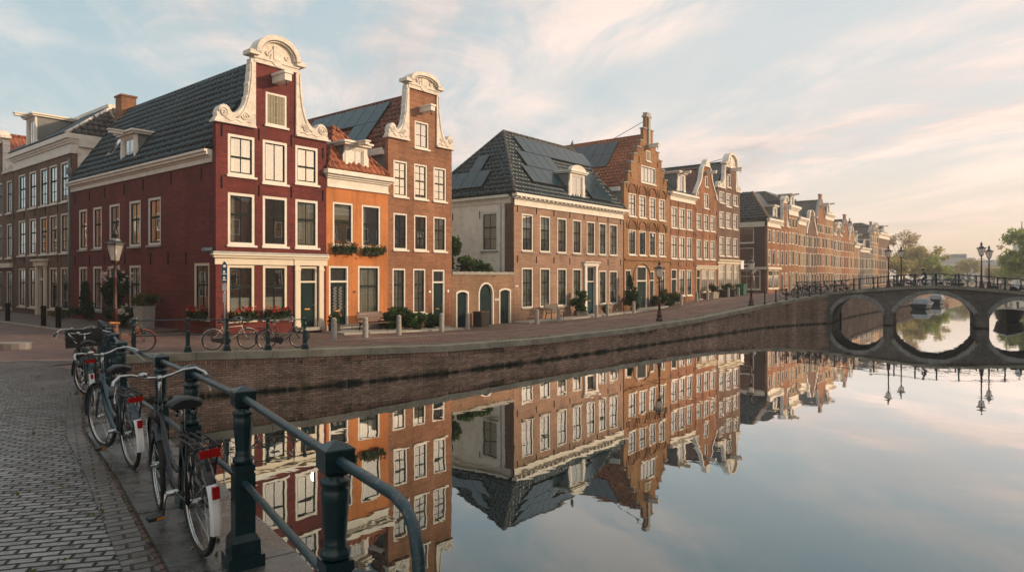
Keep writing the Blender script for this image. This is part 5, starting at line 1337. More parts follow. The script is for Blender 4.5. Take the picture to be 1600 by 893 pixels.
railing('short dark railing on the quay leading up to the bridge', [(p.x+nn_.x, p.y+nn_.y, gz(p.x+nn_.x, p.y+nn_.y)+.03) for p in qp[3:]] + [tuple(bp(-2.5, .1, deck(-2.5)+.03))], .95, False, .48, .022)

# ------------------------------------------------------------------ street lamps
def make_lamp(label, loc, scale=1.0, mat='lamp_red', rot=0):
    e = thing('street_lamp', label, 'street lamp', loc, rot, 'crown lantern street lamps')
    m = MB(); m.lathe([(.24, 0), (.24, .12), (.19, .16), (.17, .35), (.19, .38), (.16, .42), (.12, .6), (.13, .66), (.11, .7)], (0, 0, 0), 12)
    m.lathe([(.085, .7), (.075, 1.2), (.085, 1.22), (.085, 1.27), (.062, 1.3), (.055, 2.3), (.07, 2.32), (.07, 2.37), (.05, 2.4), (.045, 2.75), (.06, 2.78), (.1, 2.86), (.11, 2.9)], (0, 0, 0), 12)
    m.build('post', mat, e)
    a = MB(); a.tube([(-.28, 0, 2.6), (.28, 0, 2.6)], .018, 8)
    for sg in (-1, 1): a.lathe([(.005, -.04), (.035, 0), (.005, .04)], (sg*.29, 0, 2.6), 8)
    a.build('ladder_bar', mat, e)
    g = MB(); g.lathe([(.155, 2.95), (.30, 3.5)], (0, 0, 0), 6, flat=True); g.build('lantern_glass', 'lampglass', e)
    f = MB()
    for k in range(6):
        an = math.pi/3*k; f.tube([(.16*math.cos(an), .16*math.sin(an), 2.93), (.31*math.cos(an), .31*math.sin(an), 3.5)], .014, 6)
        f.tube([(.11*math.cos(an), .11*math.sin(an), 2.86), (.16*math.cos(an), .16*math.sin(an), 2.95)], .014, 6)
    f.lathe([(.17, 2.92), (.17, 2.955)], (0, 0, 0), 6, flat=True); f.lathe([(.36, 3.5), (.36, 3.53), (.2, 3.62), (.17, 3.62)], (0, 0, 0), 6, flat=True)
    for k in range(6):
        an = math.pi/3*k; f.lathe([(.03, 3.5), (.035, 3.56), (.01, 3.62)], (.35*math.cos(an), .35*math.sin(an), 0), 6)
    f.build('lantern_frame', 'lamp_dark', e)
    r = MB(); r.lathe([(.19, 3.62), (.16, 3.70), (.08, 3.74)], (0, 0, 0), 12); r.build('lantern_cap', 'zinc', e)
    c = MB(); c.lathe([(.07, 3.74), (.06, 3.8), (.1, 3.84), (.12, 3.9), (.05, 3.93), (.07, 3.98), (.01, 4.1)], (0, 0, 0), 8); c.build('crown', 'lamp_dark', e)
    b = MB(); b.lathe([(.03, 3.1), (.07, 3.2), (.07, 3.3), (.03, 3.38)], (0, 0, 0), 10); b.build('bulb', 'whitepl', e)
    e.scale = (scale,)*3
    return e
lp = make_lamp('large red brown street lamp by the dark side wall of the red house', (-14.35, 24.3, 1.4), 1.02)
def lamp(loc, label, sc):
    c = clone(lp, loc, RND.uniform(0, 1), label); c.scale = (sc,)*3; return c
lamp((9.1, 41.5, gz(9.1, 41.5)), 'street lamp on the quay edge in front of the step gable house', .92)
p = WE[8].lerp(WE[9], -.12); lamp((p.x-.4, p.y+.5, gz(p.x, p.y)), 'street lamp on the quay near the foot of the bridge', .92)
lamp(tuple(bp(4.2, .55, deck(4.4))), 'leftmost lamp on the bridge in front of the pale trees', .82)
lamp(tuple(bp(4.97, BW-.6, deck(5)-.05)), 'second lamp from the left on the bridge, at its far side', .86)
lamp(tuple(bp(10.3, .55, deck(10.3))), 'taller looking of the two right bridge lamps, at the near edge', .85)
lamp(tuple(bp(11.1, BW-.6, deck(11.1)-.05)), 'right lamp at the far edge of the bridge', .86)

# ------------------------------------------------------------------ bollards
def stone_bollard():
    if 'sb' in CACHE: return CACHE['sb']
    m = MB(); m.lathe([(.14, -.1), (.13, 0), (.115, .7), (.10, .74), (.12, .77), (.11, .84), (.06, .9)], (0, 0, 0), 8); CACHE['sb'] = m.mesh('bollard', 'stone'); return CACHE['sb']
bl = [((3.2, 3.6), 'stone bollard in front of the orange house door'), ((5.0, 3.4), 'stone bollard before the red bench'), ((7.2, 3.1), 'stone bollard left of the big green shrub'), ((10.7, 2.4), 'stone bollard before the dark door of the brown house'), ((13.1, 2.0), 'stone bollard before the left garden wall door'), ((19.0, 2.3), 'stone bollard at the left end of the weathered bench'), ((21.3, 2.3), 'stone bollard at the right end of the weathered bench'), ((26.3, 2.0), 'stone bollard beside the teal door'), ((27.8, 2.0), 'stone bollard right of the teal door'), ((31.1, 2.3), 'stone bollard before the step gable house'), ((39.3, 2.3), 'stone bollard right of the yellow shrub'), ((43.4, 1.9), 'stone bollard left of the white planter bench'), ((46.3, 1.7), 'stone bollard right of the white planter bench'), ((52.2, 1.4), 'stone bollard beside the dark planter'), ((55.2, 1.3), 'stone bollard near the green bin')]
for (t, q), lab in bl:
    o = put('stone_bollard', stone_bollard(), None, gp(t, q, .0), RND.uniform(0, 2)); o.scale = (1, 1, 1.0 + RND.uniform(-.06, .08)); tag(o, lab, 'bollard', 'stone bollards along the houses')
m = MB(); m.lathe([(.11, -.1), (.11, .8), (.13, .82), (.13, .9), (.1, .95)], (0, 0, 0), 10); bm = m.mesh('bollard', 'iron')
for (t, q), lab in (((-3.0, -16.2), 'black bollard furthest left on the side street kerb, by the planter box'), ((-3.0, -10.6), 'black bollard in the middle of the side street kerb'), ((-3.0, -8.6), 'black bollard on the side street kerb nearest the red house')):
    o = put('bollard', bm, None, gp(t, q, .1)); tag(o, lab, 'bollard', 'black bollards on the side street')

# ------------------------------------------------------------------ plants
def plant(name, label, cat, loc, parts, pot=None, group=None):
    e = thing(name, label, cat, loc, RND.uniform(0, 6), group)
    if pot:
        nm, pm, mat = pot; pm.build(nm, mat, e)
    for nm, mat, mb in parts: mb.build(nm, mat, e, uv=False)
    return e
def fol(c, r, n, size, lumps=8, seed=1): 
    m = MB(); m.blob(c, r, int(n*2), size, random.Random(seed), lumps=lumps+3); return m
def fol2(cs, n, size, seed=2):
    m = MB(); rr = random.Random(seed)
    for c, r in cs: m.blob(c, r, int(n*2), size, rr, lumps=9)
    return m
def blooms(c, r, n, size, seed=3):
    m = MB(); rr = random.Random(seed); c = Vector(c); r = Vector(r)
    for _ in range(n):
        d = Vector((rr.gauss(0, 1), rr.gauss(0, 1), abs(rr.gauss(0, .8)))).normalized(); p = c + Vector((d.x*r.x, d.y*r.y, d.z*r.z))
        for _k in range(6): m.leaf(p + Vector((rr.gauss(0, 1), rr.gauss(0, 1), rr.gauss(0, 1)))*size*.3, size, rr)
    return m
def stems(pts, r=.03):
    m = MB()
    for a in pts: m.tube(a, [r*(1-.6*k/(len(a)-1)) for k in range(len(a))], 6)
    return m
def boxpot(w, d, h): 
    m = MB(); m.hexa([(-w/2*.9, -d/2*.9, 0), (w/2*.9, -d/2*.9, 0), (w/2*.9, d/2*.9, 0), (-w/2*.9, d/2*.9, 0), (-w/2, -d/2, h), (w/2, -d/2, h), (w/2, d/2, h), (-w/2, d/2, h)]); m.box(-w/2-.02, -d/2-.02, h, w/2+.02, d/2+.02, h+.05); return m
# along the red side wall (points given by distance along the wall and out from it)
def sw(s, o): p = P0 + E*s - D*o; return (p.x, p.y, 1.5)
plant('rose_tree', 'tall climbing rose bush with pale pink blooms beside the lamp', 'rose bush', sw(7.9, .75), [('stem', 'bark', stems([[(0, 0, 0), (.05, .05, .9), (0, .0, 1.9)], [(0, 0, .8), (.3, .1, 1.6), (.4, .2, 2.2)], [(0, 0, .7), (-.3, -.1, 1.4), (-.35, -.2, 2.2)]])), ('foliage', 'leaf_dark', fol2([((0, 0, 2.2), (.75, .6, .8)), ((.25, .2, 1.5), (.6, .5, .6)), ((0, .1, .7), (.6, .5, .5))], 620, .12)), ('blossoms', 'bloom_white', blooms((0, 0, 2.0), (.8, .7, .9), 34, .09))])
plant('shrub', 'dark upright shrub against the red side wall left of the lamp', 'shrub', sw(12.2, .7), [('foliage', 'leaf_dark', fol2([((0, 0, .55), (.6, .5, .55)), ((0, 0, 1.2), (.4, .4, .6)), ((0, .0, 1.7), (.22, .22, .4))], 420, .12, 5))])
plant('planter', 'tall stone planter with olive green shrub by the red side wall', 'planter', sw(4.6, .9), [('foliage', 'leaf_olive', fol((0, .1, 1.3), (.72, .6, .42), 900, .1, 9, 7))], ('pot', boxpot(.62, .62, .98), 'stone'))
plant('shrub', 'low green shrub under the rose tree', 'shrub', sw(6.8, 1.1), [('foliage', 'leaf_mid', fol((0, 0, .75), (.65, .5, .45), 700, .1, 8, 8)), ('blossoms', 'bloom_white', blooms((.2, -.2, .75), (.5, .4, .3), 8, .09))], ('pot', boxpot(.5, .5, .45), 'soil'))
plant('shrub', 'dark shrub with white flower heads beside the stone planter', 'shrub', sw(5.6, 1.3), [('foliage', 'leaf_dark', fol((0, 0, .45), (.6, .5, .45), 650, .11, 8, 9)), ('blossoms', 'bloom_white', blooms((0, 0, .6), (.45, .4, .35), 9, .13))])
plant('shrub', 'dark shrub at the left edge before the brown gabled house', 'shrub', sw(27.2, 2.4), [('foliage', 'leaf_dark', fol((0, 0, 1.2), (1.0, .9, .7), 900, .16, 8, 11))], ('pot', boxpot(1.0, .7, .7), 'oldwood'))
plant('shrub', 'low weeds at the foot of the drain pipe', 'plant', sw(16.0, .6), [('foliage', 'leaf_olive', fol((0, 0, .3), (.6, .35, .4), 260, .12, 5, 12))])
# fence box on the side street
e = thing('planter_box', 'dark low planter fence at the left of the side street', 'planter', sw(24.4, 2.2), ROT_SIDE)
m = MB(); m.box(-1.5, -.3, 0, 1.5, .3, .7); m.build('box', 'rail', e); m = MB(); m.box(-1.55, -.35, .72, 1.55, .35, .8); m.build('rim', 'stone', e); m = MB(); m.box(-2.1, -.35, .0, -1.55, .25, .78); m.build('end_board', 'oldwood', e)
# window boxes
def window_box(label, loc, rot, w, mat1, mat2, pot='soil', group=None, seed=1, leafm='leaf_dark', drop=.0):
    e = thing('flower_box', label, 'flower box', loc, rot, group)
    m = MB(); m.hexa([(-w/2*.94, -.09, 0), (w/2*.94, -.09, 0), (w/2*.94, .09, 0), (-w/2*.94, .09, 0), (-w/2, -.12, .2), (w/2, -.12, .2), (w/2, .1, .2), (-w/2, .1, .2)]); m.build('trough', pot, e)
    rr = random.Random(seed); f = MB(); b = MB(); b2 = MB()
    for k in range(420): f.leaf((rr.uniform(-w/2-.06, w/2+.06), rr.gauss(-.05, .1), .22+rr.gauss(.04, .1)-drop*rr.random()), .11, rr)
    for k in range(26):
        p = Vector((rr.uniform(-w/2-.02, w/2+.02), rr.gauss(-.08, .08), .34+rr.gauss(.04, .07)))
        for q in range(7): (b if k % 4 else b2).leaf(p+Vector((rr.gauss(0, .028), rr.gauss(0, .028), rr.gauss(0, .025))), .075, rr)
    f.build('foliage', leafm, e, uv=False); b.build('blossoms', mat1, e, uv=False); b2.build('blossoms', mat2, e, uv=False)
q = pt(1.11, .16); window_box('red geranium box under the left front shop window of the red house', (q.x, q.y, 1.98), ROT_FRONT, 1.15, 'bloom_red', 'bloom_orange', group='geranium boxes on the red house', seed=1, drop=.1)
q = pt(2.72, .16); window_box('red geranium box under the front window beside the door of the red house', (q.x, q.y, 1.98), ROT_FRONT, 1.15, 'bloom_red', 'bloom_orange', group='geranium boxes on the red house', seed=2, drop=.1)
q = P0+E*1.2-D*.16; window_box('red geranium box under the side wall window of the red house', (q.x, q.y, 2.04), ROT_SIDE, 1.2, 'bloom_red', 'bloom_orange', group='geranium boxes on the red house', seed=3, drop=.1)
q = pt(6.37, .2); window_box('hanging flower box under the left upper window of the orange house', (q.x, q.y, 4.98), ROT_FRONT, 1.25, 'bloom_mixed', 'bloom_white', 'soil', 'flower boxes on the orange house', 4, 'leaf_mid', .12)
q = pt(8.1, .2); window_box('hanging flower box under the right upper window of the orange house', (q.x, q.y, 4.94), ROT_FRONT, 1.25, 'bloom_mixed', 'bloom_white', 'soil', 'flower boxes on the orange house', 5, 'leaf_mid', .12)
# along the front
g = lambda t, q: tuple(gp(t, q))
plant('shrub', 'big leafy green shrub under the windows of the brown house', 'shrub', g(9.3, .9), [('foliage', 'leaf_mid', fol2([((0, 0, .6), (.9, .75, .6)), ((-.5, .3, .5), (.7, .6, .5)), ((.6, -.3, .5), (.7, .6, .5))], 900, .13, 21)), ('blossoms', 'bloom_white', blooms((0, 0, .6), (.9, .8, .6), 12, .06))])
plant('shrub', 'small rounded shrub beside the dark door of the brown house', 'shrub', g(11.6, .8), [('foliage', 'leaf_dark', fol((0, 0, .45), (.6, .55, .45), 800, .1, 8, 22))])
plant('potted_plant', 'small bushy potted plant beside the red house door', 'plant', g(5.35, .7), [('foliage', 'leaf_mid', fol((0, 0, .7), (.32, .3, .38), 420, .1, 7, 23)), ('blossoms', 'bloom_orange', blooms((0, 0, .75), (.3, .3, .3), 6, .06))], ('pot', boxpot(.42, .42, .4), 'soil'))
e = thing('planter_crate', 'square rusty brown crate before the garden wall', 'crate', g(15.6, .75), ROT_FRONT)
m = MB(); m.box(-.33, -.33, 0, .33, .33, .85); m.build('body', 'soil', e); m = MB(); m.box(-.36, -.36, .852, .36, .36, .9); m.build('lid', 'wood', e)
plant('potted_tree', 'leafy climbing plant in a wooden tub left of the teal door', 'plant', g(26.2, .75), [('stem', 'bark', stems([[(0, 0, .3), (.05, 0, 1.0), (0, .05, 1.6)]])), ('foliage', 'leaf_mid', fol2([((0, 0, 1.55), (.55, .5, .5)), ((-.15, .1, 1.0), (.5, .45, .5)), ((0, 0, .6), (.45, .4, .4))], 420, .12, 24)), ('blossoms', 'bloom_white', blooms((.2, 0, 1.1), (.4, .4, .4), 14, .07))], ('tub', boxpot(.8, .6, .42), 'oldwood'))
plant('shrub', 'low tuft of shrub right of the teal door', 'shrub', g(29.9, .7), [('foliage', 'leaf_mid', fol((0, 0, .4), (.5, .45, .42), 500, .1, 7, 25))])
plant('shrub', 'tall dark shrub between the pink house and the step gable', 'shrub', g(33.2, .9), [('foliage', 'leaf_dark', fol2([((0, 0, .7), (.8, .7, .7)), ((.1, 0, 1.4), (.6, .55, .6)), ((-.1, 0, 2.4), (.25, .25, .7))], 560, .13, 26))])
plant('shrub', 'dark low hedge before the right windows of the step gable house', 'hedge', g(38.6, .8), [('foliage', 'leaf_dark', fol2([((-.6, .3, .5), (.7, .6, .5)), ((.5, -.3, .5), (.7, .6, .55))], 600, .12, 27))])
plant('shrub', 'yellow green shrub beside the hedge of the step gable house', 'shrub', g(40.8, 1.0), [('foliage', 'leaf_olive', fol2([((0, 0, .6), (.75, .7, .6)), ((.6, .4, .9), (.6, .6, .6))], 700, .12, 28))])
plant('planter', 'white bench planter with clipped shrub before the bell gable house', 'planter', g(49.6, .8), [('foliage', 'leaf_dark', fol((0, 0, 1.0), (.7, .45, .45), 700, .11, 7, 29))], ('box', boxpot(1.5, .6, .6), 'cream'))
plant('planter', 'dark planter with green shrub before the end neck gable house', 'planter', g(53.6, .8), [('foliage', 'leaf_mid', fol((0, 0, 1.0), (.75, .5, .4), 700, .11, 7, 30))], ('box', boxpot(1.5, .6, .65), 'soil'))
e = thing('waste_bin', 'dark green wheeled bin at the corner of the end house', 'bin', g(57.6, .7), ROT_FRONT)
m = MB(); m.hexa([(-.42, -.38, .05), (.42, -.38, .05), (.42, .38, .05), (-.42, .38, .05), (-.5, -.45, 1.15), (.5, -.45, 1.15), (.5, .45, 1.15), (-.5, .45, 1.15)]); m.build('body', 'bin_green', e); m = MB(); m.box(-.53, -.5, 1.15, .53, .48, 1.25); m.build('lid', 'bin_green', e)
# tree behind the garden wall
gt = pt(16.3, -2.6)
plant('garden_tree', 'leafy green tree rising behind the garden wall', 'tree', (gt.x, gt.y, .9), [('trunk', 'bark', stems([[(0, 0, 0), (.1, .1, 1.8), (0, .1, 3.2), (.2, .1, 4.6)], [(0, .1, 2.2), (-.8, 0, 3.4), (-1.4, 0, 3.9)], [(0, .1, 2.4), (1.0, .2, 3.4), (1.5, .3, 4.0)]], .1)), ('crown', 'leaf_mid', fol2([((-1.5, .6, 3.3), (1.1, .9, .7)), ((.2, -.2, 4.0), (.8, .7, 1.0)), ((.3, -.4, 5.0), (.4, .4, .7)), ((1.2, -.9, 3.6), (1.1, .9, .7)), ((-.3, 0, 3.1), (1.5, 1.0, .7)), ((2.0, -1.4, 3.2), (.7, .6, .5))], 420, .2, 31))])
# grass tufts on the coping edges
m = MB(); rr = random.Random(5)
for (a, b) in zip(WE[1:-3], WE[2:-2]):
    for _ in range(int((b-a).length*16)):
        p = a.lerp(b, rr.random()); n_ = Vector((-(b-a).y, (b-a).x)).normalized(); p = p + n_*(.55+abs(rr.gauss(0, .12)))
        if math.sin(p.x*1.3)+math.sin(p.y*.9) < .1: continue
        z = gz(p.x, p.y)+.02; h = rr.uniform(.02, .09); u = Vector((rr.gauss(0, .04), rr.gauss(0, .04), 0)); m.poly([(p.x-.015, p.y, z), (p.x+.015, p.y, z), (p.x+u.x, p.y+u.y, z+h)])
for i in range(4, len(inner)-2):
    a, b = inner[i], inner[i+1]
    for _ in range(int((b-a).length*70)):
        p = a.lerp(b, rr.random()) + Vector((rr.gauss(0, .03), rr.gauss(0, .03)))
        if math.sin(p.y*5.1)+math.sin(p.y*2.3+1) < .5: continue
        z = gz(p.x, p.y)+.015; h = rr.uniform(.008, .03); u = Vector((rr.gauss(0, .015), rr.gauss(0, .015), 0)); m.poly([(p.x-.005, p.y, z), (p.x+.005, p.y, z), (p.x+u.x, p.y+u.y, z+h)])
tag(m.build('grass', 'leaf_olive', uv=False), 'small grass tufts growing along the quay edge stones', 'grass', kind='stuff')

m = MB(); rr = random.Random(9)
for (a, b) in zip(WE[1:-3], WE[2:-2]):
    L_ = (b-a).length; n_ = Vector(((b-a).y, -(b-a).x)).normalized()
    for _ in range(int(L_*2.2)):
        f_ = rr.random(); p = a.lerp(b, f_) + n_*.03; z = gz(p.x, p.y)-.2-abs(rr.gauss(0, .1))
        if math.sin(p.x*.8+1)+math.sin(p.y*1.1) < 0: continue
        sc = rr.uniform(.03, .16)
        for _k in range(int(10+sc*260)): m.leaf((p.x+rr.gauss(0, sc)*D.x+n_.x*abs(rr.gauss(0, .025)), p.y+rr.gauss(0, sc)*D.y+n_.y*abs(rr.gauss(0, .025)), z-abs(rr.gauss(0, sc*.9))), .04, rr)
tag(m.build('wall_moss', 'leaf_dark', uv=False), 'dark moss and small weeds hanging from the joints of the quay wall', 'moss', kind='stuff')
m = MB(); rr = random.Random(19)
for _ in range(260):
    if rr.random() < .45: y = rr.uniform(3, 15); p = Vector((yline(y)-abs(rr.gauss(.45, .5)), y)); dz = .05
    else: t_ = rr.uniform(-2, 40); q_ = rr.choice((2.25, 4.1, 5.2, 6.6))+rr.gauss(0, .25); p = pt(t_, q_); dz = .03
    m.leaf((p.x, p.y, gz(p.x, p.y)+dz), .035, rr)
tag(m.build('fallen_leaves', 'leaf_olive', uv=False), 'scattered small fallen leaves on the street and paving', 'leaves', kind='stuff')
# ------------------------------------------------------------------ benches
def bench(label, loc, rot, mat):
    e = thing('park_bench', label, 'bench', loc, rot)
    m = MB()
    for k in range(4): m.box(-.8, -.42+.105*k, .43, .8, -.33+.105*k, .46)
    m.build('seat', mat, e); m = MB()
    for k in range(5): m.obox((-.8, .02+.035*k, .52+.095*k), (1.6, 0, 0), (0, .012, .08), (0, .03, -.008))
    m.build('backrest', mat, e)
    for x in (-.68, .68):
        m = MB(); m.tube([(x, -.4, 0), (x, -.38, .43), (x, -.02, .42), (x, .08, .55), (x, .2, 1.0)], .028, 8); m.tube([(x, .12, 0), (x, .0, .42)], .028, 8); m.tube([(x, -.4, .43), (x, -.42, .62), (x, .05, .66)], .022, 8); m.build('leg', 'iron', e)
bench('red brown slatted bench against the orange house', gp(7.5, .75), ROT_FRONT, 'wood')
bench('weathered grey bench against the pink brick house', gp(22.6, .9, .1), ROT_FRONT, 'oldwood')

# ------------------------------------------------------------------ signs
e = thing('sign_post', 'grey pole with narrow blue traffic sign at the corner of the red house', 'sign', (-9.5, 22.2, 1.38), R(25))
m = MB(); m.tube([(0, 0, 0), (0, 0, 2.95)], .03, 10); m.lathe([(.08, 0), (.06, .15), (.035, .2)], (0, 0, 0), 10); m.build('pole', 'steel', e)
m = MB(); m.slab([(-.085, 2.25), (.085, 2.25), (.085, 2.78), (.05, 2.9), (0, 2.94), (-.05, 2.9), (-.085, 2.78)], [], FR, -.06, -.035); pl = m.build('sign_plate', 'bluesign', e)
m = MB()
for z in (2.32, 2.52): m.box(-.055, -.066, z, .055, -.061, z+.03); m.box(-.04, -.066, z+.055, .015, -.061, z+.12)
m.slab([(0.045*math.cos(k*.63), 2.79+.045*math.sin(k*.63)) for k in range(10)], [], FR, -.066, -.061); m.build('symbol', 'sign_white', pl)
m = MB(); m.box(-.07, -.06, 1.98, .07, -.035, 2.2); m.build('sub_plate', 'tarp', e); m = MB(); m.box(-.05, -.06, 1.6, .05, -.035, 1.9); m.build('sub_plate', 'tarp', e)
q = gp(62.5, .6); e = thing('traffic_sign', 'leaning pole with a round grey sign by the dark side wall', 'sign', tuple(q), R(10))
m = MB(); m.tube([(0, 0, 0), (-.5, 0, 3.1)], .05, 8); m.build('pole', 'steel', e)
m = MB(); m.slab([(-.45+.42*math.cos(k*.3927), 2.75+.42*math.sin(k*.3927)) for k in range(16)], [], FR, -.08, -.05); m.build('sign_plate', 'steel', e)

# ------------------------------------------------------------------ bicycles (local x forward, origin on the ground midway)
def make_bike(label, loc, rot, frame='bikeblack', step=True, whitetail=False, crate=False, lean=0, group='bicycles parked on the near quay', saddle='leather', steer=0, bars=None):
    e = thing('bicycle', label, 'bicycle', loc, 0, group)
    e.rotation_euler = (lean, 0, rot)
    RX, FX, r = -.54, .56, .345
    def wheel(x, st=0):
        m = MB(); m.tube([(0, -.05, 0), (0, .05, 0)], .022, 10)
        m.tube([(0, -.06, 0), (0, -.045, 0)], .035, 10)
        for k in range(28):
            a = 2*math.pi*k/28; s = .03 if k % 2 else -.03
            m.tube([(.03*math.cos(a+1.2*(1 if k % 4 < 2 else -1)), s, .03*math.sin(a+1.2*(1 if k % 4 < 2 else -1))), ((r-.03)*math.cos(a), 0, (r-.03)*math.sin(a))], .0013, 3, cap=False)
        w = m.build('wheel', 'chrome', e, loc=(x, 0, r), rot=st)
        def torus(R0, rr, n=40, q=8, sq=1):
            t = MB(); base = 0
            for i in range(n):
                a = 2*math.pi*i/n
                for j in range(q):
                    b = 2*math.pi*j/q; t.v.append(Vector(((R0+rr*math.cos(b))*math.cos(a), rr*sq*math.sin(b), (R0+rr*math.cos(b))*math.sin(a))))
            for i in range(n):
                for j in range(q):
                    t.f.append((i*q+j, i*q+(j+1) % q, ((i+1) % n)*q+(j+1) % q, ((i+1) % n)*q+j)); t.m.append(0); t.sm.append(True)
            return t
        torus(r-.019, .019, q=8).build('tyre', 'tyre', w); torus(r-.043, .011, q=6, sq=1.1).build('rim', 'chrome', w)
        return w
    wheel(RX); wheel(FX, steer)
    bb = Vector((-.09, 0, .30)); st_top = Vector((-.265, 0, .80)); hb = Vector((.415, 0, .60)); ht = Vector((.36, 0, .83))
    m = MB(); m.tube([bb, st_top], .016, 10); m.tube([hb, ht], .02, 10)
    if step:
        m.tube([hb+Vector((-.005, 0, .03)), (.33, 0, .50), (.15, 0, .34), (.02, 0, .29), bb], .019, 10)
        m.tube([ht+Vector((0, 0, -.04)), (.28, 0, .64), (.12, 0, .47), (-.05, 0, .43), (-.15, 0, .45)], .015, 10)
    else:
        m.tube([hb+Vector((0, 0, .02)), bb], .018, 10); m.tube([ht+Vector((0, 0, -.04)), st_top+Vector((0, 0, -.05))], .015, 10)
    for s in (-.055, .055):
        m.tube([bb+Vector((0, s*.6, 0)), (RX, s, r)], .010, 8); m.tube([st_top+Vector((.01, s*.3, -.06)), (RX, s, r)], .008, 8)
    m.build('frame', frame, e)
    m = MB()
    for s in (-.05, .05): m.tube([Vector((.42, s*.8, .62)), Vector((.47, s, .5)), Vector((FX, s, r))], [.014, .013, .009], 8)
    m.tube([(.405, -.045, .63), (.425, .045, .63)], .016, 8); m.build('fork', frame, e, )
    hbz = 1.03; m = MB(); m.tube([ht, (.325, 0, hbz)], .013, 10); m.tube([(.325, 0, hbz-.02), (.335, 0, hbz+.02)], .018, 8)
    ca, sa = math.cos(steer), math.sin(steer)
    def rr(p): x, y, z = p; x -= .35; return (.35+x*ca-y*sa, x*sa+y*ca, z)
    for s in (-1, 1): m.tube([rr(p) for p in [(.33, 0, hbz), (.37, s*.09, hbz+.01), (.385, s*.17, hbz+.035), (.34, s*.25, hbz+.045), (.24, s*.295, hbz+.02), (.14, s*.31, hbz-.02)]], .011, 10)
    hd = m.build('handlebar', 'chrome', e)
    for s in (-1, 1):
        m = MB(); m.tube([rr(p) for p in [(.18, s*.305, hbz-.005), (.06, s*.32, hbz-.05)]], .017, 10); m.build('grip', 'blackpl', hd)
        m = MB(); m.tube([rr(p) for p in [(.25, s*.275, hbz-.01), (.14, s*.30, hbz-.06), (.06, s*.30, hbz-.1)]], .006, 6); m.build('brake_lever', 'chrome', hd)
    m = MB(); m.lathe([(.012, 0), (.032, .005), (.03, .025), (.008, .034)], rr((.35, .1, hbz+.02)), 10); m.build('bell', 'chrome', hd)
    m = MB()
    for s in (-1, 1): m.tube([rr(p) for p in [(.25, s*.27, hbz-.012), (.40, s*.2, hbz-.05), (.47, s*.06, hbz-.10), (.43, s*.02, hbz-.22)]] + [Vector((.40, s*.02, .66))], .0032, 5)
    m.tube([(.40, .022, .66), (.30, .022, .46), (.05, .024, .30), (-.2, .05, .31), (RX+.04, .06, r)], .0032, 5); m.build('brake_cable', 'blackpl', hd)
    # saddle
    m = MB(); n = 10; secs = [(-.40, .095, .95), (-.36, .115, .965), (-.29, .105, .962), (-.22, .06, .955), (-.14, .03, .95), (-.10, .02, .94)]
    for (x, w, z) in secs:
        for k in range(n):
            a = 2*math.pi*k/n; m.v.append(Vector((x, w*math.cos(a), z+.03*math.sin(a)-(.02*abs(math.cos(a))))))
    for i in range(len(secs)-1):
        for k in range(n): m.f.append((i*n+k, i*n+(k+1) % n, (i+1)*n+(k+1) % n, (i+1)*n+k)); m.m.append(0); m.sm.append(True)
    m.f.append(tuple(range(n))[::-1]); m.m.append(0); m.sm.append(False); m.f.append(tuple((len(secs)-1)*n+k for k in range(n))); m.m.append(0); m.sm.append(False)
    sd = m.build('saddle', saddle, e)
    m = MB(); m.tube([st_top+Vector((.01, 0, -.03)), (-.29, 0, .92)], .012, 8)
    for s in (-1, 1): m.tube([(-.36, s*.05, .90), (-.34, s*.05, .87), (-.3, s*.04, .92)], .012, 6)
    m.build('seat_post', 'chrome', sd)
    # mudguards
    def guard(x, a0, a1, mat, R0=.375, w=.028):
        g = MB(); n = 18; pr = None
        for k in range(n+1):
            a = R(a0+(a1-a0)*k/n); ca_, sa_ = math.cos(a), math.sin(a)
            row = [Vector((R0*ca_-.008*ca_, -w, R0*sa_-.008*sa_)), Vector((R0*ca_+.006*ca_, -w*.5, R0*sa_+.006*sa_)), Vector((R0*ca_+.006*ca_, w*.5, R0*sa_+.006*sa_)), Vector((R0*ca_-.008*ca_, w, R0*sa_-.008*sa_))]
            row2 = [v*.985 for v in row]
            if pr:
                for i in range(3): g.poly([pr[0][i], pr[0][i+1], row[i+1], row[i]], 0, True); g.poly([pr[1][i+1], pr[1][i], row2[i], row2[i+1]], 0, True)
            pr = (row, row2)
        return g.build('mudguard', mat, e, loc=(x, 0, r), rot=steer if x > 0 else 0)
    guard(RX, 20, 150 if whitetail else 195, frame); guard(FX, -5, 140, frame)
    if whitetail:
        tl = guard(RX, 151, 198, 'whitepl', .377, .032)
        m = MB(); m.box(RX-.41, -.02, .46, RX-.385, .02, .53); m.build('reflector', 'redlens', e)
    m = MB()
    for s in (-.05, .05): m.tube([(RX, s, r), (RX-.3, s*.7, r+.18)], .004, 5); m.tube([(FX, s, r), (FX+.12, s*.7, r+.33)], .004, 5)
    m.build('mudguard_stay', 'chrome', e)
    # rear rack and light
    m = MB()
    for s in (-.07, -.025, .025, .07): m.tube([(-.33, s, .74), (-.6, s, .75), (-.83, s, .74)], .007, 6)
    for x in (-.4, -.6, -.82): m.tube([(x, -.07, .745), (x, .07, .745)], .006, 6)
    for s in (-.07, .07): m.tube([(-.62, s, .74), (RX, s, r)], .007, 6); m.tube([(-.8, s, .74), (RX-.02, s, r)], .007, 6)
    m.tube([(-.33, 0, .74), (-.26, 0, .72)], .01, 6)
    rk = m.build('rear_rack', 'blackpl', e)
    m = MB(); m.box(-.865, -.06, .69, -.838, .06, .735); m.build('rear_light', 'redlens', rk)
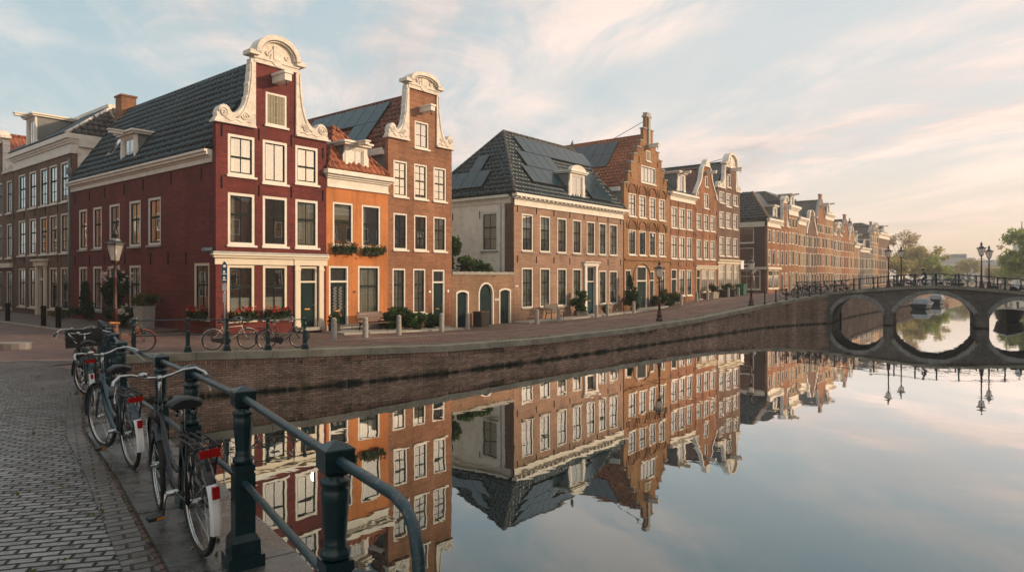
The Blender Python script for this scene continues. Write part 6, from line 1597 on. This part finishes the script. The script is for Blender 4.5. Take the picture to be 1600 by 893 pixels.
    # chain case, cranks and pedals, stand, headlight
    m = MB(); pts = [(-.09+.11*math.cos(a), .30+.11*math.sin(a)) for a in [R(-90+18*k) for k in range(11)]] + [(RX+.06*math.cos(a), r+.055*math.sin(a)) for a in [R(90+18*k) for k in range(11)]]
    m.slab(pts, [], FR, -.07, -.045); m.build('chain_case', 'blackpl', e)
    m = MB(); m.tube([bb+Vector((0, -.09, 0)), bb+Vector((0, .09, 0))], .02, 8); m.tube([bb+Vector((0, -.09, 0)), bb+Vector((-.06, -.1, .16))], .009, 6); m.tube([bb+Vector((0, .09, 0)), bb+Vector((.06, .1, -.16))], .009, 6)
    cr = m.build('crank', 'chrome', e)
    for s, p in ((-1, (-.06, -.1, .16)), (1, (.06, .1, -.16))):
        m = MB(); c = bb+Vector(p); m.box(c.x-.045, c.y+(s*.01 if s > 0 else -.1), c.z-.012, c.x+.045, c.y+(.1 if s > 0 else -.01), c.z+.012); m.box(c.x-.049, c.y+s*.03-.02, c.z-.008, c.x-.046, c.y+s*.03+.02, c.z+.008, 1); m.build('pedal', ['blackpl', 'amber'], cr)
    m = MB(); m.tube([(.43, 0, .72), (.50, 0, .73)], [.02, .045], 12); m.build('headlight', 'blackpl', e)
    if crate:
        m = MB(); x0, x1, y0, y1, z0, z1 = .42, .80, -.26, .26, .82, 1.10
        for z in (z0, z0+.1, z0+.2): 
            for s in (y0, y1-.012): m.box(x0, s, z, x1, s+.012, z+.07)
            for x in (x0-.0, x1): m.box(x, y0+.013, z, x+.012, y1-.013, z+.07)
        m.box(x0+.013, y0+.013, z0, x1-.001, y1-.013, z0+.012)
        for x in (x0+.014, x1-.03):
            for y in (y0+.013, y1-.03): m.box(x, y, z0+.013, x+.018, y+.017, z1)
        m.build('crate', 'blackpl', e); m = MB(); m.tube([(.45, -.1, .82), (.5, -.06, .4), (FX, -.06, r)], .008, 6); m.tube([(.45, .1, .82), (.5, .06, .4), (FX, .06, r)], .008, 6); m.build('front_carrier', 'blackpl', e)
    return e
def along(y, off, head=1):      # a spot beside the near railing, 'off' metres to its landward side
    p = Vector((yline(y), y)); d = (Vector((yline(y+.3), y+.3))-Vector((yline(y-.3), y-.3))).normalized(); n = Vector((d.y, -d.x)); q = p - n*off
    return (q.x, q.y, gz(q.x, q.y)+.046), math.atan2(d.y, d.x)
l, a = along(4.83, .20); make_bike('nearest black bicycle with red rear light and white mudguard tail, against the railing', l, a+.05, 'bikeblack', True, True, lean=R(-3), steer=R(-6))
l, a = along(7.05, .27); b2 = make_bike('second bicycle from the camera, blue grey frame with black saddle', l, a+.1, 'bikeblue', True, True, lean=R(-4), steer=R(10))
l, a = along(10.9, .32); make_bike('third bicycle with a black crate in front of its handlebar', l, a+.05, 'bikegreen', True, True, True, lean=R(-3), steer=R(28))
l, a = along(12.6, .35); make_bike('dark bicycle half hidden behind the crate bicycle', l, a+.15, 'bikeblack', True, False, lean=R(-5), steer=R(-20), saddle='redlens')
make_bike('bicycle with orange frame and saddle behind the corner of the near railing', (-10.6, 19.1, gz(-10.6, 19.1)+.02) if False else (-12.3, 21.3, gz(-12.3, 21.3)+.01), R(28), 'bikeorange', True, False, lean=R(4), group='bicycles parked on the quay corner', saddle='amber')
FQ = math.atan2(.52, .85)
make_bike('cream framed bicycle parked behind the far quay railing', (-9.55, 22.75, gz(-9.5, 22.7)+.01), FQ, 'bikecream', False, False, lean=R(5), group='bicycles behind the far quay railing')
make_bike('dark bicycle with curved frame parked right of the cream one behind the railing', (-8.05, 23.55, gz(-8, 23.5)+.01), FQ, 'bikeblack', True, False, lean=R(5), group='bicycles behind the far quay railing')
# parked rows on the approach to the bridge and on the bridge
labs = ['first', 'second', 'third', 'fourth', 'fifth', 'sixth', 'seventh', 'eighth', 'ninth', 'tenth', 'eleventh', 'twelfth']
for k in range(12):
    s = -4.3 + k*.5; p = BO + BA*s + BB*(1.0 + .25*(k % 3)) if k > 3 else (WE[9].lerp(WE[10], .15+.22*k) + Vector((-off.y, off.x))*1.1)
    z = gz(p.x, p.y) if k <= 3 else max(deck(s)-.12, gz(p.x, p.y))
    clone(b2, (p.x, p.y, z), (R(4), 0, math.atan2(BB.y, BB.x)+RND.uniform(-.9, .5)), labs[k] + ' bicycle from the left in the dense row parked at the bridge foot', 'bicycles parked at the bridge foot')
for k, s in enumerate((4.9, 5.9, 8.0, 8.8, 9.4, 11.6)):
    q = bp(s, BW-.8, deck(s)-.14); clone(b2, tuple(q), (R(4), 0, math.atan2(BA.y, BA.x)+RND.uniform(-.2, .2)), ('bicycle on the bridge between the two left lamps', 'bicycle on the bridge right of the left lamps', 'bicycle on the bridge right of the cyclist', 'bicycle on the bridge at the middle of the far railing', 'bicycle on the bridge left of the right lamps', 'bicycle on the bridge right of the right lamps')[k], 'bicycles parked on the bridge')
# scooter at the right end of the bridge
q = bp(12.9, 1.2, deck(12.9)-.12); e = thing('motor_scooter', 'white and black motor scooter at the right end of the bridge', 'scooter', tuple(q), math.atan2(BA.y, BA.x)+math.pi)
for x in (-.6, .6):
    m = MB(); m.tube([(x, -.06, .26), (x, .06, .26)], .26, 16); m.build('wheel', 'tyre', e)
m = MB(); m.slab([(-.85, .45), (-.5, .3), (-.1, .28), (.2, .3), (.35, .6), (.25, .95), (.15, .95), (.1, .45), (-.05, .42), (-.2, .75), (-.8, .72)], [], FR, -.16, .16); m.build('body', 'blackpl', e)
m = MB(); m.slab([(.3, .35), (.55, .5), (.42, 1.0), (.25, 1.05), (.2, .7)], [], FR, -.2, .2); m.build('front_shield', 'whitepl', e)
m = MB(); m.box(-.75, -.14, .74, -.15, .14, .84); m.build('saddle', 'leather', e); m = MB(); m.tube([(.22, -.32, 1.1), (.3, 0, 1.05), (.22, .32, 1.1)], .018, 8); m.build('handlebar', 'chrome', e)

# ------------------------------------------------------------------ the cyclist on the bridge
def cyclist():
    s, d = 6.55, 3.2; q = bp(s, d, deck(s)-.14); rot = math.atan2(BA.y, BA.x)+math.pi
    bk = clone(b2, tuple(q), rot, 'bicycle being ridden across the bridge by the person in dark clothes', 'bicycle ridden on the bridge'); bk.scale = (.85,)*3
    V_ = [(-.28, 0, 1.02), (-.2, 0, 1.2), (-.08, 0, 1.42), (-.04, 0, 1.53), (-.02, 0, 1.6), (-.0, 0, 1.7), (-.08, .19, 1.41), (.04, .23, 1.2), (.18, .27, 1.06), (-.08, -.19, 1.41), (.04, -.23, 1.2), (.18, -.27, 1.06), (-.25, .1, .96), (.1, .11, .78), (-.04, .12, .36), (.1, .12, .31), (-.25, -.1, .96), (.12, -.11, .64), (-.12, -.12, .22), (.02, -.12, .17)]
    E_ = [(0, 1), (1, 2), (2, 3), (3, 4), (4, 5), (2, 6), (6, 7), (7, 8), (2, 9), (9, 10), (10, 11), (0, 12), (12, 13), (13, 14), (14, 15), (0, 16), (16, 17), (17, 18), (18, 19)]
    rad = [.16, .15, .17, .06, .09, .1, .065, .05, .04, .065, .05, .04, .1, .075, .05, .045, .1, .075, .05, .045]
    me = bpy.data.meshes.new('person'); me.from_pydata(V_, E_, []); o = bpy.data.objects.new('person', me); COL.objects.link(o)
    md = o.modifiers.new('skin', 'SKIN')
    for v, r_ in zip(me.skin_vertices[0].data, rad): v.radius = (r_, r_)
    me.skin_vertices[0].data[0].use_root = True
    o.modifiers.new('sub', 'SUBSURF').levels = 1
    dg = bpy.context.evaluated_depsgraph_get(); m2 = bpy.data.meshes.new_from_object(o.evaluated_get(dg)); bpy.data.objects.remove(o)
    m2.materials.clear(); m2.materials.append(MT['coat']); m2.materials.append(MT['skin'])
    for p in m2.polygons: p.use_smooth = True; p.material_index = 1 if p.center.z > 1.52 else 0
    o = put('person', m2, None, q, rot); o.scale = (.85,)*3; tag(o, 'person in dark blue clothes riding a bicycle over the middle of the bridge', 'person')
    m = MB(); m.lathe([(.105, 1.64), (.12, 1.7), (.11, 1.78), (.05, 1.82)], (-.02, 0, 0), 10); m.build('hair', 'leather', o)
cyclist()

# ------------------------------------------------------------------ boats
def boat(label, loc, rot, L, W, H_, mat, cover):
    e = thing('moored_boat', label, 'boat', loc, rot, 'boats moored beyond the bridge'); m = MB(); n = 10; secs = []
    for k in range(n+1):
        f = k/n; w = W/2*(1-max(0, (f-.45)/.55)**2.2)*(.82+.18*min(1, f*5)); z = H_*(1+.35*f*f)
        secs.append([Vector((L*(f-.5), -w, z)), Vector((L*(f-.5), -w*.8, .1)), Vector((L*(f-.5)*.95, 0, -.25)), Vector((L*(f-.5), w*.8, .1)), Vector((L*(f-.5), w, z))])
    for a, b in zip(secs, secs[1:]):
        for i in range(4): m.poly([a[i], b[i], b[i+1], a[i+1]], 0, True)
        m.poly([a[0]-Vector((0, -.1, .15)), a[4]-Vector((0, .1, .15)), b[4]-Vector((0, .1, .15)), b[0]-Vector((0, -.1, .15))], 1)
    m.poly(secs[0][::-1]); m.build('hull', [mat, 'oldwood'], e)
    g = MB()
    for i in (0, 4): g.tube([s[i] for s in secs], .05, 6)
    g.build('gunwale', 'hullwhite', e)
    if cover:
        c = MB(); c.hexa([(-L*.3, -W*.42, H_), (L*.15, -W*.42, H_*1.05), (L*.15, W*.42, H_*1.05), (-L*.3, W*.42, H_), (-L*.25, -W*.3, H_+.6), (L*.05, -W*.3, H_+.65), (L*.05, W*.3, H_+.65), (-L*.25, W*.3, H_+.6)]); c.build('cover', cover, e)
boat('white cruiser with grey cover moored left beyond the bridge', (pt(82, 14.2).x, pt(82, 14.2).y, 0), ROT_FRONT, 6.5, 2.2, .6, 'hulldark', 'tarp')
boat('dark hulled boat with white gunwale moored right beyond the bridge', (bp(13.0, BW+6.5, 0).x, bp(13.0, BW+6.5, 0).y, 0), ROT_FRONT+math.pi, 6.0, 2.2, .85, 'hulldark', None)
boat('small dark boat moored far along the left quay', (pt(100, 13.6).x, pt(100, 13.6).y, 0), ROT_FRONT, 6, 2, .7, 'hulldark', 'tarp')

# ------------------------------------------------------------------ trees and far buildings
def tree(label, loc, h, r, mat, n, size, seed, lumps=9, group=None, airy=False):
    rr = random.Random(seed); e = thing('street_tree', label, 'tree', loc, 0, group)
    m = MB(); m.tube([(0, 0, -.3), (.1, 0, h*.25), (.0, .1, h*.5), (.15, .1, h*.8)], [.28, .2, .13, .04], 8)
    cs = []
    for k in range(lumps):
        a = rr.uniform(0, 6.28); rad = r*rr.uniform(.25, .8); z = h*rr.uniform(.32, .92); sc = 1-.5*abs(z/h-.55)
        c = Vector((rad*math.cos(a)*sc, rad*math.sin(a)*sc, z)); cs.append((c, r*rr.uniform(.3, .5)))
        b = Vector((0, 0, h*rr.uniform(.2, .5))); m.tube([b, b.lerp(c, .5)+Vector((0, 0, .2)), c], [.1, .06, .02], 5)
    for k in range(26 if airy else 0):
        c, q = rr.choice(cs); d = Vector((rr.gauss(0, 1), rr.gauss(0, 1), abs(rr.gauss(0, 1)))).normalized(); m.tube([c, c+d*q*1.3], [.03, .01], 4)
    m.build('trunk', 'bark', e)
    f = MB()
    for c, q in cs: f.blob(c, (q*1.15, q*1.15, q), int(n*(1.5 if airy else 2.1))//lumps, size, rr, lumps=8, shell=.6)
    f.build('crown', mat, e, uv=False)
def far_pt(u, Y, z=1.9): return ((u-800)/1050*Y, Y, z)
TG = 'trees beyond the bridge'
tree('tall airy budding tree at the end of the house row', far_pt(1412, 165), 13.5, 5.0, 'leaf_bare', 2000, .32, 1, 12, TG, True)
tree('olive green tree in front of the tall budding tree', far_pt(1402, 150), 7.5, 4.2, 'leaf_spring', 2600, .35, 2, 11, TG)
tree('rounded yellow green tree second in the left group', far_pt(1428, 160), 9.0, 4.5, 'leaf_spring', 2600, .36, 3, 11, TG)
tree('broad yellow green tree in the middle of the left group', far_pt(1446, 158), 9.0, 4.6, 'leaf_spring', 2800, .36, 4, 12, TG)
tree('lower green tree at the right end of the left group', far_pt(1457, 150), 6.4, 3.6, 'leaf_fresh', 2400, .33, 5, 10, TG)
tree('pale green tree standing before the distant buildings', far_pt(1512, 215), 7.5, 4.2, 'leaf_spring', 1600, .4, 6, 10, TG)
tree('small round green tree left of the distant pale tree', far_pt(1490, 220), 6.0, 4.0, 'leaf_fresh', 1400, .4, 16, 9, TG)
tree('small bush tree before the right distant buildings', far_pt(1553, 200), 4.5, 3.6, 'leaf_spring', 1400, .38, 7, 9, TG)
tree('large fresh green tree at the right edge beyond the bridge', far_pt(1611, 118), 10.2, 5.2, 'leaf_fresh', 5200, .34, 8, 14, TG)
tree('green tree lower at the right edge of the canal', far_pt(1590, 150), 7.0, 4.6, 'leaf_fresh', 3200, .36, 9, 12, TG)
tree('thin budding tree left of the large green right tree', far_pt(1572, 170), 10.5, 3.0, 'leaf_bare', 700, .3, 10, 10, TG, True)
for k, (u, Y, w, h, mat, lab) in enumerate(((1476, 262, 9, 7.5, 'beige_stone', 'low beige distant building beside the left trees'), (1491, 255, 16, 9.3, 'pale_stone', 'broad pale distant building at the end of the canal'), (1531, 258, 13, 8.6, 'pale_stone', 'pale distant building behind the right bridge lamps'), (1556, 256, 12, 8.2, 'beige_stone', 'beige distant building right of the bridge lamps'))):
    x, y, _ = far_pt(u, Y); e = thing('distant_building', lab, 'building', (x, y, 1.9), R(-12), 'buildings closing the canal view')
    m = MB(); m.box(-w/2, 0, 0, w/2, 8, h-1.8); m.build('wall', mat, e)
    m = MB(); m.hexa([(-w/2-.2, -.3, h-1.8), (w/2+.2, -.3, h-1.8), (w/2+.2, 8.3, h-1.8), (-w/2-.2, 8.3, h-1.8), (-w/2+.5, 1.6, h), (w/2-.5, 1.6, h), (w/2-.5, 7, h), (-w/2+.5, 7, h)]); m.build('roof', 'slate', e)
    for i in range(int(w/2)):
        for z in (1.2, 3.8):
            if z+1.6 < h-1.8: m = MB(); x0 = -w/2+.6+i*2; m.box(x0, -.06, z, x0+.9, -.002, z+1.6); m.box(x0-.1, -.04, z-.1, x0+1.0, -.003, z-.0); m.build('window', ['solar'], e)
    if k == 1: m = MB(); m.box(1, 2, h, 5, 6, h+1.5); m.build('roof_house', 'slate', e)
x, y, _ = far_pt(1603, 240); e = thing('church_tower', 'grey church tower with small spire at the right edge of the view', 'tower', (x, y, 1.9), R(-20))
m = MB(); m.box(-3, -3, 0, 3, 3, 15); m.build('shaft', 'pale_stone', e); m = MB(); m.box(-2.3, -2.3, 15, 2.3, 2.3, 17.6); m.box(-2.6, -2.6, 17.6, 2.6, 2.6, 18); m.build('belfry', 'slate', e)
for x0 in (-1.4, .2): m = MB(); m.box(x0, -2.36, 15.3, x0+1.1, -2.302, 17.2); m.build('louvre_window', 'interior', e)
m = MB(); m.lathe([(1.9, 18), (1.2, 18.6), (.4, 19), (.25, 20), (.1, 22)], (-1.2, 0, 0), 8); m.box(-1.6, -.06, 21.3, -.8, .06, 21.45); m.build('spire', 'slate', e)

# ------------------------------------------------------------------ houses of the right bank (unseen beside and behind the camera; added to shade the street and show in the panes)
def unseen_right_bank():
    t = -16.0; k = 0; cols = ['rust_brick', 'plum_brick', 'tan_brick', 'grey_brick', 'brown_brick']
    rr = random.Random(3)
    names = ['red brown', 'dark plum', 'tan', 'grey', 'warm brown']
    while t < 112:
        W = rr.uniform(5.6, 7.4); q = 36.5 if t < 62 else 38; zt = rr.uniform(11.2, 13.3); gab = k % 3
        o = pt(t+W, q); b = 1.6 if t < 30 else 1.9
        H = House('canal_house', names[k % 5] + (' pointed gable', ' flat cornice', ' square necked gable')[gab] + ' house added unseen on the right bank, ' + ('nearest', 'second', 'third', 'fourth', 'fifth', 'sixth', 'seventh', 'eighth', 'ninth', 'tenth')[k // 3] + ' of its kind', o, ROT_FRONT+math.pi, b, W-.04, 9, 'unseen right bank houses added for shade and reflections')
        n = 3; g_ = W/n
        for (z0, z1) in ((2.6, 4.6), (5.4, 7.4), (8.0, 9.6)):
            for i in range(n):
                x = g_*(i+.5); H.win(x-.5, x+.5, z0, z1, rail=.6, fr=.1, deep=False, sill=False)
        c = W/2
        if gab == 0: H.wall_front([(0, b-.5), (W-.04, b-.5), (W-.04, zt-1), (c+.8, zt+1.6), (c-.8, zt+1.6), (0, zt-1)], cols[k % 5])
        elif gab == 1: H.wall_front([(0, b-.5), (W-.04, b-.5), (W-.04, zt), (0, zt)], cols[k % 5]); H.cornice(.02, W-.06, zt-.6, zt+.1, .35)
        else: H.wall_front([(0, b-.5), (W-.04, b-.5), (W-.04, zt-.8), (c+1.1, zt-.8), (c+1.1, zt+1.5), (c-1.1, zt+1.5), (c-1.1, zt-.8), (0, zt-.8)], cols[k % 5])
        H.plain_walls(zt-1, zt-1, zt-1, cols[k % 5]); H.gable_roof(zt-1, zt+1.2, 'tile_grey', y0=.35)
        t += W; k += 1
unseen_right_bank()
def unseen_side_row():  # unseen row, added to darken the side wall panes and near ground
    q = 8.0
    for k in range(12):
        W = (6.2, 7.0, 5.8, 6.6, 7.2, 6.0)[k % 6]; o = P0 - D*13.0 + N*(q-W)
        H = House('canal_house', ('near ', 'distant ')[k // 6] + ('rust red', 'tan', 'dark plum', 'warm brown', 'grey', 'ochre')[k % 6] + ' house added unseen across the side street, left of the picture', o, math.atan2(N.y, N.x)+math.pi, 1.5, W-.04, 8, 'unseen houses across the side street added for shade and reflections')
        # facade looks along +D: local x runs along -N
        H.e.location = ((P0 - D*13.0 + N*q).x, (P0 - D*13.0 + N*q).y, 1.5)
        for z0, z1 in ((2.2, 4.3), (5.2, 7.2), (8.0, 9.6)):
            for i in range(3): x = W/3*(i+.5); H.win(x-.5, x+.5, z0, z1, rail=.6, fr=.1, deep=False, sill=False)
        zt = (11.2, 10.6, 12.0, 10.8, 11.6, 11)[k % 6]; c = W/2
        H.wall_front([(0, 1), (W-.04, 1), (W-.04, zt-.8), (c+.9, zt+1.4), (c-.9, zt+1.4), (0, zt-.8)], ('rust_brick', 'tan_brick', 'plum_brick', 'brown_brick', 'grey_brick', 'ochre_brick')[k % 6])
        H.plain_walls(zt-1, zt-1, zt-1, 'plum_brick'); H.gable_roof(zt-1, zt+1.1, 'tile_orange' if k % 2 else 'tile_grey', y0=.35)
        q -= W
unseen_side_row()

# ------------------------------------------------------------------ sky, sun, camera
SUN_EL = R(15.6); SUN_AZ = Vector((.998, -.06)).normalized()
def world():
    w = bpy.data.worlds.new('World'); scene.world = w; w.use_nodes = True; nt = w.node_tree; nt.nodes.clear()
    out = nd(nt, 'ShaderNodeOutputWorld'); bg = nd(nt, 'ShaderNodeBackground'); bg.inputs[1].default_value = .1; lk(nt, bg.outputs[0], out.inputs[0])
    sky = nd(nt, 'ShaderNodeTexSky', sky_type='NISHITA', sun_disc=False, sun_elevation=SUN_EL, sun_rotation=math.atan2(SUN_AZ.x, SUN_AZ.y), air_density=1.0, dust_density=1.5, ozone_density=1.0)
    tc = nd(nt, 'ShaderNodeTexCoord'); gen = tc.outputs['Generated']
    sp = nd(nt, 'ShaderNodeSeparateXYZ'); lk(nt, gen, sp.inputs[0]); x, y, z = sp.outputs
    el = mth(nt, 'MAXIMUM', z, 0.0)
    dotn = nd(nt, 'ShaderNodeVectorMath', operation='DOT_PRODUCT'); dotn.inputs[1].default_value = (SUN_AZ.x, SUN_AZ.y, .1); lk(nt, gen, dotn.inputs[0])
    warm = ramp(nt, mth(nt, 'ADD', mth(nt, 'MULTIPLY', dotn.outputs['Value'], .5), .5), [(.05, 0.), (.78, 1.)])
    hor = mixc(nt, warm, (.62, .66, .65), (1.0, .74, .54))
    mid = mixc(nt, warm, (.36, .53, .58), (.76, .72, .68))
    zen = mixc(nt, warm, (.27, .46, .53), (.54, .63, .66))
    c = mixc(nt, ramp(nt, el, [(.0, 0.), (.17, 1.)]), hor, mid)
    c = mixc(nt, ramp(nt, el, [(.12, 0.), (.5, 1.)]), c, zen)
    # cirrus on a flat layer high above, combed mostly along the canal
    den = mth(nt, 'ADD', el, .10)
    qx = mth(nt, 'DIVIDE', x, den); py = mth(nt, 'DIVIDE', y, den)
    cb0 = nd(nt, 'ShaderNodeCombineXYZ'); lk(nt, qx, cb0.inputs[0]); lk(nt, py, cb0.inputs[1])
    warp = noise(nt, cb0.outputs[0], .33, 2)
    px = mth(nt, 'ADD', mth(nt, 'ADD', qx, mth(nt, 'MULTIPLY', py, .22)), mth(nt, 'MULTIPLY', warp, 1.1))
    cb = nd(nt, 'ShaderNodeCombineXYZ'); lk(nt, px, cb.inputs[0]); lk(nt, py, cb.inputs[1])
    def layer(sc, off, scale, stops, dist=.5, det=8, rough=.6):
        mp = nd(nt, 'ShaderNodeMapping'); mp.inputs['Scale'].default_value = (sc[0], sc[1], 1); mp.inputs['Location'].default_value = off
        lk(nt, cb.outputs[0], mp.inputs[0]); return ramp(nt, noise(nt, mp.outputs[0], scale, det, rough, dist), stops)
    bank = layer((1.2, .6), (3.1, 1.7, 0), .55, [(.37, 0.), (.56, 1.)], .4, 6, .55)
    wisp = layer((2.0, .7), (8.3, 4.2, 0), 1.1, [(.41, 0.), (.62, 1.)], .8, 9, .64)
    puff = layer((1.2, .95), (1.3, 9.2, 0), 1.5, [(.44, 0.), (.60, 1.)], .6, 9, .62)
    cl = mth(nt, 'ADD', mth(nt, 'MULTIPLY', bank, mth(nt, 'ADD', mth(nt, 'MULTIPLY', wisp, .6), mth(nt, 'ADD', mth(nt, 'MULTIPLY', puff, .7), .12))), mth(nt, 'MULTIPLY', wisp, .16), True)
    cl = mth(nt, 'MULTIPLY', cl, ramp(nt, el, [(.0, .25), (.10, 1.)]))
    ccol = mixc(nt, warm, (.76, .73, .69), (1.2, .90, .75))
    shade = layer((1.2, .6), (3.22, 1.80, 0), .55, [(.46, 0.), (.64, 1.)], .3, 6, .55)
    ccol = mixc(nt, mth(nt, 'MULTIPLY', mth(nt, 'MULTIPLY', shade, mth(nt, 'SUBTRACT', 1, mth(nt, 'MULTIPLY', puff, .5))), 1.0), ccol, mixc(nt, warm, (.50, .53, .55), (.62, .52, .49)))
    c = mixc(nt, mth(nt, 'MULTIPLY', cl, .92), c, ccol)
    # brighter, redder band towards the sun
    glow = mth(nt, 'MULTIPLY', ramp(nt, dotn.outputs['Value'], [(.66, 0.), (1.0, 1.)]), ramp(nt, el, [(.0, 1.), (.55, 0.)]))
    c = mixc(nt, mth(nt, 'MULTIPLY', glow, .8), c, (1.9, 1.25, .74))
    c10 = nd(nt, 'ShaderNodeVectorMath', operation='SCALE'); c10.inputs[3].default_value = 9.5; lk(nt, c, c10.inputs[0])
    lk(nt, mixc(nt, .14, c10.outputs[0], sky.outputs[0]), bg.inputs[0])
world()
sl = bpy.data.lights.new('sun', 'SUN'); sl.energy = 3.0; sl.angle = R(2.2); sl.color = (1.0, .73, .47)
so = bpy.data.objects.new('sun', sl); COL.objects.link(so)
sd = Vector((SUN_AZ.x*math.cos(SUN_EL), SUN_AZ.y*math.cos(SUN_EL), math.sin(SUN_EL))); so.rotation_euler = (-sd).to_track_quat('-Z', 'Y').to_euler(); so.location = (60, 0, 40)

hz = bpy.data.materials.new('haze_air'); hz.use_nodes = True; nt = hz.node_tree; nt.nodes.clear()
pv = nd(nt, 'ShaderNodeVolumePrincipled'); pv.inputs['Color'].default_value = (.98, .93, .86, 1); pv.inputs['Density'].default_value = HAZE; pv.inputs['Anisotropy'].default_value = .3
lk(nt, pv.outputs[0], nd(nt, 'ShaderNodeOutputMaterial').inputs['Volume']); MT['haze'] = hz
if HAZE:
    m = MB(); m.box(-960, -960, -2.3, 960, 960, 26); tag(m.build('haze', 'haze', uv=False), 'thin warm morning haze over the canal', 'haze', kind='stuff')
cam = bpy.data.cameras.new('camera'); co = bpy.data.objects.new('camera', cam); COL.objects.link(co); scene.camera = co
co.location = (0, 0, 3.8); co.rotation_euler = (R(90), 0, 0); cam.sensor_width = 36; cam.lens = 36*1050/1600; cam.shift_y = -13.5/1600; cam.clip_start = .05; cam.clip_end = 6000
vs = scene.view_settings; vs.view_transform = 'Standard'; vs.look = 'None'; vs.gamma = 1; vs.exposure = .36; vs.use_curve_mapping = False
scene.cycles.max_bounces = 6; scene.cycles.transparent_max_bounces = 12
